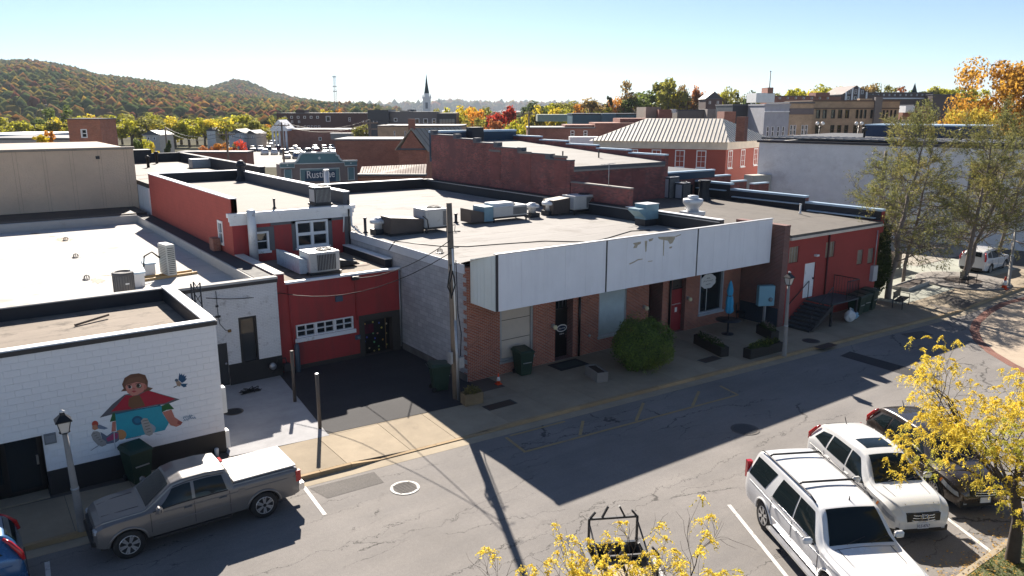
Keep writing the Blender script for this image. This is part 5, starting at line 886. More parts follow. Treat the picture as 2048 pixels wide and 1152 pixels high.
MB().tube([v * 0, v * .5, v * 1.0], [.15, .13, .105], 12).build('pole', wood, UPOLE, at=(0, 0, 0)); MB().tube([np.array([-.02, -.18, 0]), v * .42 + (-.02, -.17, 0)], .055, 8).build('conduit', metal_g, UPOLE, at=(0, 0, 0)); MB().tube([v * .42 + (-.02, -.17, 0), v * .78 + (-.02, -.15, 0)], .035, 8).build('conduit', white_plastic, UPOLE, at=(0, 0, 0))
MB().tube([np.array([.16, -.06, 1.4]), np.array([.2, -.1, 2.6]), v * .45 + (.16, -.08, 0), v * .72 + (.14, -.1, 0)], .02, 6).build('riser_cable', cable_m, UPOLE, at=(0, 0, 0)); MB().cbox(.1, -.2, 1.3, .22, .16, .42).build('meter_box', metal_g, UPOLE, at=(0, 0, 0)); MB().cbox(-.28, -.05, 1.5, .1, .25, .45).build('meter_box', metal_g, UPOLE, at=(0, 0, 0))
for f in (.70, .78, .86): MB().tube([v * f + (-.16, -.1, 0), v * f + (.28, -.12, .02)], .016, 5).build('bolt_arm', metal_d, UPOLE, at=(0, 0, 0))
pp = lambda f: B + v * f + np.array([-.1, -.12, 0])
def cable(name, label, pts, r=.016): return tag(MB().tube(pts, r, 5).build(name, cable_m), label, 'cable')
def sag(a, b_, s_, n=10): return [a + (b_ - a) * i / n - np.array([0, 0, s_ * 4 * (i / n) * (1 - i / n)]) for i in range(n + 1)]
gq = gy(709, 556, 30.75); cable('service_cable', 'upper service cable from the pole to the garage wall', sag(pp(.82), gq, .35)); cable('service_cable', 'lower service cable from the pole to the roof corner', sag(pp(.76), gy(560, 586, 30.8), .7)); cable('service_cable', 'cable running on across the white brick wall', sag(gy(560, 586, 30.8), gy(412, 596, 30.3), .12))
loop = [pp(.70), pp(.66) + (-.2, -.2, 0), pp(.60) + (-.28, -.2, 0), pp(.55) + (-.1, -.15, 0), pp(.60) + (.1, -.1, 0), pp(.67) + (.02, -.1, 0), pp(.62) + (-.22, -.25, 0), pp(.54) + (-.15, -.2, 0)]; MB().tube([p - B for p in loop], .03, 6).build('cable_coil', cable_m, UPOLE, at=(0, 0, 0))
# steel posts of the driveway
for px, py, ty, lb, tm in ((640, 857, 752, 'tall steel post at the corner of the dark driveway', metal_g), (590, 803, 710, 'steel post between the patio and the dark driveway', brown_trim)):
    b_ = gz(px, py, .13); t = thing('steel_post', lb, 'post', b_); MB().lathe([(.065, 0), (.065, 2.0)], n=12).build('tube', M('brown_post', (.10, .08, .065), rough=.6), t, at=(0, 0, 0)); MB().lathe([(.055, 2.0), (.07, 2.0), (.07, 2.03), (.04, 2.03)], n=12).build('cap', tm, t, at=(0, 0, 0))
# wheelie bins
def wheelie(label, c, rz, s=1.0, group=None):
    t = thing('wheelie_bin', label, 'trash bin', c, rz, group); k = MB(); w0, d0, w1, d1, h = .22 * s, .24 * s, .30 * s, .34 * s, .95 * s
    k.add([(-w0, -d0, .04), (w0, -d0, .04), (w0, d0, .04), (-w0, d0, .04), (-w1, -d1, h), (w1, -d1, h), (w1, d1, h), (-w1, d1, h)], [(3, 2, 1, 0), (0, 1, 5, 4), (1, 2, 6, 5), (2, 3, 7, 6), (3, 0, 4, 7), (4, 5, 6, 7)]); k.build('body', green_bin, t, at=(0, 0, 0)); MB().box(-w1 - .02, w1 + .02, -d1 - .02, d1 + .02, h - .05, h).build('rim', green_bin, t, at=(0, 0, 0))
    k = MB(); k.add([(-w1 - .03, -d1 - .04, h + .002), (w1 + .03, -d1 - .04, h + .002), (w1 + .03, d1 + .06, h + .002), (-w1 - .03, d1 + .06, h + .002), (-w1 + .04, -d1 + .03, h + .07), (w1 - .04, -d1 + .03, h + .07), (w1 - .04, d1 - .02, h + .12), (-w1 + .04, d1 - .02, h + .12)], [(3, 2, 1, 0), (0, 1, 5, 4), (1, 2, 6, 5), (2, 3, 7, 6), (3, 0, 4, 7), (4, 5, 6, 7)]); k.build('lid', green_bin, t, at=(0, 0, 0))
    MB().tube([(-w1, d1 + .1, h - .02), (w1, d1 + .1, h - .02)], .018, 6).build('handle', green_bin, t, at=(0, 0, 0))
    for sx in (-1, 1): MB().lathe([(.1, -.03), (.1, .03)], (sx * (w0 + .02), d0 + .03, .1), 14, ax=0).build('wheel', rubber, t, at=(0, 0, 0))
    MB().box(-w1 * .6, w1 * .6, -d1 * .95 - .02, -d1 * .9, h * .55, h * .58).build('grip_bar', metal_g, t, at=(0, 0, 0)); return t
wheelie('green wheelie bin against the mural building base', (3.35, 23.85, .13), .25, 1.1); wheelie('dark green wheelie bin under the papered shop window', gz(1046, 748, .13), -.1, 1.1); wheelie('green wheelie bin against the grey block wall', gz(900, 778, .13) + (-.35, .2, 0), 1.3, 1.1)
wheelie('green wheelie bin nearest the steps', (38.9, 21.95, .13), .1, 1.1); wheelie('middle green wheelie bin below the red wall', (39.75, 22.1, .13), -.05, 1.1); wheelie('green wheelie bin farthest from the steps', (40.6, 22.2, .13), .15, 1.15)
# bags by the steps
bag_m = M('bag_plastic', (.62, .62, .60), rough=.45, var=.1, vs=6); bag_b = M('bag_blue', (.25, .42, .55), rough=.4, var=.3, vs=8)
for c, s_, mt, lb in (((37.3, 21.35, .13), (.3, .25, .62), bag_m, 'white rubbish bag slumped beside the steps'), ((37.85, 21.55, .13), (.36, .3, .45), bag_b, 'blue and white rubbish bag beside the green bins')):
    t = thing('rubbish_bag', lb, 'bag', c); bm = bmesh.new(); bmesh.ops.create_icosphere(bm, subdivisions=3, radius=1)
    for v_ in bm.verts: n_ = mnoise.noise(v_.co * 2.3 + Vector(c)) * .35; v_.co = Vector((v_.co.x * s_[0] * (1 + n_), v_.co.y * s_[1] * (1 + n_), max(0, (v_.co.z * .55 + .5 + n_ * .3)) * s_[2]))
    me = bpy.data.meshes.new('sack'); bm.to_mesh(me); bm.free(); me.materials.append(mt); o = bpy.data.objects.new('sack', me); COL.objects.link(o); o.parent = t; MB().lathe([(.03, 0), (.06, .1), (.02, .14)], (0, 0, s_[2] * 1.02), 8).build('knot', mt, t, at=(0, 0, 0))
# planters
def leaf_cloud(n, cx, cy, cz, rx, ry, rz_, size, seed, shell=0.0, up=.3):
    r_ = np.random.default_rng(seed); d = r_.normal(size=(n, 3)); d /= np.linalg.norm(d, axis=1)[:, None]; rad = (shell + (1 - shell) * r_.random(n) ** .5)[:, None]
    lump = np.array([1 + .36 * mnoise.noise(Vector((float(p[0]) * 1.7 + seed, float(p[1]) * 1.7, float(p[2]) * 1.7))) for p in d])[:, None]
    c = d * rad * lump * np.array([rx, ry, rz_]) + np.array([cx, cy, cz]); nrm = d + r_.normal(size=(n, 3)) * .7 + np.array([0, 0, up]); nrm /= np.linalg.norm(nrm, axis=1)[:, None]
    t1 = np.cross(nrm, r_.normal(size=(n, 3))); t1 /= np.linalg.norm(t1, axis=1)[:, None]; t2 = np.cross(nrm, t1); s_ = (size * r_.uniform(.6, 1.3, n))[:, None]
    V = np.stack([c - t1 * s_, c - t2 * s_ * .45, c + t1 * s_, c + t2 * s_ * .45], 1).reshape(-1, 3); return V, np.arange(4 * n).reshape(-1, 4)
def planter(label, c, L, W, H, rz, mat, fol, seed, name='planter', flower=None):
    t = thing(name, label, 'planter', c, rz); k = MB(); e = .05
    k.box(-L/2, L/2, -W/2, -W/2 + e, 0, H); k.box(-L/2, L/2, W/2 - e, W/2, 0, H); k.box(-L/2, -L/2 + e, -W/2 + e, W/2 - e, 0, H); k.box(L/2 - e, L/2, -W/2 + e, W/2 - e, 0, H); k.build('box', mat, t, at=(0, 0, 0)); MB().box(-L/2 + e, L/2 - e, -W/2 + e, W/2 - e, .02, H - .06).build('soil', soil, t, at=(0, 0, 0))
    if fol: V, F_ = leaf_cloud(int(900 * L), 0, 0, H, L * .5, W * .6, .26, .055, seed); V[:, 2] = np.maximum(V[:, 2], H - .05); raw_mesh('foliage', V, F_, fol, t)
    if flower:
        V, F_ = leaf_cloud(int(160 * L), 0, 0, H + .12, L * .45, W * .5, .22, .035, seed + 5); V[:, 2] = np.maximum(V[:, 2], H); raw_mesh('blossoms', V, F_, flower, t)
    return t
fl_w = LEAF('pale_blossom', col=(.42, .30, .28), spread=.2); fl_y = LEAF('lime_leaves', col=(.20, .22, .03), spread=.35); weed = LEAF('dry_weeds', col=(.16, .14, .05), spread=.4)
box_d = M('dark_timber', (.02, .018, .017), rough=.6); stone_b = M('stone_trough', (.22, .2, .18), rough=.9, bump=.5, bs=15, var=.2)
planter('long black planter with pale flowers left of the folded umbrella', (27.55, 22.4, .13), 2.25, .42, .45, -1.86, box_d, leafy, 41, flower=fl_w); planter('long black planter with lime foliage next to the middle lamp post', (28.94, 20.55, .13), 2.2, .42, .45, -.04, box_d, leafy, 42, flower=fl_y); planter('black planter with flowers behind the lime one', (31.5, 22.2, .13), 1.35, .42, .45, -1.96, box_d, leafy, 43, flower=fl_w)
planter('rough stone trough with weeds at the foot of the utility pole', gz(944, 806, .13), .75, .45, .45, -.1, M('tan_trough', (.22, .16, .09), rough=.95, bump=.8, bs=10, var=.35), weed, 44); planter('grey stone trough beside the round evergreen bush', (20.62, 22.6, .13), 1.15, .5, .42, -1.83, stone_b, None, 45); planter('timber edged flower bed on the plaza corner', gz(1822, 573, .13), 3.2, 1.0, .22, .1, M('grey_edge', (.35, .33, .3)), None, 46)
# bush
c = gz(1283, 733, .13); BUSH = thing('evergreen_bush', 'large rounded evergreen bush in front of the curtained shop window', 'bush', c)
V, F_ = leaf_cloud(14000, 0, 0, 1.02, 1.27, 1.2, 1.06, .06, 5, shell=.7, up=.5); V2, F2 = leaf_cloud(1800, .05, 0, 1.08, 1.45, 1.36, 1.2, .055, 15, shell=.86, up=.8); V = np.concatenate([V, V2]); F_ = np.arange(len(V)).reshape(-1, 4); raw_mesh('foliage', V, F_, LEAF('bush_leaves', col=(.12, .18, .035), tint=(.22, .26, .05), spread=.6, trans=.35, spec=.5), BUSH)
for i in range(7): a = i * .9; MB().tube([(.1 * math.cos(a), .1 * math.sin(a), 0), (.35 * math.cos(a), .35 * math.sin(a), .6), (.7 * math.cos(a), .7 * math.sin(a), 1.2)], [.045, .03, .012], 6).build('stem', wood, BUSH, at=(0, 0, 0))
V, F_ = leaf_cloud(2500, 0, 0, .85, .95, .9, .8, .12, 6, shell=.5); raw_mesh('inner_foliage', V, F_, MATS['bush_leaves'], BUSH)
# door mat, cone, table with umbrella, utility cabinet, bench
c = gz(1137, 729, .14); t = thing('door_mat', 'dark rubber mat before the black shop door', 'mat', (c[0], c[1], .131), -.0); MB().cbox(0, 0, 0, 1.6, .95, .012).build('pad', M('mat_rubber', (.03, .035, .035), var=.3, vs=8), t, at=(0, 0, 0)); MB().cbox(0, 0, .012, 1.2, .55, .004).build('pattern', M('mat_green', (.05, .065, .06)), t, at=(0, 0, 0))
def cone(label, c, s=1.0):
    t = thing('traffic_cone', label, 'traffic cone', c); MB().cbox(0, 0, 0, .3 * s, .3 * s, .04 * s).build('base', M('cone_orange', (.75, .07, .015), rough=.5, var=.05), t, at=(0, 0, 0)); MB().lathe([(.12 * s, .04 * s), (.035 * s, .6 * s), (.0, .6 * s)], n=16).build('cone', MATS['cone_orange'], t, at=(0, 0, 0)); MB().lathe([(.103 * s, .2 * s), (.065 * s, .42 * s)], n=16).build('reflective_sleeve', white_plastic, t, at=(0, 0, 0))
cone('small orange and white cone by the brick corner', gz(997, 768, .13), .75); cone('orange and white cone at the foot of the far lamp post', gz(2008, 578, .13), 1.3)
c = gz(1455, 668, .13); t = thing('cafe_table', 'round black patio table under the folded umbrella', 'table', c); MB().lathe([(.62, .72), (.62, .75), (0, .75)], n=24).build('table_top', metal_d, t, at=(0, 0, 0)); MB().lathe([(.3, 0), (.3, .03), (.05, .06), (.05, .72)], n=14).build('pedestal', metal_d, t, at=(0, 0, 0))
t2 = thing('patio_umbrella', 'tall folded blue patio umbrella through the round table', 'umbrella', c); MB().tube([(0, 0, .02), (0, 0, 2.75)], .022, 8).build('pole', metal_d, t2, at=(0, 0, 0)); k = MB(); n = 20; vs_ = []; pf = [(.02, 2.72), (.08, 2.55), (.14, 2.2), (.11, 1.98), (.13, 1.93), (.17, 1.6), (.15, 1.42), (.19, 1.2), (.12, 1.08)]
for r_, z in pf:
    for i in range(n): a = 2 * math.pi * i / n; q = r_ * (1 + .25 * math.sin(i * math.pi / 2 + z)); vs_.append((q * math.cos(a + z * .4), q * math.sin(a + z * .4), z))
k.add(vs_, [(j*n+i, j*n+n+i, j*n+n+(i+1)%n, j*n+(i+1)%n) for j in range(len(pf) - 1) for i in range(n)], smooth=True); k.build('canopy', M('umbrella_blue', (.03, .30, .52), rough=.7), t2, at=(0, 0, 0)); MB().lathe([(.13, 1.94), (.135, 1.99)], n=14).build('tie_strap', metal_d, t2, at=(0, 0, 0))
for (px, py, lb) in ((1480, 640, 'dark patio chair beside the round table'), (1437, 632, 'dark patio chair against the brick wall')):
    c = gz(px, py, .13); t = thing('patio_chair', lb, 'chair', c, .6); MB().cbox(0, 0, .42, .45, .45, .03).build('seat', metal_d, t, at=(0, 0, 0)); MB().cbox(0, .21, .5, .45, .03, .4).build('backrest', metal_d, t, at=(0, 0, 0))
    for sx in (-.2, .2):
        for sy in (-.2, .2): MB().tube([(sx, sy, 0), (sx, sy, .42)], .012, 5).build('leg', metal_d, t, at=(0, 0, 0))
c = gz(1532, 640, .13); t = thing('utility_cabinet', 'pale blue electrical cabinet on a post beside the dark brick wall', 'utility box', (32.75, 23.35, .13)); MB().cbox(0, 0, 0, .1, .1, 1.15).build('post', metal_g, t, at=(0, 0, 0)); MB().cbox(0, 0, 1.15, .85, .32, 1.05, bev=.02, rz=-.5).build('cabinet', M('pale_blue_box', (.16, .34, .42), rough=.45, var=.06), t, at=(0, 0, 0)); MB().lathe([(.11, 0), (.11, .1), (.06, .12)], (.1, -.3, 1.5), 14, ax=1).build('meter', glass_w, t, at=(0, 0, 0))
def bench(label, c, rz):
    t = thing('street_bench', label, 'bench', c, rz)
    for i in range(5): MB().cbox(0, -.22 + i * .1, .43, 1.5, .08, .03).build('seat_slat', metal_d, t, at=(0, 0, 0))
    for i in range(5): MB().box(-.75, .75, .24, .27, .5 + i * .085, .57 + i * .085).build('back_slat', M('bench_mesh', (.16, .13, .08)), t, at=(0, 0, 0))
    for sx in (-.74, .74): MB().tube([(sx, -.25, 0), (sx, -.25, .65), (sx, .25, .68), (sx, .27, .95)], .022, 6).build('arm', metal_d, t, at=(0, 0, 0)); MB().tube([(sx, .25, 0), (sx, .26, .68)], .022, 6).build('leg', metal_d, t, at=(0, 0, 0))
bench('dark metal bench in the shade beside the leaning pine', gz(1815, 614, .13) + (-.2, .3, 0), .25); bench('bench under the bare pines near the parked white car', gz(1935, 570, .13), .1)
# gas meter group and cable heap beside the garage
c = gz(556, 748, .13); t = thing('gas_meter', 'grey gas meters and pipes at the garage corner', 'gas meter', (10.05, 30.25, .13)); MB().cbox(.2, 0, .25, .3, .25, .35, bev=.03).build('meter_body', metal_d, t, at=(0, 0, 0)); MB().lathe([(.14, -.06), (.14, .06)], (-.35, .1, .55), 14, ax=1).build('dial', metal_g, t, at=(0, 0, 0)); MB().tube([(-.35, .2, .2), (-.1, .2, .8), (.2, .1, .8), (.2, 0, .6)], .03, 6).build('pipe', metal_d, t, at=(0, 0, 0)); 
t = thing('gas_bottle', 'tall blue grey gas cylinder against the red garage wall', 'gas bottle', (10.85, 30.6, .13)); MB().lathe([(.10, 0), (.11, .05), (.11, 1.1), (.08, 1.22), (.04, 1.25), (.04, 1.32)], n=16).build('cylinder', M('blue_grey_bottle', (.06, .09, .12), rough=.4), t, at=(0, 0, 0)); MB().lathe([(.05, 1.3), (.05, 1.4), (0, 1.42)], n=10).build('valve', white_plastic, t, at=(0, 0, 0))
r_ = random.Random(4); c = gz(497, 785, .14); t = thing('cable_heap', 'tangled heap of dark cable on the patio', 'cable', c)
for j in range(5): MB().tube([(r_.uniform(-.4, .5), r_.uniform(-.2, .2), r_.uniform(.01, .18)) for _ in range(9)], .015, 4).build('strand', cable_m, t, at=(0, 0, 0))
# ---------------------------------------------------------------- vehicles
tyre_m = rubber; rim_m = M('alloy', (.55, .55, .56), rough=.3, metal=.8, var=.05); carglass = GLASS('car_glass', (.010, .016, .018), .03); carglass.node_tree.nodes['Principled BSDF'].inputs['Specular IOR Level'].default_value = .32; trim_black = M('black_trim', (.014, .014, .015), rough=.5, var=.1); lens_red = M('tail_lens', (.42, .01, .012), rough=.15, var=0, coat=.5); lens_clear = M('head_lens', (.38, .40, .42), rough=.1, var=.2, vs=12, coat=.5); plate_w = M('plate_white', (.62, .64, .68), rough=.4, var=0); plate_ink = M('plate_ink', (.02, .03, .10), var=0); amber = M('amber_lens', (.55, .16, .02), rough=.2, var=0)
WHEELS = {}
def wheel_mesh(r, w, spokes, style):
    key = (r, w, spokes, style)
    if key in WHEELS: return WHEELS[key]
    t = MB(); t.lathe([(r * .63, -w/2 + .01), (r * .9, -w/2), (r * .98, -w/2 + .03), (r, -w/2 + .06), (r, w/2 - .06), (r * .98, w/2 - .03), (r * .9, w/2), (r * .63, w/2 - .01)], n=32, ax=1)
    m = MB(); ri = r * .64; m.lathe([(ri, -w/2 + .02), (ri, w/2 - .005), (ri * .93, w/2 - .005), (ri * .9, w/2 - .05), (ri * .9, -w/2 + .03)], n=32, ax=1); m.lathe([(0, w/2 - .02), (ri * .24, w/2 - .02), (ri * .26, w/2 - .05), (ri * .26, -w/2 + .05)], n=14, ax=1)
    for i in range(spokes):
        a = 2 * math.pi * i / spokes
        for da in ((-.14, .14) if style == 'twin' else (0,)):
            c0, c1 = a + da * .5, a + da; p0 = np.array([ri * .2 * math.cos(c0), w/2 - .03, ri * .2 * math.sin(c0)]); p1 = np.array([ri * .95 * math.cos(c1), w/2 - .02, ri * .95 * math.sin(c1)]); m.tube([p0, p1], [.035, .028] if style == 'twin' else [.045, .04], 4)
    b_ = MB(); b_.lathe([(0, -.01), (ri * .92, -.01), (ri * .92, .0)], n=20, ax=1)
    WHEELS[key] = [x.build(nm, mt, None, at=(0, 0, 0)).data for x, nm, mt in ((t, 'tyre', tyre_m), (m, 'rim', rim_m), (b_, 'brake_disc', trim_black))]
    for o in list(bpy.data.objects):
        if o.data in WHEELS[key]: bpy.data.objects.remove(o)
    return WHEELS[key]
def smooth_tab(X, Y, g, k):
    """monotone cubic through the stations, so that panels curve instead of kinking"""
    h = np.diff(X); d = np.diff(Y) / h; m = np.zeros(len(X)); m[0], m[-1] = d[0], d[-1]
    for i in range(1, len(X) - 1):
        if d[i - 1] * d[i] > 0: w1, w2 = 2 * h[i] + h[i - 1], h[i] + 2 * h[i - 1]; m[i] = (w1 + w2) / (w1 / d[i - 1] + w2 / d[i])
    i = np.clip(np.searchsorted(X, g) - 1, 0, len(h) - 1); t = (g - X[i]) / h[i]
    return (2*t**3 - 3*t**2 + 1) * Y[i] + (t**3 - 2*t**2 + t) * h[i] * m[i] + (-2*t**3 + 3*t**2) * Y[i+1] + (t**3 - t**2) * h[i] * m[i+1]
class Car:
    def __init__(s, name, label, loc, heading, st, sill, wheels, paint, wr=.36, ww=.24, spokes=6, style='twin', arch=1.14, flare=None, cat='car', group=None, bulge=.02, crown=.025, soft=True):
        s.soft = soft
        s.T = thing(name, label, cat, loc, heading, group); s.st = np.array(st, float); s.sill = sill; s.paint = paint; s.wh = wheels; s.wr = wr; s.crown = crown; s.bulge = bulge
        X = s.st[:, 0]; xs = set(np.round(np.arange(X[0], X[-1], .07), 3)) | set(X)
        for wx in wheels:
            R = wr * arch
            for q in np.linspace(-1, 1, 15): xs.add(round(wx + R * math.sin(q * math.pi / 2), 4))
        xs = sorted(x for x in xs if X[0] <= x <= X[-1]); V = []; Fc = []; n = None
        for x in xs:
            zb = sill
            for wx in wheels:
                R = wr * arch
                if abs(x - wx) < R: zb = max(zb, wr + math.sqrt(R * R - (x - wx) ** 2))
            e = min(1.0, (x - X[0]) / .25, (X[-1] - x) / .25); zb = max(zb, sill + (1 - max(0, e)) * .06)
            rg = s.ring(x, min(zb, s.P(x)[0] - .03)); full = rg + [(p[0], -p[1], p[2]) for p in rg[-2::-1]]; n = len(full); V += full
        for i in range(len(xs) - 1):
            for j in range(n - 1): Fc.append((i*n+j, i*n+j+1, i*n+n+j+1, i*n+n+j))
        Fc.append(tuple(range(n))); Fc.append(tuple(range((len(xs) - 1) * n + n - 1, (len(xs) - 1) * n - 1, -1)))
        me = bpy.data.meshes.new('body'); me.from_pydata([tuple(p) for p in V], [], Fc); me.materials.append(paint); me.polygons.foreach_set('use_smooth', [True] * len(Fc))
        bm = bmesh.new(); bm.from_mesh(me); bmesh.ops.recalc_face_normals(bm, faces=bm.faces)
        for ed in bm.edges:
            if len(ed.link_faces) == 2 and ed.calc_face_angle() > (.6 if s.soft else .3): ed.smooth = False
        bm.to_mesh(me); bm.free(); s.body = bpy.data.objects.new('body', me); COL.objects.link(s.body); s.body.parent = s.T
        L0, L1 = X[0] + .12, X[-1] - .12; wmax = s.st[:, 3].max(); MB().box(L0, L1, -wmax * .8, wmax * .8, sill - .06, .62).build('chassis', trim_black, s.T, at=(0, 0, 0))
        for wx in wheels:
            for sd in (-1, 1):
                w = bpy.data.objects.new('wheel', None); COL.objects.link(w); w.parent = s.T; w.location = (wx, sd * (wmax - ww / 2 - .015), wr); w.rotation_euler = (0, random.uniform(0, 1), 0 if sd > 0 else math.pi)
                for nm, d in zip(('tyre', 'rim', 'brake_disc'), wheel_mesh(wr, ww, spokes, style)): o = bpy.data.objects.new(nm, d); COL.objects.link(o); o.parent = w
    def P(s, x):
        if not hasattr(s, 'tab'):
            X = s.st[:, 0]; s.gx = np.linspace(X[0], X[-1], 1200); s.tab = [smooth_tab(X, s.st[:, k], s.gx, k) if s.soft else np.interp(s.gx, X, s.st[:, k]) for k in (1, 2, 3, 4)]
        return [np.interp(x, s.gx, t) for t in s.tab]
    def prof(s, f): return .945 + .055 * math.sin(min(1, max(0, f) * 1.7) * math.pi / 2) - .018 * max(0, f - .6) / .4
    def low(s, x, z, off=0.0):
        zs, zt, wb, wt = s.P(x); return np.array([x, wb * s.prof((z - s.sill) / (zs - s.sill)) + off, z])
    def up(s, x, f, off=0.0):
        zs, zt, wb, wt = s.P(x); r = min(.09, (zt - zs) * .4); y0 = wb * s.prof(1.0); a = np.array([zt - r - zs, y0 - wt]); a = a / (np.linalg.norm(a) + 1e-9)
        return np.array([x, y0 + (wt - y0) * f + s.bulge * math.sin(math.pi * f) * min(1, (zt - zs) / .5) + off * a[0], zs + (zt - r - zs) * f + off * a[1]])
    def top(s, x, t, off=0.0):
        zs, zt, wb, wt = s.P(x); r = min(.09, (zt - zs) * .4); d = .02; sl = (s.P(x + d)[1] - s.P(x - d)[1]) / (2 * d); nz = 1 / math.sqrt(1 + sl * sl)
        return np.array([x - sl * nz * off, (wt - r) * t, zt + s.crown * (1 - t * t) + nz * off])
    def ring(s, x, zb):
        zs, zt, wb, wt = s.P(x); r = min(.09, (zt - zs) * .4); out = [tuple(s.low(x, zb + (zs - zb) * k / 6)) for k in range(7)] + [tuple(s.up(x, k / 6)) for k in range(1, 7)]
        for k in (1, 2, 3): a = k * math.pi / 6; out.append((x, wt - r + r * math.cos(a), zt - r + r * math.sin(a)))
        for k in range(0, 5): t = 1 - k / 4; out.append((x, (wt - r) * t, zt + s.crown * (1 - t * t)))
        return out
    def patch(s, fn, c, nm, mat, off=.006, nu=10, nv=6, both=True, par=None):
        """a skin on the body between four corners (p, q)"""
        res = []
        for sd in ((1, -1) if both else (1,)):
            V = []; 
            for j in range(nv + 1):
                for i in range(nu + 1):
                    u, v_ = i / nu, j / nv; p = (1-u)*(1-v_)*c[0][0] + u*(1-v_)*c[1][0] + u*v_*c[2][0] + (1-u)*v_*c[3][0]; q = (1-u)*(1-v_)*c[0][1] + u*(1-v_)*c[1][1] + u*v_*c[2][1] + (1-u)*v_*c[3][1]
                    pt = fn(p, q, off); V.append((pt[0], pt[1] * sd, pt[2]))
            m = nu + 1; k = MB(); k.add(V, [(j*m+i, j*m+i+1, j*m+m+i+1, j*m+m+i) for j in range(nv) for i in range(nu)], 0, smooth=True); o = k.build(nm, mat, par or s.T, uv=False, at=(0, 0, 0)); res.append(o)
        return res
    def seam(s, x, z0, z1, both=True, x1=None):
        for sd in (1, -1): MB().tube([np.array(s.low(x + ((x1 - x) * k / 6 if x1 else 0), z0 + (z1 - z0) * k / 6, .001)) * (1, sd, 1) for k in range(7)], .009, 4).build('door_gap', trim_black, s.T, uv=False, at=(0, 0, 0))
    def arches(s, mat, w=.03, grow=1.17):
        for wx in s.wh:
            for sd in (1, -1):
                R = s.wr * grow; pts = [np.array(s.low(wx + R * math.cos(a), max(s.sill + .02, s.wr + R * math.sin(a)), .004)) * (1, sd, 1) for a in np.linspace(-.12, math.pi + .12, 18)]; MB().tube(pts, w, 6).build('wheel_arch', mat, s.T, uv=False, at=(0, 0, 0))
    def crease(s, z, x0, x1, mat, r=.012, dz=0.0):
        for sd in (1, -1): MB().tube([np.array(s.low(x_, z + dz * (x_ - x0) / (x1 - x0), .001)) * (1, sd, 1) for x_ in np.linspace(x0, x1, 10)], r, 5).build('body_crease', mat, s.T, uv=False, at=(0, 0, 0))
    def shutline(s, pts, fn):
        MB().tube([np.array(fn(*p, .002)) for p in pts], .007, 4).build('panel_gap', trim_black, s.T, uv=False, at=(0, 0, 0))
    def handle(s, x, z, mat=None):
        for sd in (1, -1): p = s.low(x, z, .02) * np.array([1, sd, 1]); MB().cbox(p[0], p[1], p[2] - .02, .2, .05, .035, bev=.012).build('door_handle', mat or s.paint, s.T, uv=False, at=(0, 0, 0))
    def mirror(s, x, z, mat=None):
        for sd in (1, -1):
            y = s.P(x)[2]; k = MB(); k.cbox(x, sd * (y + .15), z, .13, .24, .17, bev=.045); o = k.build('mirror', mat or s.paint, s.T, uv=False, at=(0, 0, 0)); MB().tube([(x + .02, sd * (y - .06), z - .02), (x, sd * (y + .1), z + .03)], .03, 6).build('mirror_stalk', trim_black, o, uv=False, at=(0, 0, 0)); MB().cbox(x - .068, sd * (y + .15), z + .03, .006, .19, .12).build('mirror_glass', chrome, o, uv=False, at=(0, 0, 0))
    def box(s, nm, mat, *b, par=None): return MB().box(*b).build(nm, mat, par or s.T, uv=False, at=(0, 0, 0))
    def plate(s, x, z, txt, fwd=True):
        o = s.box('number_plate', plate_w, x - .01, x + .01, -.155, .155, z - .08, z + .08); sg = 1 if fwd else -1; fr = Fr((x + sg * .012, 0, z), (0, sg, 0), (0, 0, 1), (sg, 0, 0)); txt and text_local(txt, .115, 'lettering', plate_ink, o, fr, 0, -.04, .002)
def text_local(sx_, size, name, mat, par, fr, a, b, c):
    cu = bpy.data.curves.new(name, 'FONT'); cu.body = sx_; cu.size = size; cu.extrude = .001; cu.align_x = 'CENTER'; cu.resolution_u = 1; ob = bpy.data.objects.new(name, cu); COL.objects.link(ob); dg = bpy.context.evaluated_depsgraph_get(); me = bpy.data.meshes.new_from_object(ob.evaluated_get(dg)); bpy.data.objects.remove(ob)
    for v_ in me.vertices: v_.co = Vector(fr(a + v_.co.x * .8, b + v_.co.y, c + v_.co.z))
    me.materials.clear(); me.materials.append(mat); o = bpy.data.objects.new(name, me); COL.objects.link(o); o.parent = par; return o
# grey pickup, heading -X
pk = PAINT('truck_paint', (.155, .147, .142), metal=.35, rough=.38); a_, b_ = gz(263, 1116), gz(530, 1034); HD = math.pi - .0
tx = (a_[0] + b_[0]) / 2; ty = a_[1] + .80
st = [(-2.74, .98, 1.02, .78, .74), (-2.68, 1.10, 1.20, .83, .78), (-2.5, 1.12, 1.25, .86, .80), (-.93, 1.12, 1.25, .86, .80), (-.91, 1.10, 1.26, .86, .79), (-.87, 1.12, 1.50, .86, .70), (-.76, 1.12, 1.665, .86, .66), (-.3, 1.12, 1.71, .86, .665), (.3, 1.12, 1.70, .86, .665), (.58, 1.11, 1.64, .86, .65), (1.26, 1.07, 1.17, .86, .76), (1.36, 1.06, 1.155, .86, .76), (1.95, 1.04, 1.13, .85, .74), (2.24, .99, 1.09, .82, .68), (2.38, .90, 1.01, .77, .60), (2.45, .78, .86, .68, .52)]
TR = Car('pickup_truck', 'grey crew cab pickup with a pale bed cover parked at the kerb', (tx, ty, 0), HD, st, .42, (1.70, -1.70), pk, .385, .26, 6, 'twin', 1.18, cat='pickup truck', soft=False); C_ = TR
C_.patch(C_.top, [(.63, -.94), (1.22, -.94), (1.22, .94), (.63, .94)], 'windshield', carglass, .010, 14, 8, both=False); C_.patch(C_.top, [(-.885, -.85), (-.80, -.85), (-.80, .85), (-.885, .85)], 'rear_window', carglass, .012, 3, 6, both=False)
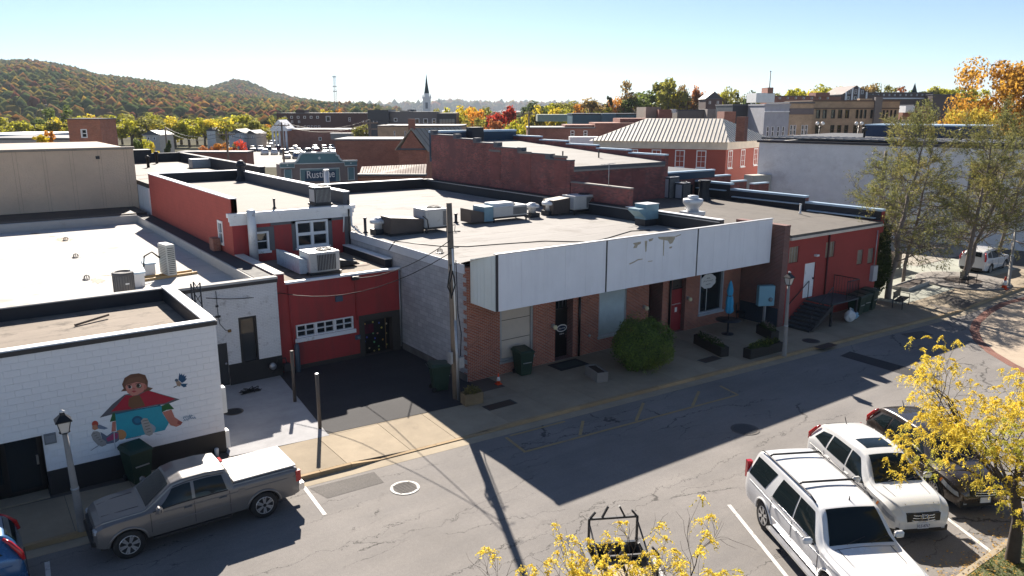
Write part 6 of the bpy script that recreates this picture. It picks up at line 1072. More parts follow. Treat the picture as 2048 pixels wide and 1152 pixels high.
for c4 in ([(-.74, .10), (.06, .08), (.05, .92), (-.66, .92)], [(.14, .08), (1.06, .08), (.58, .92), (.13, .92)]): C_.patch(C_.up, c4, 'side_window', carglass, .007, 10, 5)
C_.seam(.10, .5, 1.1); C_.seam(1.16, .55, 1.06); C_.seam(-.80, .5, 1.1); C_.handle(-.62, .98); C_.handle(.26, .98); C_.mirror(.98, 1.10)
k = MB(); bc = [(-2.72, -.86), (-1.04, -.86), (-1.04, .86), (-2.72, .86)]
for i in range(3): C_.box('bed_cover_panel', M('bed_cover', (.36, .355, .35), rough=.6, var=.06), -2.66 + i * .575, -2.66 + (i + 1) * .575 - .012, -.76, .76, 1.265, 1.30)
C_.box('rear_bumper', chrome, -2.86, -2.70, -.80, .80, .52, .72); C_.box('hitch', trim_black, -3.02, -2.85, -.05, .05, .5, .58); MB().cbox(2.42, 0, .46, .2, 1.42, .24, bev=.06).build('front_bumper', trim_black, C_.T, uv=False, at=(0, 0, 0)); MB().cbox(2.40, 0, .70, .14, .95, .24, bev=.04).build('grille', trim_black, C_.T, uv=False, at=(0, 0, 0))
for i in range(3): C_.box('grille_bar', metal_d, 2.465, 2.48, -.46, .46, .74 + i * .075, .765 + i * .075)
for sd in (1, -1): MB().cbox(2.34, sd * .62, .80, .2, .24, .14, bev=.03).build('headlight', lens_clear, C_.T, uv=False, at=(0, 0, 0)); C_.box('tail_light', lens_red, -2.76, -2.62, *(sorted((sd * .72, sd * .845))), .82, 1.14)
C_.box('side_step', trim_black, -.8, 1.15, .80, .88, .36, .41); C_.box('side_step', trim_black, -.8, 1.15, -.88, -.80, .36, .41)
C_.box('brake_light', lens_red, -.86, -.79, -.15, .15, 1.65, 1.68); C_.plate(-2.87, .62, '', False)
for sd in (1, -1): MB().tube([C_.up(x_, .99, .01) * (1, sd, 1) for x_ in (-.72, -.3, .2, .55)], .012, 5).build('roof_gutter', trim_black, C_.T, uv=False, at=(0, 0, 0))
C_.arches(pk, .035, 1.2); C_.crease(.74, -.9, 1.0, pk, .014); C_.crease(1.0, -2.6, 1.05, pk, .012, .02)
for sd in (1, -1): MB().tube([np.array(C_.up(x_, .04, .012)) * (1, sd, 1) for x_ in np.linspace(-.76, 1.1, 8)], .014, 5).build('window_trim', trim_black, C_.T, uv=False, at=(0, 0, 0)); p = C_.low(-1.12, .98, .006); C_.box('fuel_door' if sd > 0 else 'badge', pk, p[0] - .09, p[0] + .09, *sorted((sd * (p[1] - .02), sd * (p[1] + .004))), p[2] - .08, p[2] + .08)
for t_ in (-.62, .62): C_.shutline([(1.36, t_), (1.8, t_ * .98), (2.2, t_ * .9)], C_.top)
for i in range(1, 3): C_.box('cover_seam', trim_black, -2.66 + i * .575 - .012, -2.66 + i * .575, -.76, .76, 1.26, 1.297)
# long white SUV
hd = math.atan2(DIRV[1], DIRV[0]); wp = PAINT('white_paint', (.68, .68, .68), rough=.25); wp2 = PAINT('pearl_white', (.68, .68, .665), rough=.25)
st = [(-2.86, .80, .95, .90, .80), (-2.82, 1.0, 1.18, .96, .83), (-2.72, 1.12, 1.52, .99, .79), (-2.58, 1.12, 1.80, 1.0, .75), (-2.40, 1.12, 1.875, 1.0, .755), (-1.0, 1.12, 1.90, 1.0, .765), (.2, 1.12, 1.89, 1.0, .765), (.66, 1.12, 1.84, 1.0, .745), (1.36, 1.12, 1.235, 1.0, .90), (1.46, 1.10, 1.215, 1.0, .90), (2.3, 1.05, 1.16, .985, .85), (2.66, .98, 1.09, .95, .78), (2.80, .88, .98, .90, .70), (2.87, .74, .8, .84, .6)]
p_r, vd = gz(1525, 1058), DIRV; nrm = np.array([-vd[1], vd[0]]); nrm = nrm if nrm[0] > 0 else -nrm
ctr = p_r[:2] + vd * 1.62 + nrm * .95
SV = Car('long_suv', 'long white suv with two roof crossbars nearest in the angled bays', (ctr[0], ctr[1], 0), hd, st, .40, (1.72, -1.62), wp, .40, .27, 6, 'twin', 1.14, cat='suv'); C_ = SV
C_.patch(C_.top, [(.70, -.94), (1.32, -.94), (1.32, .94), (.70, .94)], 'windshield', carglass, .007, 10, 8, both=False); C_.patch(C_.top, [(-2.78, -.85), (-2.60, -.85), (-2.60, .85), (-2.78, .85)], 'rear_window', carglass, .012, 4, 6, both=False)
for c4 in ([(-2.60, .10), (-1.62, .10), (-1.30, .90), (-2.45, .90)], [(-1.20, .10), (-.12, .10), (-.14, .92), (-1.0, .92)], [(-.06, .10), (1.08, .10), (.56, .92), (-.08, .92)]): C_.patch(C_.up, c4, 'side_window', carglass, .008, 10, 5)
for sd in (1, -1): MB().tube([C_.up(x_, .08, .012) * (1, sd, 1) for x_ in (-1.22, -.5, .4, 1.12)], .012, 5).build('window_trim', chrome, C_.T, uv=False, at=(0, 0, 0)); MB().tube([(-2.4, sd * .72, 1.90), (-2.2, sd * .72, 1.94), (.2, sd * .72, 1.955), (.45, sd * .72, 1.89)], .022, 6).build('roof_rail', metal_d, C_.T, uv=False, at=(0, 0, 0)); C_.box('running_board', M('alloy', (.5, .5, .5)), -1.15, 1.25, *(sorted((sd * .96, sd * 1.1))), .33, .38)
for x_ in (-1.95, -.35): MB().tube([(x_, -.72, 1.95), (x_, -.66, 2.0), (x_, .66, 2.0), (x_, .72, 1.95)], .028, 6).build('crossbar', trim_black, C_.T, uv=False, at=(0, 0, 0))
C_.seam(-.1, .45, 1.1); C_.seam(1.2, .5, 1.1); C_.seam(-1.25, .5, 1.1, x1=-1.18); C_.handle(-1.0, 1.0); C_.handle(.1, 1.0); C_.mirror(.98, 1.14)
for sd in (1, -1): C_.patch(lambda p, q, o, sd=sd: C_.low(p, q, o), [(2.40, .84), (2.72, .80), (2.70, .94), (2.42, .99)], 'headlight', lens_clear, .012, 4, 3, both=False) if sd > 0 else None; C_.box('tail_light', lens_red, -2.87, -2.74, *(sorted((sd * .82, sd * .97))), .95, 1.45)
C_.patch(C_.low, [(2.40, .82), (2.74, .78), (2.72, .93), (2.42, .99)], 'headlight', lens_clear, .012, 4, 3); C_.box('grille', chrome, 2.80, 2.90, -.55, .55, .66, .95); C_.box('front_bumper', wp, 2.72, 2.93, -.82, .82, .42, .64); C_.plate(2.95, .53, '')
for sd in (-.45, .25): MB().tube([C_.top(1.33, sd, .03), C_.top(1.20, sd + .75 * .8, .03)], .012, 4).build('wiper', trim_black, C_.T, uv=False, at=(0, 0, 0))
MB().lathe([(.02, 0), (.008, .1), (0, .12)], tuple(C_.top(.45, .2)), 6).build('roof_fin', trim_black, C_.T, uv=False, at=(0, 0, 0))
C_.arches(wp, .03, 1.16); C_.crease(.66, -1.1, 1.2, wp, .014); C_.crease(1.03, -2.5, 2.2, wp, .012, -.02)
for t_ in (-.75, .75): C_.shutline([(1.42, t_), (2.0, t_), (2.6, t_ * .95)], C_.top)
C_.shutline([(1.44, -.85), (1.42, -.4), (1.41, 0), (1.42, .4), (1.44, .85)], C_.top)
# white crossover
st2 = [(-2.27, .66, .80, .80, .68), (-2.22, .92, 1.02, .86, .74), (-2.12, 1.02, 1.30, .90, .68), (-1.92, 1.05, 1.52, .91, .63), (-1.6, 1.04, 1.61, .91, .64), (-.9, 1.02, 1.66, .91, .65), (-.1, 1.0, 1.66, .91, .65), (.36, .98, 1.59, .91, .63), (1.16, .96, 1.08, .91, .80), (1.26, .95, 1.06, .91, .80), (1.8, .90, 1.0, .89, .72), (2.08, .80, .90, .83, .60), (2.2, .68, .76, .74, .50), (2.27, .56, .62, .62, .4)]
def crossover(name, label, c, hd, paint, plate, sunroof=False, emblem=False, scale=1.0, cat='car'):
    C_ = Car(name, label, (c[0], c[1], 0), hd, st2, .30, (1.32, -1.30), paint, .345, .225, 10, 'single', 1.14, cat=cat)
    C_.patch(C_.top, [(.40, -.94), (1.12, -.94), (1.12, .94), (.40, .94)], 'windshield', carglass, .007, 10, 8, both=False); C_.patch(C_.top, [(-2.16, -.85), (-1.95, -.85), (-1.95, .85), (-2.16, .85)], 'rear_window', carglass, .012, 4, 6, both=False)
    for c4 in ([(-1.86, .30), (-1.18, .12), (-1.14, .90), (-1.62, .82)], [(-1.10, .12), (-.12, .10), (-.14, .92), (-1.05, .92)], [(-.05, .10), (.92, .10), (.30, .92), (-.07, .92)]): C_.patch(C_.up, c4, 'side_window', carglass, .008, 8, 5)
    if sunroof: C_.patch(C_.top, [(-.45, -.72), (.12, -.72), (.12, .72), (-.45, .72)], 'sunroof', carglass, .006, 4, 4, both=False)
    C_.seam(-.1, .38, .98); C_.seam(1.02, .4, .95); C_.seam(-1.08, .55, 1.0, x1=-1.2); C_.handle(-.95, .92); C_.handle(.08, .90); C_.mirror(.82, 1.0)
    C_.patch(C_.low, [(1.58, .74), (2.20, .54), (2.17, .67), (1.64, .87)], 'headlight', lens_clear, .014, 8, 3); C_.patch(C_.low, [(1.55, .75), (1.62, .74), (1.68, .86), (1.61, .86)], 'indicator', amber, .016, 2, 2)
    g = C_.box('grille', trim_black, 2.10, 2.275, -.46, .46, .56, .78)
    for i in range(3): MB().tube([(2.20, -.50 + i * .05, .60 + i * .075), (2.285, -.25, .585 + i * .075), (2.30, 0, .58 + i * .075), (2.285, .25, .585 + i * .075), (2.20, .50 - i * .05, .60 + i * .075)], .017, 6).build('grille_bar', chrome, g, uv=False, at=(0, 0, 0))
    if emblem:
        k = MB()
        for sd in (1, -1): k.tube([(2.315, sd * .075, .60), (2.315, sd * .06, .745)], .013, 5)
        k.tube([(2.315, -.06, .675), (2.315, .06, .675)], .013, 5); k.tube([(2.315, -.10, .60), (2.315, -.11, .70), (2.315, -.06, .77), (2.315, .06, .77), (2.315, .11, .70), (2.315, .10, .60), (2.315, .06, .575), (2.315, -.06, .575), (2.315, -.10, .60)], .009, 5); k.build('emblem', chrome, g, uv=False, at=(0, 0, 0))
    C_.arches(trim_black if not emblem else paint, .026, 1.16); C_.crease(.60, -.9, 1.0, paint, .012); C_.crease(.90, -2.0, 1.5, paint, .011, -.06)
    for t_ in (-.72, .72): C_.shutline([(1.24, t_), (1.7, t_), (2.05, t_ * .95)], C_.top)
    C_.box('lower_bumper', trim_black, 2.0, 2.25, -.72, .72, .24, .40); C_.box('bumper', paint, 2.02, 2.26, -.66, .66, .40, .55); C_.plate(2.28, .44, plate)
    for sd in (1, -1):
        C_.box('fog_lamp', lens_clear, 2.22, 2.26, *(sorted((sd * .54, sd * .63))), .32, .39); MB().tube([(-2.24, sd * .80, .95), (-2.18, sd * .82, 1.15), (-2.02, sd * .72, 1.38), (-1.9, sd * .67, 1.5)], [.05, .06, .05, .03], 8).build('tail_light', lens_red, C_.T, uv=False, at=(0, 0, 0)); C_.box('sill_trim', trim_black, -.95, .95, *(sorted((sd * .85, sd * .90))), .24, .32)
    C_.box('rear_bumper', trim_black, -2.3, -2.15, -.7, .7, .32, .48)
    for sd in (-.45, .25): MB().tube([C_.top(1.13, sd, .03), C_.top(1.0, sd + .6, .03)], .012, 4).build('wiper', trim_black, C_.T, uv=False, at=(0, 0, 0))
    MB().tube([C_.top(-1.6, 0, .0), C_.top(-1.6, 0, .0) + (-.12, 0, .2)], .012, 5).build('aerial', trim_black, C_.T, uv=False, at=(0, 0, 0)); return C_
fp = gz(1846, 1050, .45)[:2]; cc2 = fp - vd * 2.27; CR = crossover('crossover_car', 'pearl white crossover with a sunroof beside the long white suv', cc2, hd, wp2, 'VLE-8767', True, True)
fp = gz(1972, 1000, .45)[:2]; cc3 = fp - vd * 2.3; crossover('dark_suv', 'dark brown suv parked under the yellow tree', cc3, hd, PAINT('dark_brown_paint', (.045, .035, .03), metal=.4), '')
crossover('silver_car', 'silver car cut off at the lower right corner', (19.55, 2.6, 0), hd + math.pi, PAINT('silver_paint', (.45, .46, .48), metal=.6), '')
bl = PAINT('blue_paint', (.02, .10, .24), metal=.4, rough=.25); q = gz(22, 1128, .85); crossover('blue_car', 'blue car tail cut off at the lower left corner', (q[0] - 1.98, q[1] + .70, 0), math.pi, bl, '')
crossover('white_suv', 'white suv parked beyond the bare pines by the white wall', (58.2, 23.75, 0), .06, wp, '')
# work truck with ladder rack under the yellow tree
wt = thing('work_truck', 'dark work truck with a ladder rack and timber load under yellow branches', 'pickup truck', (10.13, 9.67, 0), hd + math.pi); dk = PAINT('truck_dark', (.05, .055, .06), metal=.3)
def wb(nm, mt, *b, par=None): return MB().box(*b).build(nm, mt, par or wt, uv=False, at=(0, 0, 0))
wb('bed_floor', trim_black, -.2, 2.3, -.62, .62, .75, .82); 
for sd in (1, -1): wb('bed_side', dk, -.2, 2.35, *sorted((sd * .62, sd * .70)), .55, 1.25); wb('bed_rail', metal_d, -.2, 2.35, *sorted((sd * .60, sd * .72)), 1.25, 1.31)
wb('tailgate', dk, 2.3, 2.38, -.66, .66, .6, 1.22); MB().cbox(-1.3, 0, .55, 2.2, 1.6, .75, bev=.1).build('cab_base', dk, wt, uv=False, at=(0, 0, 0)); MB().cbox(-1.1, 0, 1.3, 1.6, 1.4, .5, bev=.16).build('cab_roof', dk, wt, uv=False, at=(0, 0, 0))
for x_ in (.9, -1.9):
    for sd in (-1, 1):
        w = bpy.data.objects.new('wheel', None); COL.objects.link(w); w.parent = wt; w.location = (x_, sd * .62, .38); w.rotation_euler = (0, .3, 0 if sd > 0 else math.pi)
        for nm, d in zip(('tyre', 'rim', 'brake_disc'), wheel_mesh(.385, .26, 6, 'twin')): o = bpy.data.objects.new(nm, d); COL.objects.link(o); o.parent = w
rk = metal_d
for x_ in (.55, 2.08):
    for sd in (-1, 1): MB().tube([(x_, sd * .56, 1.28), (x_, sd * .56, 2.0)], .035, 4).build('rack_post', rk, wt, uv=False, at=(0, 0, 0)); MB().tube([(x_, sd * .55, 2.0), (x_, sd * .42, 2.16)], .03, 4).build('rack_prong', rk, wt, uv=False, at=(0, 0, 0)); MB().tube([(x_, sd * .26, 2.02), (x_, sd * .13, 2.28)], .03, 4).build('rack_prong', rk, wt, uv=False, at=(0, 0, 0))
    MB().tube([(x_, -.58, 2.0), (x_, .58, 2.0)], .035, 4).build('rack_crossbar', rk, wt, uv=False, at=(0, 0, 0))
for sd in (-1, 1): MB().tube([(.55, sd * .56, 1.35), (2.08, sd * .56, 1.9)], .022, 4).build('rack_brace', rk, wt, uv=False, at=(0, 0, 0))
for i in range(6): t = tag(MB().cbox(0, 0, 0, 1.9, .18, .04).build('timber_board', M('pale_timber', (.36, .29, .19), rough=.7), None, at=(0, 0, 0)), 'pale timber board, number %s from the tailgate corner in the work truck bed' % ('one', 'two', 'three', 'four', 'five', 'six')[i], 'timber', 'boards in the work truck'); c_, s_ = math.cos(hd + math.pi), math.sin(hd + math.pi); lx, ly = 1.15, -.48 + i * .19; t.location = (10.13 + c_ * lx - s_ * ly, 9.67 + s_ * lx + c_ * ly, .84 + (i % 2) * .05); t.rotation_euler = (0, 0, hd + math.pi + random.uniform(-.05, .05))
# ---------------------------------------------------------------- far buildings (faces square to their own streets)
def far_fr(px, D): o = EYE + HF * D; return Fr((o[0], o[1], 0), RT, (0, 0, 1), -HF)
def fa(px, D): return (px - 1024) / FPX * D * (1 - 0.0)
def fz(py, D): d = ray(1024, py); return CAM_H + d[2] / (d @ HF) * D
def fax(px, py, D): d = ray(px, py); return (d @ RT) / (d @ HF) * D
def far_building(name, label, x0, x1, yt, D, depth, mat, wins=(), cap=None, caph=.5, base=0.0, wm=None, gm=None, roof=None):
    """wins: (px, py_top, py_bottom, width_px)"""
    fr = far_fr(0, D); a0, a1, zt = fax(x0, yt, D), fax(x1, yt, D), fz(yt, D); c = fr((a0 + a1) / 2, 0, 0); t = thing(name, label, 'building', (c[0], c[1], base))
    ops = [(fax(px - w / 2, y0, D), fax(px + w / 2, y0, D), fz(y1, D), fz(y0, D)) for (px, y0, y1, w) in wins]
    MB().wall(fr, a0, a1, base, zt, depth, [o for o in ops if o[2] > base], dep=.25).build('wall', mat, t)
    for o in ops: fwid = min(.14, (o[1] - o[0]) * .14); window(t, fr, o[0] + .01, o[1] - .01, o[2] + .01, o[3] - .01, 1, 2 if (o[3] - o[2]) > 1.2 * (o[1] - o[0]) else 1, fwid, .2, wm or white_trim, gm or glass, sill=False, proud=.02, mull=.08)
    MB().box(a0 - .1, a1 + .1, zt, zt + caph * .4, -depth - .1, .15, fr=fr).build('coping', cap or MATS['grey_coping'], t)
    return t, fr, a0, a1, zt
dark_clad = M('dark_cladding', (.03, .035, .045), rough=.5); grey_clad = M('grey_cladding', (.15, .135, .135), rough=.6, var=.08); teal_clad = M('teal_cladding', (.03, .11, .15), rough=.5); cream_w = M('cream_wall', (.45, .42, .38)); slate = M('slate_roof', (.06, .065, .075), rough=.6)
# left: stair tower, low beige roofs, blue roofed shed
t, fr, a0, a1, zt = far_building('stair_tower', 'small red brick roof tower with one grey framed window', 134, 199, 239, 84, 3.4, brick_red, [(167, 258, 276, 13)], caph=.3); 
t, fr, a0, a1, zt = far_building('beige_building', 'low beige rooftop storey behind the tan stucco wall', -60, 140, 279, 100, 12, cream_w); t, fr, a0, a1, zt = far_building('blue_shed', 'long low shed with a blue roof edge behind the tan wall', -80, 66, 271, 150, 20, M('royal_blue', (.02, .13, .34), rough=.4), cap=white_trim)
t, fr, a0, a1, zt = far_building('brick_store', 'low red brown store with a flat pale roof before the car park', 355, 493, 306, 112, 3, brick_brown); t, fr, a0, a1, zt = far_building('pale_house', 'small pale house with dark roof among the valley trees', 285, 318, 270, 190, 8, cream_w, [(296, 274, 280, 5), (308, 274, 280, 5)])
def gable(t, fr, a0, a1, z0, z1, depth, rm, wm): MB().prism([(a0 - .3, z0), (a1 + .3, z0), ((a0 + a1) / 2, z1)], -depth, .0, fr=fr).build('roof', rm, t)
gable(t, fr, a0, a1, zt, zt + 1.1, 8, slate, cream_w)
for i, (x0, x1, yt, D, mt, lb) in enumerate(((457, 487, 266, 215, M('pale_blue_siding', (.33, .38, .44)), 'pale blue sided house behind the car park'), (488, 512, 268, 218, cream_w, 'cream house next to the pale blue one'), (413, 430, 262, 230, M('white_siding', (.6, .6, .58)), 'narrow white house with tall gable in the trees'))):
    t, fr, a0, a1, zt = far_building('town_house', lb, x0, x1, yt, D, 9, mt, [(x0 + 8, yt + 4, yt + 10, 4), (x1 - 7, yt + 4, yt + 10, 4)]); gable(t, fr, a0, a1, zt, zt + 1.0, 9, slate, mt)
# hotel, brick hall with portico, modern block, church
t, fr, a0, a1, zt = far_building('brown_hotel', 'long dark brown hotel with rows of small windows', 553, 735, 227, 262, 18, M('umber_brick', (.085, .05, .045)), [(570 + i * 13, 232, 237, 5) for i in range(6)] + [(584 + i * 14, 241, 246, 4) for i in range(2)] + [(610 + i * 7, 251, 259, 4.5) for i in range(5)] + [(584 + i * 12, 251, 256, 4) for i in range(2)] + [(656, 232, 243, 9), (699, 235, 243, 4)])
k = MB(); k.box(fax(588, 227, 262), fax(606, 227, 262), zt, zt + 1.1, -8, -2, fr=fr); k.build('lift_house', M('umber_brick', (.085, .05, .045)), t)
t, fr, a0, a1, zt = far_building('brick_hall', 'low red brick hall with a white portico beside the car park', 560, 735, 260, 226, 16, brick_brown, [(640, 274, 281, 6)]); w0, w1 = fax(545, 262, 222), fax(572, 262, 222); fp_ = far_fr(0, 222)
for i in range(5): a = w0 + (w1 - w0) * i / 4; MB().lathe([(.35, 0), (.28, 5.2)], tuple(fp_(a, 0, 0)), 10).build('column', white_trim, t)
MB().prism([(w0 - .5, 5.2), (w1 + .5, 5.2), (w1 + .5, 5.8), ((w0 + w1) / 2, 8.3), (w0 - .5, 5.8)], -8, .4, fr=fp_).build('portico_roof', white_trim, t)
bx = lambda x0, x1, y0, y1, D, dp, nm, mt, t, c=0.02: MB().box(fax(x0, y0, D), fax(x1, y0, D), fz(y1, D), fz(y0, D), -dp, c, fr=far_fr(0, D)).build(nm, mt, t)
bx(661, 735, 267, 279, 222, 1.0, 'glazed_lobby', glass_w, t); bx(660, 736, 266, 267.5, 222, 1.2, 'lobby_roof', white_trim, t)
t, fr, a0, a1, zt = far_building('modern_block', 'modern grey and black block with glass corner below the church spire', 777, 874, 225, 205, 14, grey_clad, [(791, 236, 243, 7), (834, 237, 248, 9), (851, 237, 248, 9), (868, 237, 248, 8)]); bx(735, 777, 220, 285, 203, 12, 'black_wing', dark_clad, t); bx(874, 912, 226, 255, 204, 12, 'black_corner', dark_clad, t); bx(879, 909, 238, 250, 203.8, .3, 'corner_glass', glass_w, t); bx(800, 818, 221, 226, 210, 6, 'plant_room', grey_clad, t); bx(815, 828, 219, 226, 215, 5, 'plant_room', grey_clad, t)
for i in range(1, 5): bx(879 + i * 6 - .3, 879 + i * 6 + .3, 238, 250, 203.4, .2, 'mullion', dark_clad, t)
t, fr, a0, a1, zt = far_building('tan_hall', 'long tan brick hall in front of the modern block', 755, 925, 253, 150, 14, brick_tan, [(789, 262, 274, 3), (810, 262, 274, 3)])
D = 330; fr = far_fr(0, D); q = fr(fax(853, 200, D), 0, 0); t = thing('church_steeple', 'white church tower with a slender dark green spire', 'church', (q[0], q[1], 0)); ax = fax(853, 200, D); Zb = [fz(y, D) for y in (223, 197, 190, 170 + 18, 150 - 2)]
MB().box(ax - 1.5, ax + 1.5, 0, Zb[1], -3, 0, fr=fr).build('tower', white_trim, t); MB().box(ax - 1.75, ax + 1.75, Zb[1], Zb[1] + .5, -3.2, .2, fr=fr).build('cornice', white_trim, t); MB().box(ax - 1.0, ax + 1.0, Zb[1] + .5, Zb[3] + .3, -2.5, -.5, fr=fr).build('belfry', white_trim, t); MB().box(ax - .5, ax + .5, Zb[0] + 1.2, Zb[1] - 1.6, 0, .06, fr=fr).build('louvre', M('grey_louvre_w', (.25, .27, .3)), t); MB().lathe([(1.05, Zb[3] + .3), (.5, (Zb[3] + Zb[4]) / 2), (.05, Zb[4])], tuple(fr(ax, 0, -1.5)), 8, smooth=False).build('spire', M('copper_green', (.012, .035, .035), rough=.5), t)
for sx in (-1.5, 1.5):
    for c_ in (-2.7, -.1): MB().lathe([(.22, Zb[1] + .5), (.15, Zb[1] + 1.1), (0, Zb[1] + 2.0)], tuple(fr(ax + sx, 0, c_)), 6).build('pinnacle', white_trim, t)
MB().box(ax - 8, ax + 6, 0, fz(228, D), -24, -3, fr=fr).build('nave', brick_brown, t)
D = 620; fr = far_fr(0, D); ax = fax(671, 200, D); q = fr(ax, 0, 0); t = thing('radio_mast', 'thin lattice radio mast on the valley skyline', 'mast', q); Zt = fz(151, D)
for sx, sy in ((-.8, 0), (.8, 0), (0, .9)): MB().tube([fr(ax + sx * 2.2, 0, sy * 2.2), fr(ax + sx * .8, Zt, sy * .8)], .16, 4).build('leg', metal_g, t)
for i in range(22):
    z0, z1 = Zt * i / 22, Zt * (i + 1) / 22; f0, f1 = 2.2 - 1.4 * i / 22, 2.2 - 1.4 * (i + 1) / 22; MB().tube([fr(ax - .8 * f0, z0, 0), fr(ax + .8 * f1, z1, 0)], .08, 4).build('brace', metal_g, t)
for z in (Zt - 1, Zt * .78, Zt * .68): MB().box(ax - 1.8, ax + 1.6, z - .3, z + .3, -.3, .3, fr=fr).build('antenna_arm', metal_g, t)
# brick row and gabled house in the middle
t, fr, a0, a1, zt = far_building('brick_terrace', 'plain red brown brick wall left of the gabled house', 670, 850, 281, 100, 8, brick_brown); 
t, fr, a0, a1, zt = far_building('gabled_house', 'brick gable house with chimney and seamed metal roof', 797, 852, 300, 96, 1.2, brick_red)
D = 96; zr, zl = fz(260, D), fz(295, D); al, ac, ar = fax(794, 293, D), fax(822, 262, D), fax(853, 299, D); zr2 = zr
MB().prism([(al + .2, zl - .4), (ar - .1, zl - .4), (ac, zr - .1)], -1.2, .0, fr=fr).build('gable_wall', brick_red, t)
rd_ = 9.0
for (p, q_) in (((al - .25, zl - .35), (ac, zr + .1)), ((ac, zr + .1), (ar + .25, zl - .55))):
    k = MB(); P4 = [fr(p[0], p[1], .2), fr(q_[0], q_[1], .2), fr(q_[0] + 5.5, q_[1], -rd_), fr(p[0] + 5.5, p[1], -rd_)]; P4 = P4 + [v_ + np.array([0, 0, .12]) for v_ in P4]; k.add(P4, [(0, 1, 2, 3), (7, 6, 5, 4), (0, 4, 5, 1), (1, 5, 6, 2), (2, 6, 7, 3), (3, 7, 4, 0)]); ro = k.build('roof', M('sage_metal_roof', (.33, .31, .25), rough=.45, metal=.2), t)
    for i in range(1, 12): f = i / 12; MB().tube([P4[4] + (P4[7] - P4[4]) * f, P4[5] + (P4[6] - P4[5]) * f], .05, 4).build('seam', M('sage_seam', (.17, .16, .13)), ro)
MB().box(ac - .35, ac + .45, zr - .6, fz(238, D), -.9, -.2, fr=fr).build('chimney', brick_brown, t)
t, fr, a0, a1, zt = far_building('copper_roof_shed', 'low shed with a ribbed copper brown roof beside the sign parapet', 716, 850, 352, 78, 1.0, brick_brown); k = MB(); D = 78; P4 = [fr(fax(716, 354, D), fz(356, D), .1), fr(fax(851, 352, D), fz(353, D), .1), fr(fax(849, 332, D), fz(331, D), -2.0), fr(fax(716, 337, D), fz(336, D), -2.0)]; P4 = [np.array(p) for p in P4]; k.add(P4 + [p - np.array([0, 0, .2]) for p in P4], [(0, 1, 2, 3), (7, 6, 5, 4), (0, 4, 5, 1), (1, 5, 6, 2), (2, 6, 7, 3), (3, 7, 4, 0)]); ro = k.build('roof', M('copper_brown', (.26, .12, .07), rough=.6), t)
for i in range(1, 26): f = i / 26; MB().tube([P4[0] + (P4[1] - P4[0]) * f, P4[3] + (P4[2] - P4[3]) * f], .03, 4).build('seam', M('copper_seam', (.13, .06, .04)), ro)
# centre right rows
t, fr, a0, a1, zt = far_building('brick_row', 'long brown brick row with stepped roofline and two white windows', 1055, 1190, 257, 125, 10, brick_brown, [(1145, 261, 273, 8), (1171, 261, 273, 8)]); bx(1190, 1300, 246, 285, 125, 10, 'upper_wing', brick_brown, t); bx(1130, 1190, 250, 258, 126, 9, 'parapet_step', brick_brown, t); bx(1240, 1330, 237, 285, 128, 9, 'upper_wing', brick_brown, t); bx(1140, 1200, 274, 290, 118, 3, 'white_shopfront', white_trim, t)
t, fr, a0, a1, zt = far_building('teal_store', 'flat roofed store clad in dark teal metal', 1145, 1284, 229, 150, 14, teal_clad, cap=navy); bx(1204, 1232, 227, 262, 149, 12, 'lighter_panel', M('steel_blue', (.07, .15, .2)), t); bx(1075, 1172, 229, 243, 175, 12, 'green_roof_wing', M('sage_wall', (.28, .33, .28)), t)
t, fr, a0, a1, zt = far_building('grey_store', 'long grey rendered store with a flat roof behind the hip roof', 1355, 1467, 221, 135, 12, M('taupe_render', (.20, .175, .16)), caph=.4); bx(1292, 1322, 214, 240, 134, 10, 'tan_block', M('tan_block_w', (.24, .2, .16)), t); bx(1318, 1345, 219, 245, 132, 8, 'brick_stack', brick_brown, t); bx(1345, 1352, 218, 226, 131, 2, 'roof_fan', metal_g, t); bx(1415, 1466, 218, 245, 133, 6, 'pale_wing', M('pale_render', (.34, .3, .27)), t)
t, fr, a0, a1, zt = far_building('black_block', 'dark clad block between the chimney and the grey arched building', 1466, 1532, 211, 120, 10, dark_clad); bx(1519, 1530, 211, 268, 119.6, 1, 'brick_pilaster', brick_red, t); bx(1449, 1472, 223, 246, 112, 4, 'brick_chimney_stack', brick_brown, t)
t, fr, a0, a1, zt = far_building('grey_arch_building', 'pale grey building with four arched upper windows', 1530, 1580, 211, 112, 10, M('pale_grey_paint', (.36, .37, .41)), [(1536, 253, 273, 5), (1546, 253, 273, 5), (1557, 253, 273, 5), (1567, 253, 273, 5)], cap=M('pale_grey_paint', (.36, .37, .41))); MB().box(a0, a1, fz(224, 112), fz(222, 112), 0, .2, fr=fr).build('cornice', white_trim, t)
t, fr, a0, a1, zt = far_building('tan_arch_building', 'tan brick building with paired white arched windows', 1580, 1628, 207, 112, 10, brick_tan, [(1583, 250, 270, 5.5), (1590, 250, 270, 5.5), (1606, 250, 270, 5.5), (1613, 250, 270, 5.5)]); MB().box(a0, a1, fz(229, 112), fz(217, 112), 0, .2, fr=fr).build('cornice_band', M('mauve_grey', (.16, .135, .135)), t)
t, fr, a0, a1, zt = far_building('tan_office', 'two storey tan brick office with a row of dark upper windows', 1626, 1800, 203, 118, 12, brick_tan, [(x, 219, 237, 8.5) for x in (1637, 1650, 1667, 1681, 1695)] + [(x, 219, 237, 5.5) for x in (1715, 1723, 1731)] + [(1744, 219, 237, 5), (1755, 219, 237, 5)] + [(x, 220, 238, 4) for x in (1768, 1775, 1783, 1791)] + [(x, 250, 268, 8) for x in (1635, 1665, 1679, 1693, 1711, 1729, 1742, 1752, 1763, 1772, 1779)], cap=M('brown_cap', (.16, .11, .08)), wm=M('dark_sash', (.06, .055, .05)))
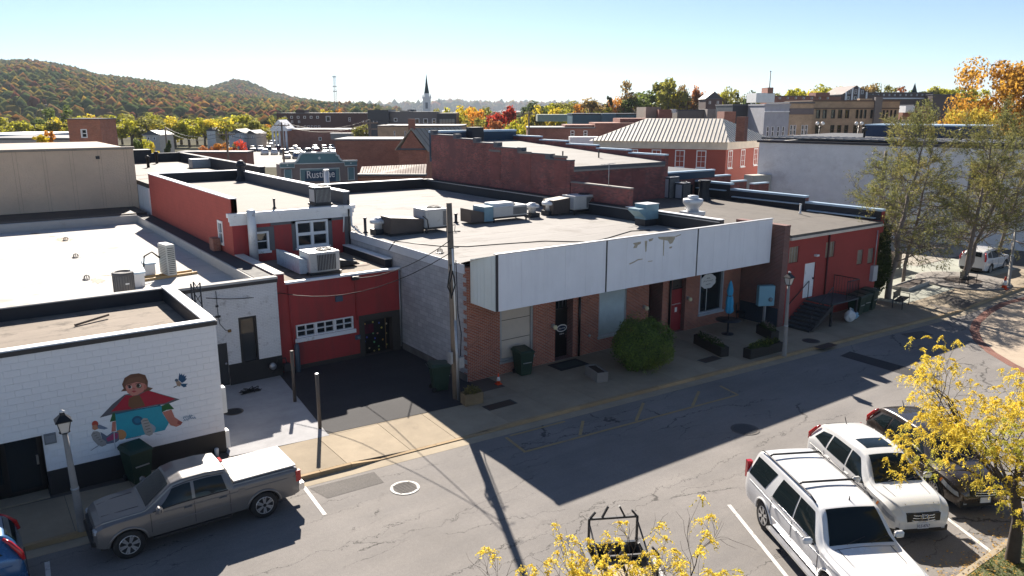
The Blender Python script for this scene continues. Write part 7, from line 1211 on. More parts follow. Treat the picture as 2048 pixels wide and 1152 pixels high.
MB().box(a0, a1, fz(218, 118), fz(215.5, 118), 0, .15, fr=fr).build('cornice', M('brown_cap', (.16, .11, .08)), t); bx(1752, 1766, 194, 262, 117.6, .5, 'grey_pilaster', M('pilaster_grey', (.2, .18, .17)), t); bx(1720, 1745, 197, 203, 117.9, 1, 'parapet_crest', brick_tan, t)
for i, px in enumerate((1640, 1718, 1791, 1866)):
    D = 104; fr2 = far_fr(0, D); ax = fax(px, 250, D); q = fr2(ax, 0, 0); t = thing('globe_lamp_post', ('first', 'second', 'third', 'fourth')[i] + ' twin globe street lamp from the tan arch building', 'street lamp', (q[0], q[1], 0)); zt = fz(247, D); MB().tube([q, fr2(ax, zt - .3, 0)], .09, 8).build('post', black_gloss, t)
    for sx in (-.35, .35): MB().tube([fr2(ax, zt - .6, 0), fr2(ax + sx, zt - .4, 0)], .04, 5).build('arm', black_gloss, t); MB().lathe([(0, -.25), (.18, -.18), (.25, 0), (.18, .18), (0, .25)], tuple(fr2(ax + sx, zt, 0)), 12).build('globe', white_plastic, t)
t, fr, a0, a1, zt = far_building('brick_block', 'plain red brick block beyond the tan office', 1828, 1860, 212, 135, 9, brick_brown); bx(1812, 1830, 212, 225, 134, 6, 'white_panel', white_trim, t); bx(1795, 1820, 240, 262, 125, 5, 'canopy', cream_w, t)
# hilltop row
t, fr, a0, a1, zt = far_building('hilltop_school', 'long dark school building on the hilltop with pale band', 1720, 1866, 186, 235, 12, M('dark_school', (.11, .075, .07)), [(1735 + i * 11, 188, 192, 3) for i in range(11)]); MB().box(a0 + 4, a1, fz(198, 235), fz(195.5, 235), 0, .4, fr=fr).build('pale_band', white_trim, t)
t, fr, a0, a1, zt = far_building('hilltop_church', 'dark gabled church front with pale pilasters on the hilltop', 1682, 1758, 190, 225, 14, M('dark_school', (.11, .075, .07)), [(1699, 180, 188, 5), (1712, 179, 188, 5), (1725, 180, 188, 5), (1697, 193, 199, 6), (1711, 193, 199, 6)]); D = 225
MB().prism([(fax(1682, 190, D), fz(190, D)), (fax(1745, 190, D), fz(190, D)), (fax(1713, 171, D), fz(171, D))], -14, 0, fr=fr).build('gable', M('dark_school', (.11, .075, .07)), t)
for px in (1693, 1706, 1719, 1734): y_ = 190 - (31 - abs(px - 1713)) * .6; bx(px - 1.5, px + 1.5, y_, 205, 224.6, .3, 'pilaster', white_trim, t)
t, fr, a0, a1, zt = far_building('hilltop_row', 'dark red brick row on the hilltop left of the church', 1545, 1682, 193, 215, 10, brick_brown, [(1560 + i * 16, 194, 198, 4) for i in range(7)]); bx(1513, 1550, 186, 205, 200, 8, 'white_block', white_trim, t); bx(1536, 1547, 175, 187, 200, 5, 'roof_tank', brick_brown, t); bx(1632, 1660, 185, 193, 214, 5, 'roof_house', brick_brown, t)
t, fr, a0, a1, zt = far_building('hilltop_hall', 'dark low hall at the right end of the hilltop row', 1866, 1915, 190, 230, 10, M('dark_school', (.11, .075, .07))); MB().lathe([(1.0, fz(186, 240)), (.5, fz(176, 240)), (0, fz(165, 240))], tuple(far_fr(0, 240)(fax(1828, 186, 240), 0, 0)), 6).build('turret_spire', M('copper_green', (.012, .035, .035)), t)
t, fr, a0, a1, zt = far_building('gabled_villa', 'dark gabled villa among the hilltop trees', 1412, 1445, 198, 235, 9, M('dark_school', (.11, .075, .07)), [(1420, 202, 208, 4), (1436, 202, 208, 4)]); gable(t, fr, a0, a1, zt, zt + 2.2, 9, slate, slate)
D = 205; q = far_fr(0, D)(fax(1538, 190, D), 0, 0); t = thing('flag_pole', 'thin pole standing above the hilltop roofs', 'pole', q); MB().tube([q, q + np.array([0, 0, fz(144, D)])], .12, 6).build('shaft', metal_d, t); MB().lathe([(.1, 0), (.25, .15), (0, .35)], tuple(q + np.array([0, 0, fz(144, D)])), 8).build('finial', metal_d, t)
# poles and overhead lines in the middle distance
def power_pole(label, px, pt, D, arms=1):
    fr = far_fr(0, D); ax = fax(px, pt, D); q = fr(ax, 0, 0); t = thing('power_pole', label, 'utility pole', q); zt = fz(pt, D); MB().tube([q, fr(ax, zt, 0)], [.17, .12], 8).build('pole', wood, t)
    for i in range(arms): MB().box(ax - 1.2, ax + 1.2, zt - .5 - i * .9, zt - .36 - i * .9, -.06, .06, fr=fr).build('crossarm', wood, t)
    for sx in (-1.05, -.5, .5, 1.05): MB().lathe([(.07, 0), (.05, .22)], tuple(fr(ax + sx, zt - .36, 0)), 6).build('insulator', metal_g, t)
    return fr(ax, zt - .2, 0)
pts_ = [power_pole('power pole beside the sign parapet', 563, 245, 120), power_pole('power pole right of the white portico', 740, 240, 118, 2), power_pole('power pole before the teal store', 1058, 222, 122), power_pole('power pole before the low brick store', 452, 262, 104, 1), power_pole('power pole by the pale blue house', 330, 255, 130, 1), power_pole('leaning pole at the corner of the white brick wall', 1772, 302, 66, 0)]
for i, (a, b_) in enumerate(((0, 1), (1, 2), (3, 0), (4, 3))):
    for k_ in (0, .5): tag(MB().tube(sag(pts_[a] + (0, 0, k_ - .2), pts_[b_] + (0, 0, k_ - .2), 1.2, 12), .03, 4).build('power_line', cable_m), '%s overhead line of the %s pole span' % (('lower', 'upper')[k_ > 0], ('sign parapet', 'white portico', 'brick store', 'blue house')[i]), 'cable')
# ---------------------------------------------------------------- car park
lot = MB(); frp = far_fr(0, 175); P = [gz(*p_) for p_ in ((425, 284), (790, 284), (790, 335), (470, 335))]; lot.add([(p[0], p[1], .03) for p in P], [(0, 1, 2, 3)]); lot.build('car_park', ASPHALT('car_park_asphalt', (.30, .29, .27), cracks=False), kind='structure')
cst = [(-2.2, .7, .75, .8, .7), (-2.05, .9, 1.0, .86, .72), (-1.7, .92, 1.38, .88, .6), (-.9, .92, 1.5, .88, .6), (.1, .9, 1.5, .88, .6), (.95, .88, .98, .88, .75), (1.8, .8, .88, .85, .68), (2.15, .6, .65, .75, .6)]
cols = [(.62, .62, .62), (.03, .03, .035), (.35, .36, .38), (.5, .5, .5), (.10, .012, .015), (.03, .06, .14), (.12, .12, .125), (.6, .6, .58)]; cname = ['white', 'black', 'silver', 'pale grey', 'dark red', 'navy', 'charcoal', 'off-white']
CP = LEAF  # colour per object
def paint_obj():
    m, t, b = _nt('car_park_paint'); N = NT(t); oi = N.n('ObjectInfo'); N.l(oi.outputs['Color'], b.inputs['Base Color']); b.inputs['Roughness'].default_value = .3; b.inputs['Coat Weight'].default_value = .6; return m
cp = Car('parked_car', 'x', (0, 0, -50), 0, cst, .3, (1.3, -1.3), paint_obj(), .32, .2, 5, 'single'); cp.patch(cp.top, [(.14, -.9), (.92, -.9), (.92, .9), (.14, .9)], 'windshield', carglass, .01, 3, 3, both=False); cp.patch(cp.up, [(-1.6, .1), (.7, .1), (.1, .9), (-1.3, .9)], 'side_window', carglass, .01, 4, 3); cp.patch(cp.top, [(-2.0, -.85), (-1.72, -.85), (-1.72, .85), (-2.0, .85)], 'rear_window', carglass, .015, 2, 3, both=False)
rowsn = ('nearest', 'second', 'third', 'fourth', 'fifth', 'farthest'); ordn = ['first', 'second', 'third', 'fourth', 'fifth', 'sixth', 'seventh', 'eighth', 'ninth', 'tenth', 'eleventh', 'twelfth']
r_ = random.Random(21); firstcar = True
rows = [(317, 572, 19, 7), (309, 530, 17, 11), (303, 484, 18, 12), (297, 476, 16, 7), (292, 470, 14, 7), (288, 450, 14, 8)]
for ri, (py, x0, dx, n) in enumerate(rows):
    for i in range(n):
        if r_.random() < .12: continue
        c = gz(x0 + i * dx + r_.uniform(-3, 3), py - i * .3, 0.03); ci = r_.choice([0, 0, 0, 1, 1, 2, 3, 4, 5, 6, 7]); lb = '%s parked car, %s along the %s row of the far car park' % (cname[ci], ordn[i], rowsn[ri])
        o = cp.T if firstcar else dup(cp.T, label=lb); firstcar = False; o.location = (c[0], c[1], .03); o.rotation_euler = (0, 0, -YAW + math.pi / 2 + r_.choice((0, math.pi)) + r_.uniform(-.1, .1) + .35); o['label'] = lb; o['group'] = 'cars in the far car park'
        for ch in o.children:
            if ch.name.startswith('body'): ch.color = (*cols[ci], 1)
# ---------------------------------------------------------------- trees
bark = M('bark', (.13, .10, .08), rough=.9, var=.3, vs=4, bump=.6, bs=18); bark_d = M('bark_dark', (.075, .058, .048), rough=.9, var=.3, vs=4, bump=.5, bs=18)
def nrm_(v): return v / (np.linalg.norm(v) + 1e-9)
def grow(rs, p, d, L, r, lvl, maxl, br, tips, spread=(.5, .9), ratio=(.55, .75), kids=(3, 5), wig=.16, up=.05, f0=.35):
    n = 5 if lvl < maxl else 3; pts = [p]; q = p.copy(); dd = d.copy(); ds = []
    for i in range(n): dd = nrm_(dd + rs.normal(0, wig, 3) + np.array([0, 0, up])); q = q + dd * L / n; pts.append(q); ds.append(dd)
    rad = [r * (1 - .55 * i / n) for i in range(n + 1)]; br.append((pts, rad, lvl)); tips.append((pts[-1], dd, lvl))
    if lvl >= maxl: return
    for k in range(rs.integers(kids[0], kids[1] + 1)):
        f = f0 + (1 - f0) * (k + rs.random()) / kids[1]; j = min(n - 1, int(f * n)); b0 = pts[j] + (pts[j + 1] - pts[j]) * (f * n - j); ax = nrm_(np.cross(ds[j], rs.normal(0, 1, 3))); a = rs.uniform(*spread); nd = nrm_(ds[j] * math.cos(a) + ax * math.sin(a))
        grow(rs, b0, nd, L * rs.uniform(*ratio), max(.004, rad[j] * .55), lvl + 1, maxl, br, tips, spread, ratio, kids, wig * 1.15, up, f0)
def limbs_mesh(br, name, mat, par, sides=(10, 7, 5, 4, 3)):
    k = MB()
    for pts, rad, lvl in br: k.tube(pts, rad, sides[min(lvl, len(sides) - 1)], cap=False)
    return k.build(name, mat, par, uv=False, at=(0, 0, 0))
def quads(c, t1, t2): V = np.stack([c - t1 * .15 - t2 * 0, c + t1 * .5 - t2, c + t1, c + t1 * .5 + t2], 1).reshape(-1, 3); return V, np.arange(len(V)).reshape(-1, 4)
def _n(v): return v / (np.linalg.norm(v, axis=-1, keepdims=True) + 1e-9)
def fronds(rs, tips, m, nl, L, leaf, droop, prob=1.0):
    P = np.array([t[0] for t in tips]); D = np.array([t[1] for t in tips]); keep = rs.random(len(P)) < prob; P, D = P[keep], D[keep]; P, D = np.repeat(P, m, 0), np.repeat(D, m, 0); n = len(P)
    ax = _n(D * .5 + rs.normal(0, .7, (n, 3))); ln = (L * rs.uniform(.6, 1.2, n))[:, None, None]; f = ((np.arange(nl) + .5) / nl)[None, :, None]
    base = P[:, None] + ax[:, None] * ln * f + np.array([0, 0, -droop]) * f * f * ln; N = n * nl; base = base.reshape(-1, 3); A = np.repeat(ax, nl, 0); sd = _n(np.cross(A, rs.normal(0, 1, (N, 3))))
    t1 = _n(sd + A * .4 + np.array([0, 0, -.3])) * (leaf * rs.uniform(.7, 1.3, N))[:, None]; t2 = _n(np.cross(t1, rs.normal(0, 1, (N, 3)))) * leaf * .28
    return quads(base, t1, t2)
def locust(label, base, h, seed, trunk_h, limbs, L, spread_r, prob, lean=(0, 0), m=5, leaf=.06):
    rs = np.random.default_rng(seed); t = thing('locust_tree', label, 'tree', base); br, tips = [], []; top = np.array([lean[0], lean[1], trunk_h]); br.append(([np.zeros(3), top * .5 + rs.normal(0, .04, 3) * (1, 1, 0), top], [.17, .13, .11], 0))
    for i in range(limbs):
        a = 2 * math.pi * i / limbs + rs.uniform(-.3, .3); el = rs.uniform(.25, .95); d = np.array([math.cos(a) * math.cos(el) * spread_r, math.sin(a) * math.cos(el) * spread_r, math.sin(el)]); grow(rs, top * rs.uniform(.75, 1.0), nrm_(d), L * rs.uniform(.8, 1.15), .042, 1, 4, br, tips, (.35, .95), (.5, .72), (3, 5), .13, .03)
    limbs_mesh(br, 'trunk', bark_d, t); tp = [x for x in tips if x[2] >= 3]
    V, F_ = fronds(rs, tp, m, 12, .17, leaf, .9, prob); raw_mesh('crown', V, F_, LEAF('locust_leaves', tint=(.52, .52, .09), col=(.80, .63, .09), spread=.3, trans=.5), t); return t
locust('yellow locust tree at the right edge over the parked cars', (20.05, 6.6, .12), 5.8, 3, 2.25, 14, 2.25, 1.45, .85, (-.25, .2), 7, .042)
locust('yellow locust tree in the lower centre with bare twigs', (7.25, 6.6, .12), 5.2, 8, 2.45, 11, 1.8, 1.25, .40, (.0, .3), 6, .038)
# bare spreading conifers by the plaza
def pine(label, base, top, seed, nb, L, foliage=.6, r0=.2):
    rs = np.random.default_rng(seed); base = np.array(base, float); v = np.array(top, float) - base; t = thing('pine_tree', label, 'tree', base); br, tips = [], []; tr = [v * f + rs.normal(0, .10, 3) * (1, 1, 0) * (f > 0) for f in np.linspace(0, 1, 9)]; br.append((tr, [r0 * (1 - .85 * i / 8) for i in range(9)], 0))
    for i in range(nb):
        f = .22 + .78 * (i + rs.random()) / nb; a = rs.uniform(0, 6.283); el = rs.uniform(.02, .6) + (f > .85) * .5; d = np.array([math.cos(a) * math.cos(el), math.sin(a) * math.cos(el), math.sin(el)]); j = min(7, int(f * 8)); p = tr[j] + (tr[j + 1] - tr[j]) * (f * 8 - j); grow(rs, p, d, L * (1.15 - .65 * f) * rs.uniform(.6, 1.25), .05 * (1.2 - f), 1, 3, br, tips, (.3, .8), (.35, .55), (5, 8), .10, .02, .2)
    limbs_mesh(br, 'trunk', M('pine_bark', (.19, .155, .13), rough=.9, var=.25, vs=4), t, (10, 5, 4, 3)); tp = [x for x in tips if x[2] >= 2 and rs.random() < foliage]; P = np.repeat(np.array([x[0] for x in tp]), 11, 0); D = np.repeat(np.array([x[1] for x in tp]), 11, 0); n = len(P); ax = _n(D + rs.normal(0, .6, (n, 3))); C = P - D * rs.uniform(0, .4, (n, 1)) + rs.normal(0, .08, (n, 3)); A = ax * rs.uniform(.10, .22, (n, 1)); B2 = _n(np.cross(ax, rs.normal(0, 1, (n, 3)))) * .022
    V, F_ = quads(C, A, B2); raw_mesh('crown', V, F_, LEAF('pine_needles', tint=(.35, .29, .09), col=(.185, .19, .065), spread=.45, trans=.45), t); return t
pine('leaning bare pine behind the bench at the red wall', gz(1775, 597, .13), (47.0, 23.4, 9.6), 31, 46, 3.1, .42, .19); pine('tall bare pine in front of the parked white suv', (51.6, 22.2, .13), (52.8, 22.0, 9.9), 32, 46, 3.4, .42, .17); pine('slim bare pine just right of the tall one', (53.3, 22.9, .13), (55.4, 21.7, 9.6), 33, 44, 3.4, .42, .14); pine('bare pine farthest right beside the far lamp post', (58.0, 23.0, .13), (59.9, 22.4, 9.4), 34, 38, 3.2, .38, .14); pine('thin bare pine between the leaning one and the tall one', (48.9, 24.6, .13), (49.9, 24.3, 9.3), 35, 40, 3.0, .34, .12); pine('thin bare pine rising behind the plaza fence', (51.5, 27.9, .13), (52.6, 27.5, 9.8), 36, 40, 3.2, .34, .12)
c = np.array([43.35, 23.6, .13]); t = thing('evergreen_shrub', 'tall dark glossy evergreen shrub at the red wall corner', 'shrub', c)
V, F_ = leaf_cloud(7000, 0, 0, 2.3, 1.0, .9, 2.2, .10, 55, shell=.45, up=.4); raw_mesh('foliage', V, F_, LEAF('glossy_leaves', col=(.03, .05, .012), tint=(.13, .16, .02), spread=.5, trans=.2), t); MB().tube([(0, 0, 0), (.1, .1, 1.5), (.2, 0, 3.5)], [.1, .08, .03], 7).build('stem', bark, t, at=(0, 0, 0))
bed = thing('mulch_bed', 'dark mulched bed around the pine trunks', 'flower bed', (52.5, 22.6, .13)); MB().lathe([(2.6, 0), (2.3, .06), (0, .1)], n=24).build('mulch', soil, bed, at=(0, 0, 0)); MB().lathe([(2.62, -.01), (2.75, -.01), (2.75, .08), (2.62, .08)], n=24).build('edging', stone_b, bed, at=(0, 0, 0))
fc = thing('timber_fence', 'low brown timber fence behind the plaza', 'fence', (48, 27.2, .13))
for i in range(26): MB().box(45.2 + i * .32, 45.2 + i * .32 + .29, 27.2, 27.24, .15, 1.35 + random.uniform(-.02, .02)).build('board', wood, fc)
for i in range(5): MB().box(45.2 + i * 2.05, 45.3 + i * 2.05, 27.25, 27.35, .13, 1.4).build('post', wood, fc)
# generic crowns for the distance: normalised to height 1 and width 1
def crown_data(seed, n, size, kind='round'):
    rs = np.random.default_rng(seed); nl = 11 if n < 4000 else 64; lob = []
    for i in range(nl):
        z = rs.uniform(.30, .86); wmax = {'round': .36 * math.sqrt(max(.05, 1 - ((z - .56) / .42) ** 2)), 'cone': .42 * (1 - z) + .03, 'tall': .30 * math.sqrt(max(.05, 1 - ((z - .55) / .46) ** 2))}[kind]; a = rs.uniform(0, 6.283); rr = wmax * math.sqrt(rs.random()); lob.append((rr * math.cos(a), rr * math.sin(a), z, rs.uniform(.11, .19) * (1 if n < 4000 else .66) * (1 if kind != 'cone' else .7 * (1.3 - z))))
    C, Nn_ = [], []
    for i in range(n):
        l = lob[rs.integers(nl)]; d = rs.normal(0, 1, 3); d /= np.linalg.norm(d); rad = l[3] * rs.uniform(.55, 1.12); C.append((l[0] + d[0] * rad, l[1] + d[1] * rad, l[2] + d[2] * rad * .85)); Nn_.append(d + rs.normal(0, .45, 3))
    C = np.array(C); Nn_ = np.array(Nn_); Nn_ /= np.linalg.norm(Nn_, axis=1)[:, None]; t1 = np.cross(Nn_, rs.normal(0, 1, (n, 3))); t1 /= np.linalg.norm(t1, axis=1)[:, None]; t2 = np.cross(Nn_, t1); s_ = (size * rs.uniform(.6, 1.3, n))[:, None]
    V = np.stack([C - t1 * s_, C - t2 * s_ * .7, C + t1 * s_, C + t2 * s_ * .7], 1).reshape(-1, 3); return V, np.arange(4 * n).reshape(-1, 4), lob
tree_leaf = LEAF('distant_leaves', use_obj=True, spread=.38, trans=.55, spec=.1); TV = {}
def tree_proto(kind, seed, n, size):
    key = (kind, seed, n)
    if key in TV: return TV[key]
    V, F_, lob = crown_data(seed, n, size, kind); a = raw_mesh('crown', V, F_, tree_leaf); k = MB(); k.tube([(0, 0, 0), (.01, 0, .3), (0, .01, .75)], [.035, .028, .008], 6)
    for l in lob[:7]: k.tube([(0, 0, .25), (l[0] * .5, l[1] * .5, .3 + (l[2] - .3) * .5), l[:3]], [.018, .012, .004], 4)
    b_ = k.build('trunk', bark, None, uv=False, at=(0, 0, 0)); TV[key] = (a.data, b_.data); bpy.data.objects.remove(a); bpy.data.objects.remove(b_); return TV[key]
GRN, OLV, YGR, YEL, ORG, RUS, DRK, RED_, BRN = (.15, .19, .05), (.26, .25, .06), (.42, .40, .04), (.60, .48, .05), (.58, .27, .045), (.40, .16, .06), (.075, .105, .04), (.46, .06, .035), (.32, .23, .10)
CN = {(.52, .40, .06): 'golden', GRN: 'green', OLV: 'olive', YGR: 'yellow green', YEL: 'yellow', ORG: 'orange', RUS: 'rust brown', DRK: 'dark green', RED_: 'red', BRN: 'thin brown'}
def far_tree(px, pt, wpx, D, col, kind='round', base=0.0, where='in the valley row', n=1100, size=.040, idx=[0], label=None, name='tree', grp='trees in the distance'):
    fr = far_fr(0, D); ax = fax(px, pt, D); q = fr(ax, base, 0); zt = fz(pt, D); idx[0] += 1; lb = label or '%s %s tree %s, %s' % (CN[col], {'round': 'broad', 'cone': 'pointed', 'tall': 'tall'}[kind], where, ordl(where, px))
    t = thing(name, lb, 'tree', q, random.uniform(0, 6.28), grp); h = zt - base; w = wpx * D / FPX; a, b_ = tree_proto(kind, 60 + idx[0] % 5, n, size)
    for nm, d in (('crown', a), ('trunk', b_)): o = bpy.data.objects.new(nm, d); COL.objects.link(o); o.parent = t; o.scale = (w, w, h); j = random.uniform(.85, 1.15); o.color = (min(1, col[0] * j), min(1, col[1] * j), col[2], 1)
    return t
_ord = {}
ORDW = ['first', 'second', 'third', 'fourth', 'fifth', 'sixth', 'seventh', 'eighth', 'ninth', 'tenth', 'eleventh', 'twelfth', 'thirteenth', 'fourteenth', 'fifteenth', 'sixteenth', 'seventeenth', 'eighteenth', 'nineteenth', 'twentieth', 'twenty-first', 'twenty-second', 'twenty-third', 'twenty-fourth', 'twenty-fifth', 'twenty-sixth', 'twenty-seventh', 'twenty-eighth', 'twenty-ninth', 'thirtieth']
def ordl(where, px): _ord[where] = _ord.get(where, 0) + 1; return ORDW[_ord[where] - 1] + ' from the left'
for (px, pt, w, col) in ((-30, 230, 70, YGR), (12, 233, 62, YGR), (48, 240, 60, OLV), (85, 235, 58, GRN), (114, 212, 58, GRN), (150, 230, 60, YGR), (178, 226, 55, YEL), (205, 232, 60, GRN), (238, 224, 62, YGR), (275, 226, 74, OLV), (308, 227, 60, YGR), (336, 234, 46, GRN), (357, 224, 66, YEL), (390, 233, 60, YGR), (420, 236, 56, OLV), (450, 228, 66, YGR), (482, 226, 66, YGR), (508, 232, 54, YEL), (535, 246, 44, ORG), (556, 232, 40, OLV)): far_tree(px, pt, w * 1.15, 255, col)
for (px, pt, w, col) in ((-5, 238, 60, OLV), (32, 240, 60, YGR), (66, 232, 54, YGR), (100, 238, 60, OLV), (132, 236, 56, YEL), (165, 232, 60, YGR), (192, 240, 56, OLV), (222, 232, 60, YGR), (258, 234, 60, YGR), (292, 234, 60, OLV), (322, 230, 60, YEL), (346, 238, 56, YGR), (374, 234, 60, YGR), (405, 232, 56, YGR), (436, 236, 56, YEL), (466, 234, 60, YGR), (496, 236, 56, OLV), (522, 244, 60, YGR)): far_tree(px, pt, w * 1.3, 236, col, where='in the lower front valley row')
for (px, pt, w, col, kd) in ((270, 272, 30, GRN, 'round'), (290, 276, 26, YGR, 'round'), (312, 282, 24, YEL, 'round'), (334, 271, 34, DRK, 'cone')): far_tree(px, pt, w * 1.2, 128, col, kd, where='behind the gravel roof')
for (px, pt, w, col) in ((418, 281, 40, RUS), (447, 283, 34, ORG), (478, 281, 30, RED_), (466, 284, 24, OLV)): far_tree(px, pt, w * 1.3, 165, col, where='at the car park edge')
for (px, pt, w, col, kd) in ((600, 218, 34, GRN, 'round'), (625, 217, 34, OLV, 'round'), (648, 215, 34, YEL, 'round'), (664, 217, 20, DRK, 'round'), (690, 216, 42, ORG, 'round'), (716, 224, 36, RED_, 'round'), (738, 230, 24, RUS, 'round')): far_tree(px, pt, w * 1.2, 290, col, kd, where='behind the brown hotel')
for (px, pt, w, col, kd, D) in ((925, 206, 56, YEL, 'round', 230), (950, 216, 46, ORG, 'round', 215), (975, 210, 56, OLV, 'round', 225), (1003, 208, 64, RED_, 'round', 205), (1024, 216, 56, YGR, 'tall', 160), (985, 234, 40, RUS, 'round', 190), (945, 232, 44, OLV, 'round', 200), (1045, 224, 34, YEL, 'round', 185)): far_tree(px, pt, w * 1.2, D, col, kd, where='between the modern block and the teal store')
for (px, pt, w, col, kd) in ((1066, 199, 40, DRK, 'round'), (1086, 201, 34, GRN, 'round'), (1108, 203, 46, YGR, 'round'), (1134, 203, 46, OLV, 'round'), (1152, 206, 40, ORG, 'round'), (1180, 194, 56, BRN, 'round'), (1200, 201, 46, YGR, 'round'), (1217, 182, 26, DRK, 'cone'), (1234, 194, 30, ORG, 'round'), (1256, 156, 42, BRN, 'tall'), (1282, 178, 64, GRN, 'round'), (1310, 190, 40, OLV, 'round'), (1340, 150, 64, OLV, 'tall'), (1362, 186, 36, YEL, 'round'), (1378, 166, 40, BRN, 'tall'), (1400, 168, 30, RUS, 'tall'), (1425, 167, 50, BRN, 'round'), (1448, 180, 34, YGR, 'round'), (1462, 176, 36, OLV, 'round'), (1477, 178, 22, DRK, 'cone'), (1502, 178, 28, DRK, 'round')): far_tree(px, pt, w * 1.55, 270, col, kd, 4.0, 'along the skyline rise')
for (px, pt, w, col, kd) in ((1575, 176, 40, YEL, 'round'), (1592, 172, 46, YGR, 'round'), (1622, 180, 40, YEL, 'round'), (1648, 172, 46, YGR, 'round'), (1672, 176, 40, OLV, 'round'), (1705, 161, 40, BRN, 'round'), (1748, 162, 40, BRN, 'round'), (1768, 167, 34, OLV, 'round'), (1808, 169, 36, RUS, 'round'), (1858, 170, 36, OLV, 'round'), (1890, 172, 56, YGR, 'round'), (1914, 170, 50, YGR, 'round'), (1935, 166, 26, DRK, 'cone'), (1952, 176, 44, YGR, 'round')): far_tree(px, pt, w * 1.5, 275, col, kd, 6.0, 'behind the hilltop roofs')
for (px, pt, w, col, kd) in ((1540, 184, 50, OLV, 'round'), (1608, 176, 56, YGR, 'round'), (1636, 178, 50, YEL, 'round'), (1660, 170, 54, YGR, 'round'), (1690, 172, 50, OLV, 'round'), (1725, 168, 46, BRN, 'round'), (1784, 172, 50, OLV, 'round'), (1830, 176, 50, GRN, 'round'), (1872, 174, 56, YGR, 'round'), (1900, 176, 60, YEL, 'round'), (1925, 172, 60, YGR, 'round'), (1395, 178, 60, OLV, 'round'), (1350, 178, 60, YGR, 'round'), (1300, 182, 60, GRN, 'round'), (1160, 200, 60, YGR, 'round'), (1120, 204, 60, OLV, 'round'), (1225, 200, 60, OLV, 'round'), (1440, 184, 60, YEL, 'round'), (1484, 190, 50, OLV, 'round')): far_tree(px, pt, w * 1.3, 292, col, kd, 5.0, 'in the back skyline row')
for (px, pt, w, col, kd) in ((880, 214, 40, OLV, 'round'), (905, 212, 44, YGR, 'round'), (1040, 214, 50, YGR, 'round'), (1060, 218, 50, OLV, 'round'), (1095, 212, 60, YEL, 'round'), (1125, 214, 60, YGR, 'round'), (760, 232, 36, YGR, 'round'), (725, 234, 40, OLV, 'round')): far_tree(px, pt, w * 1.3, 218, col, kd, 0, 'between the town roofs')
far_tree(1800, 228, 34, 118, YGR, where='x', label='small yellow green tree beyond the tan office', name='tree'); far_tree(1845, 240, 60, 100, YGR, where='x', label='yellow green tree behind the navy roof', name='tree')
far_tree(2030, 98, 260, 108, (.52, .29, .05), n=20000, size=.0115, where='x', label='big golden orange tree on the right skyline') if CN.setdefault((.52, .29, .05), 'orange') else 0
far_tree(1945, 196, 120, 100, (.52, .40, .06), n=5000, size=.018, where='x', label='golden tree in front of the big orange one')
far_tree(82, 262, 34, 78, (.50, .38, .02), base=7.4, n=700, size=.05, where='x', label='bright yellow bush showing above the tan wall') if CN.setdefault((.50, .38, .02), 'yellow') else 0
far_tree(94, 258, 30, 92, ORG, base=6.0, n=700, size=.05, where='x', label='orange bush behind the bright yellow one')
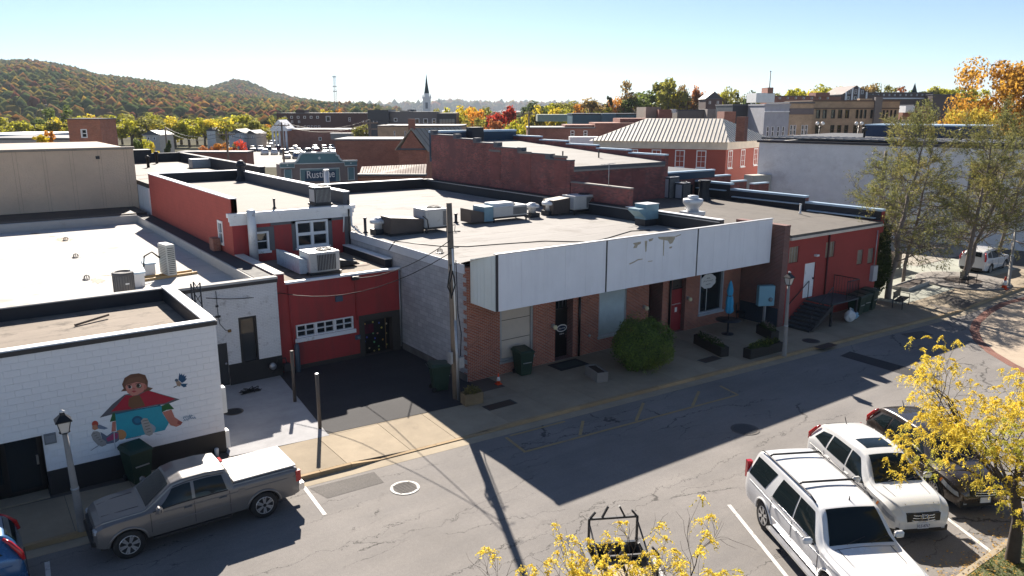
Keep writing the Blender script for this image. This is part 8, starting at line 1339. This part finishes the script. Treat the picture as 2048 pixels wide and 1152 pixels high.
# ---------------------------------------------------------------- wooded hills
def icos():
    bm = bmesh.new(); bmesh.ops.create_icosphere(bm, subdivisions=1, radius=1); V = np.array([v.co[:] for v in bm.verts]); F_ = np.array([[v.index for v in f.verts] for f in bm.faces]); bm.free(); F_ = F_[V[F_][:, :, 2].max(1) > -.1]; return V, F_
IV, IF = icos()
def hill(name, prof, D0, D1, label, ntree, tsize, seed, dip=.5):
    rs = np.random.default_rng(seed); px = np.array([p[0] for p in prof], float); py = np.array([p[1] for p in prof], float); us = np.linspace(px[0], px[-1], 90); ts = np.linspace(0, 1.5, 40)
    zr = np.array([CAM_H + ((lambda d: d[2] / (d @ HF))(ray(1024, y))) * D1 for y in np.interp(us, px, py)])
    def pos(u, t):
        z1 = np.interp(u, us, zr); D = D0 + (D1 - D0) * t; tt = np.minimum(t, 1); z = z1 * (tt ** dip if dip < 1 else tt ** dip) * (1 - .5 * np.maximum(0, t - 1)); d = ((u - 1024) / FPX * _cp); lat = (u - 1024) / FPX * D * _cp
        z = z + np.array([mnoise.noise(Vector((float(a) * .004, float(b_) * .003, seed))) for a, b_ in zip(np.ravel(lat), np.ravel(D))]).reshape(np.shape(z)) * 9 * np.minimum(1, tt * (1.0 - tt) * 4)
        return EYE[None, :2] * 0 + 0, lat, D, z
    U, T2 = np.meshgrid(us, ts); _, lat, D, z = pos(U.ravel(), T2.ravel()); V = RT[None] * lat[:, None] + HF[None] * D[:, None]; V[:, 2] = z - 3; n = len(us)
    F_ = [(j*n+i, j*n+i+1, j*n+n+i+1, j*n+n+i) for j in range(len(ts) - 1) for i in range(n - 1)]; h = raw_mesh(name, V, F_, M('forest_floor', (.06, .05, .025), var=.3, vs=.02), smooth=True); tag(h, kind='structure')
    u = rs.uniform(px[0], px[-1], ntree); t = rs.uniform(0, 1.08, ntree) ** .75; _, lat, D, z = pos(u, t); c = RT[None] * lat[:, None] + HF[None] * D[:, None]; c[:, 2] = z
    s_ = tsize * rs.uniform(.6, 1.35, ntree); pal = np.array([(.040, .058, .022), (.075, .082, .024), (.115, .092, .024), (.17, .085, .026), (.14, .052, .028), (.20, .135, .026), (.095, .062, .032)])
    nz = np.array([mnoise.noise(Vector((float(p[0]) * .006, float(p[1]) * .006, float(p[2]) * .02))) for p in c]); zone = np.clip(t * .8 + .15 + nz * 1.3, 0, 1)
    pr = np.stack([.20 + .25 * zone, .22 + .2 * zone, .16 + 0 * zone, .22 - .2 * zone, .16 - .14 * zone, .08 + 0 * zone, .14 - .05 * zone], 1); pr = np.maximum(pr, .01); pr /= pr.sum(1)[:, None]; pick = (rs.random(ntree)[:, None] > pr.cumsum(1)).sum(1).clip(0, 6); col = pal[pick] * rs.uniform(.75, 1.25, (ntree, 1)) * 1.25
    m = len(IV); jit = 1 + rs.uniform(-.42, .42, (ntree, m, 1)); VV = IV[None] * jit * s_[:, None, None] * np.array([1, 1, 1.15]) + c[:, None] + np.array([0, 0, 1]) * (s_ * .55)[:, None, None]; FF = (IF[None] + (np.arange(ntree) * m)[:, None, None]).reshape(-1, 3); cc = np.concatenate([np.repeat(col, m, 0) * rs.uniform(.8, 1.2, (ntree * m, 1)), np.ones((ntree * m, 1))], 1)
    o = raw_mesh('forest', VV.reshape(-1, 3), FF, LEAF('forest_canopy', attr=True, spread=.12, trans=0, spec=0.), colors=cc); tag(o, label, 'forest', kind='stuff'); return o
hill('hill', [(-900, 150), (-500, 112), (-150, 108), (0, 125), (25, 131), (45, 126), (95, 129), (150, 140), (210, 157), (300, 167), (400, 183), (480, 198), (560, 208), (660, 216), (760, 222)], 650, 1900, 'autumn forest covering the long ridge', 21000, 4.9, 5, .75)
hill('hill', [(330, 220), (390, 190), (430, 178), (470, 166), (490, 166), (510, 173), (545, 190), (600, 202), (660, 211), (730, 218), (800, 222)], 1500, 2600, 'autumn forest on the pointed far hill', 6000, 6.0, 6, .8)
hill('hill', [(700, 222), (820, 219), (865, 214), (890, 213), (915, 211), (940, 214), (985, 216), (1040, 215), (1100, 219), (1250, 222)], 5000, 9000, 'distant wooded mountains beyond the church', 1500, 30, 9, .8)
# low woods across the valley floor
rs = np.random.default_rng(77); nt = 2600; D = rs.uniform(330, 1500, nt); u = rs.uniform(-300, 2350, nt); lat = (u - 1024) / FPX * D * _cp; c = RT[None] * lat[:, None] + HF[None] * D[:, None]; c[:, 2] = 2; s_ = rs.uniform(3, 6.5, nt); m = len(IV); pal = np.array([(.05, .07, .022), (.10, .10, .025), (.18, .17, .03), (.16, .08, .03), (.07, .06, .03)]); col = pal[rs.integers(0, 5, nt)]
VV = IV[None] * (1 + rs.uniform(-.25, .25, (nt, m, 1))) * s_[:, None, None] + c[:, None]; FF = (IF[None] + (np.arange(nt) * m)[:, None, None]).reshape(-1, 3); tag(raw_mesh('valley_woods', VV.reshape(-1, 3), FF, MATS['forest_canopy'], colors=np.concatenate([np.repeat(col, m, 0), np.ones((nt * m, 1))], 1)), 'low mixed woods across the valley floor', 'woods', kind='stuff')
# ---------------------------------------------------------------- the air between: one even haze box round everything
hb = MB(); hb.box(-4200, 9200, -600, 9200, -1.2, 175); ho = hb.build('haze', M('haze_air', (1, 1, 1), var=0), uv=False); tag(ho, 'pale blue haze in the air over the valley', 'haze', kind='stuff')
hm = bpy.data.materials.new('haze_volume'); hm.use_nodes = True; ht = hm.node_tree; ht.nodes.clear(); pv = ht.nodes.new('ShaderNodeVolumePrincipled'); pv.inputs['Color'].default_value = (.78, .88, 1.0, 1); pv.inputs['Density'].default_value = .00009; pv.inputs['Anisotropy'].default_value = .0; mo = ht.nodes.new('ShaderNodeOutputMaterial'); ht.links.new(pv.outputs[0], mo.inputs['Volume']); ho.data.materials.clear(); ho.data.materials.append(hm)
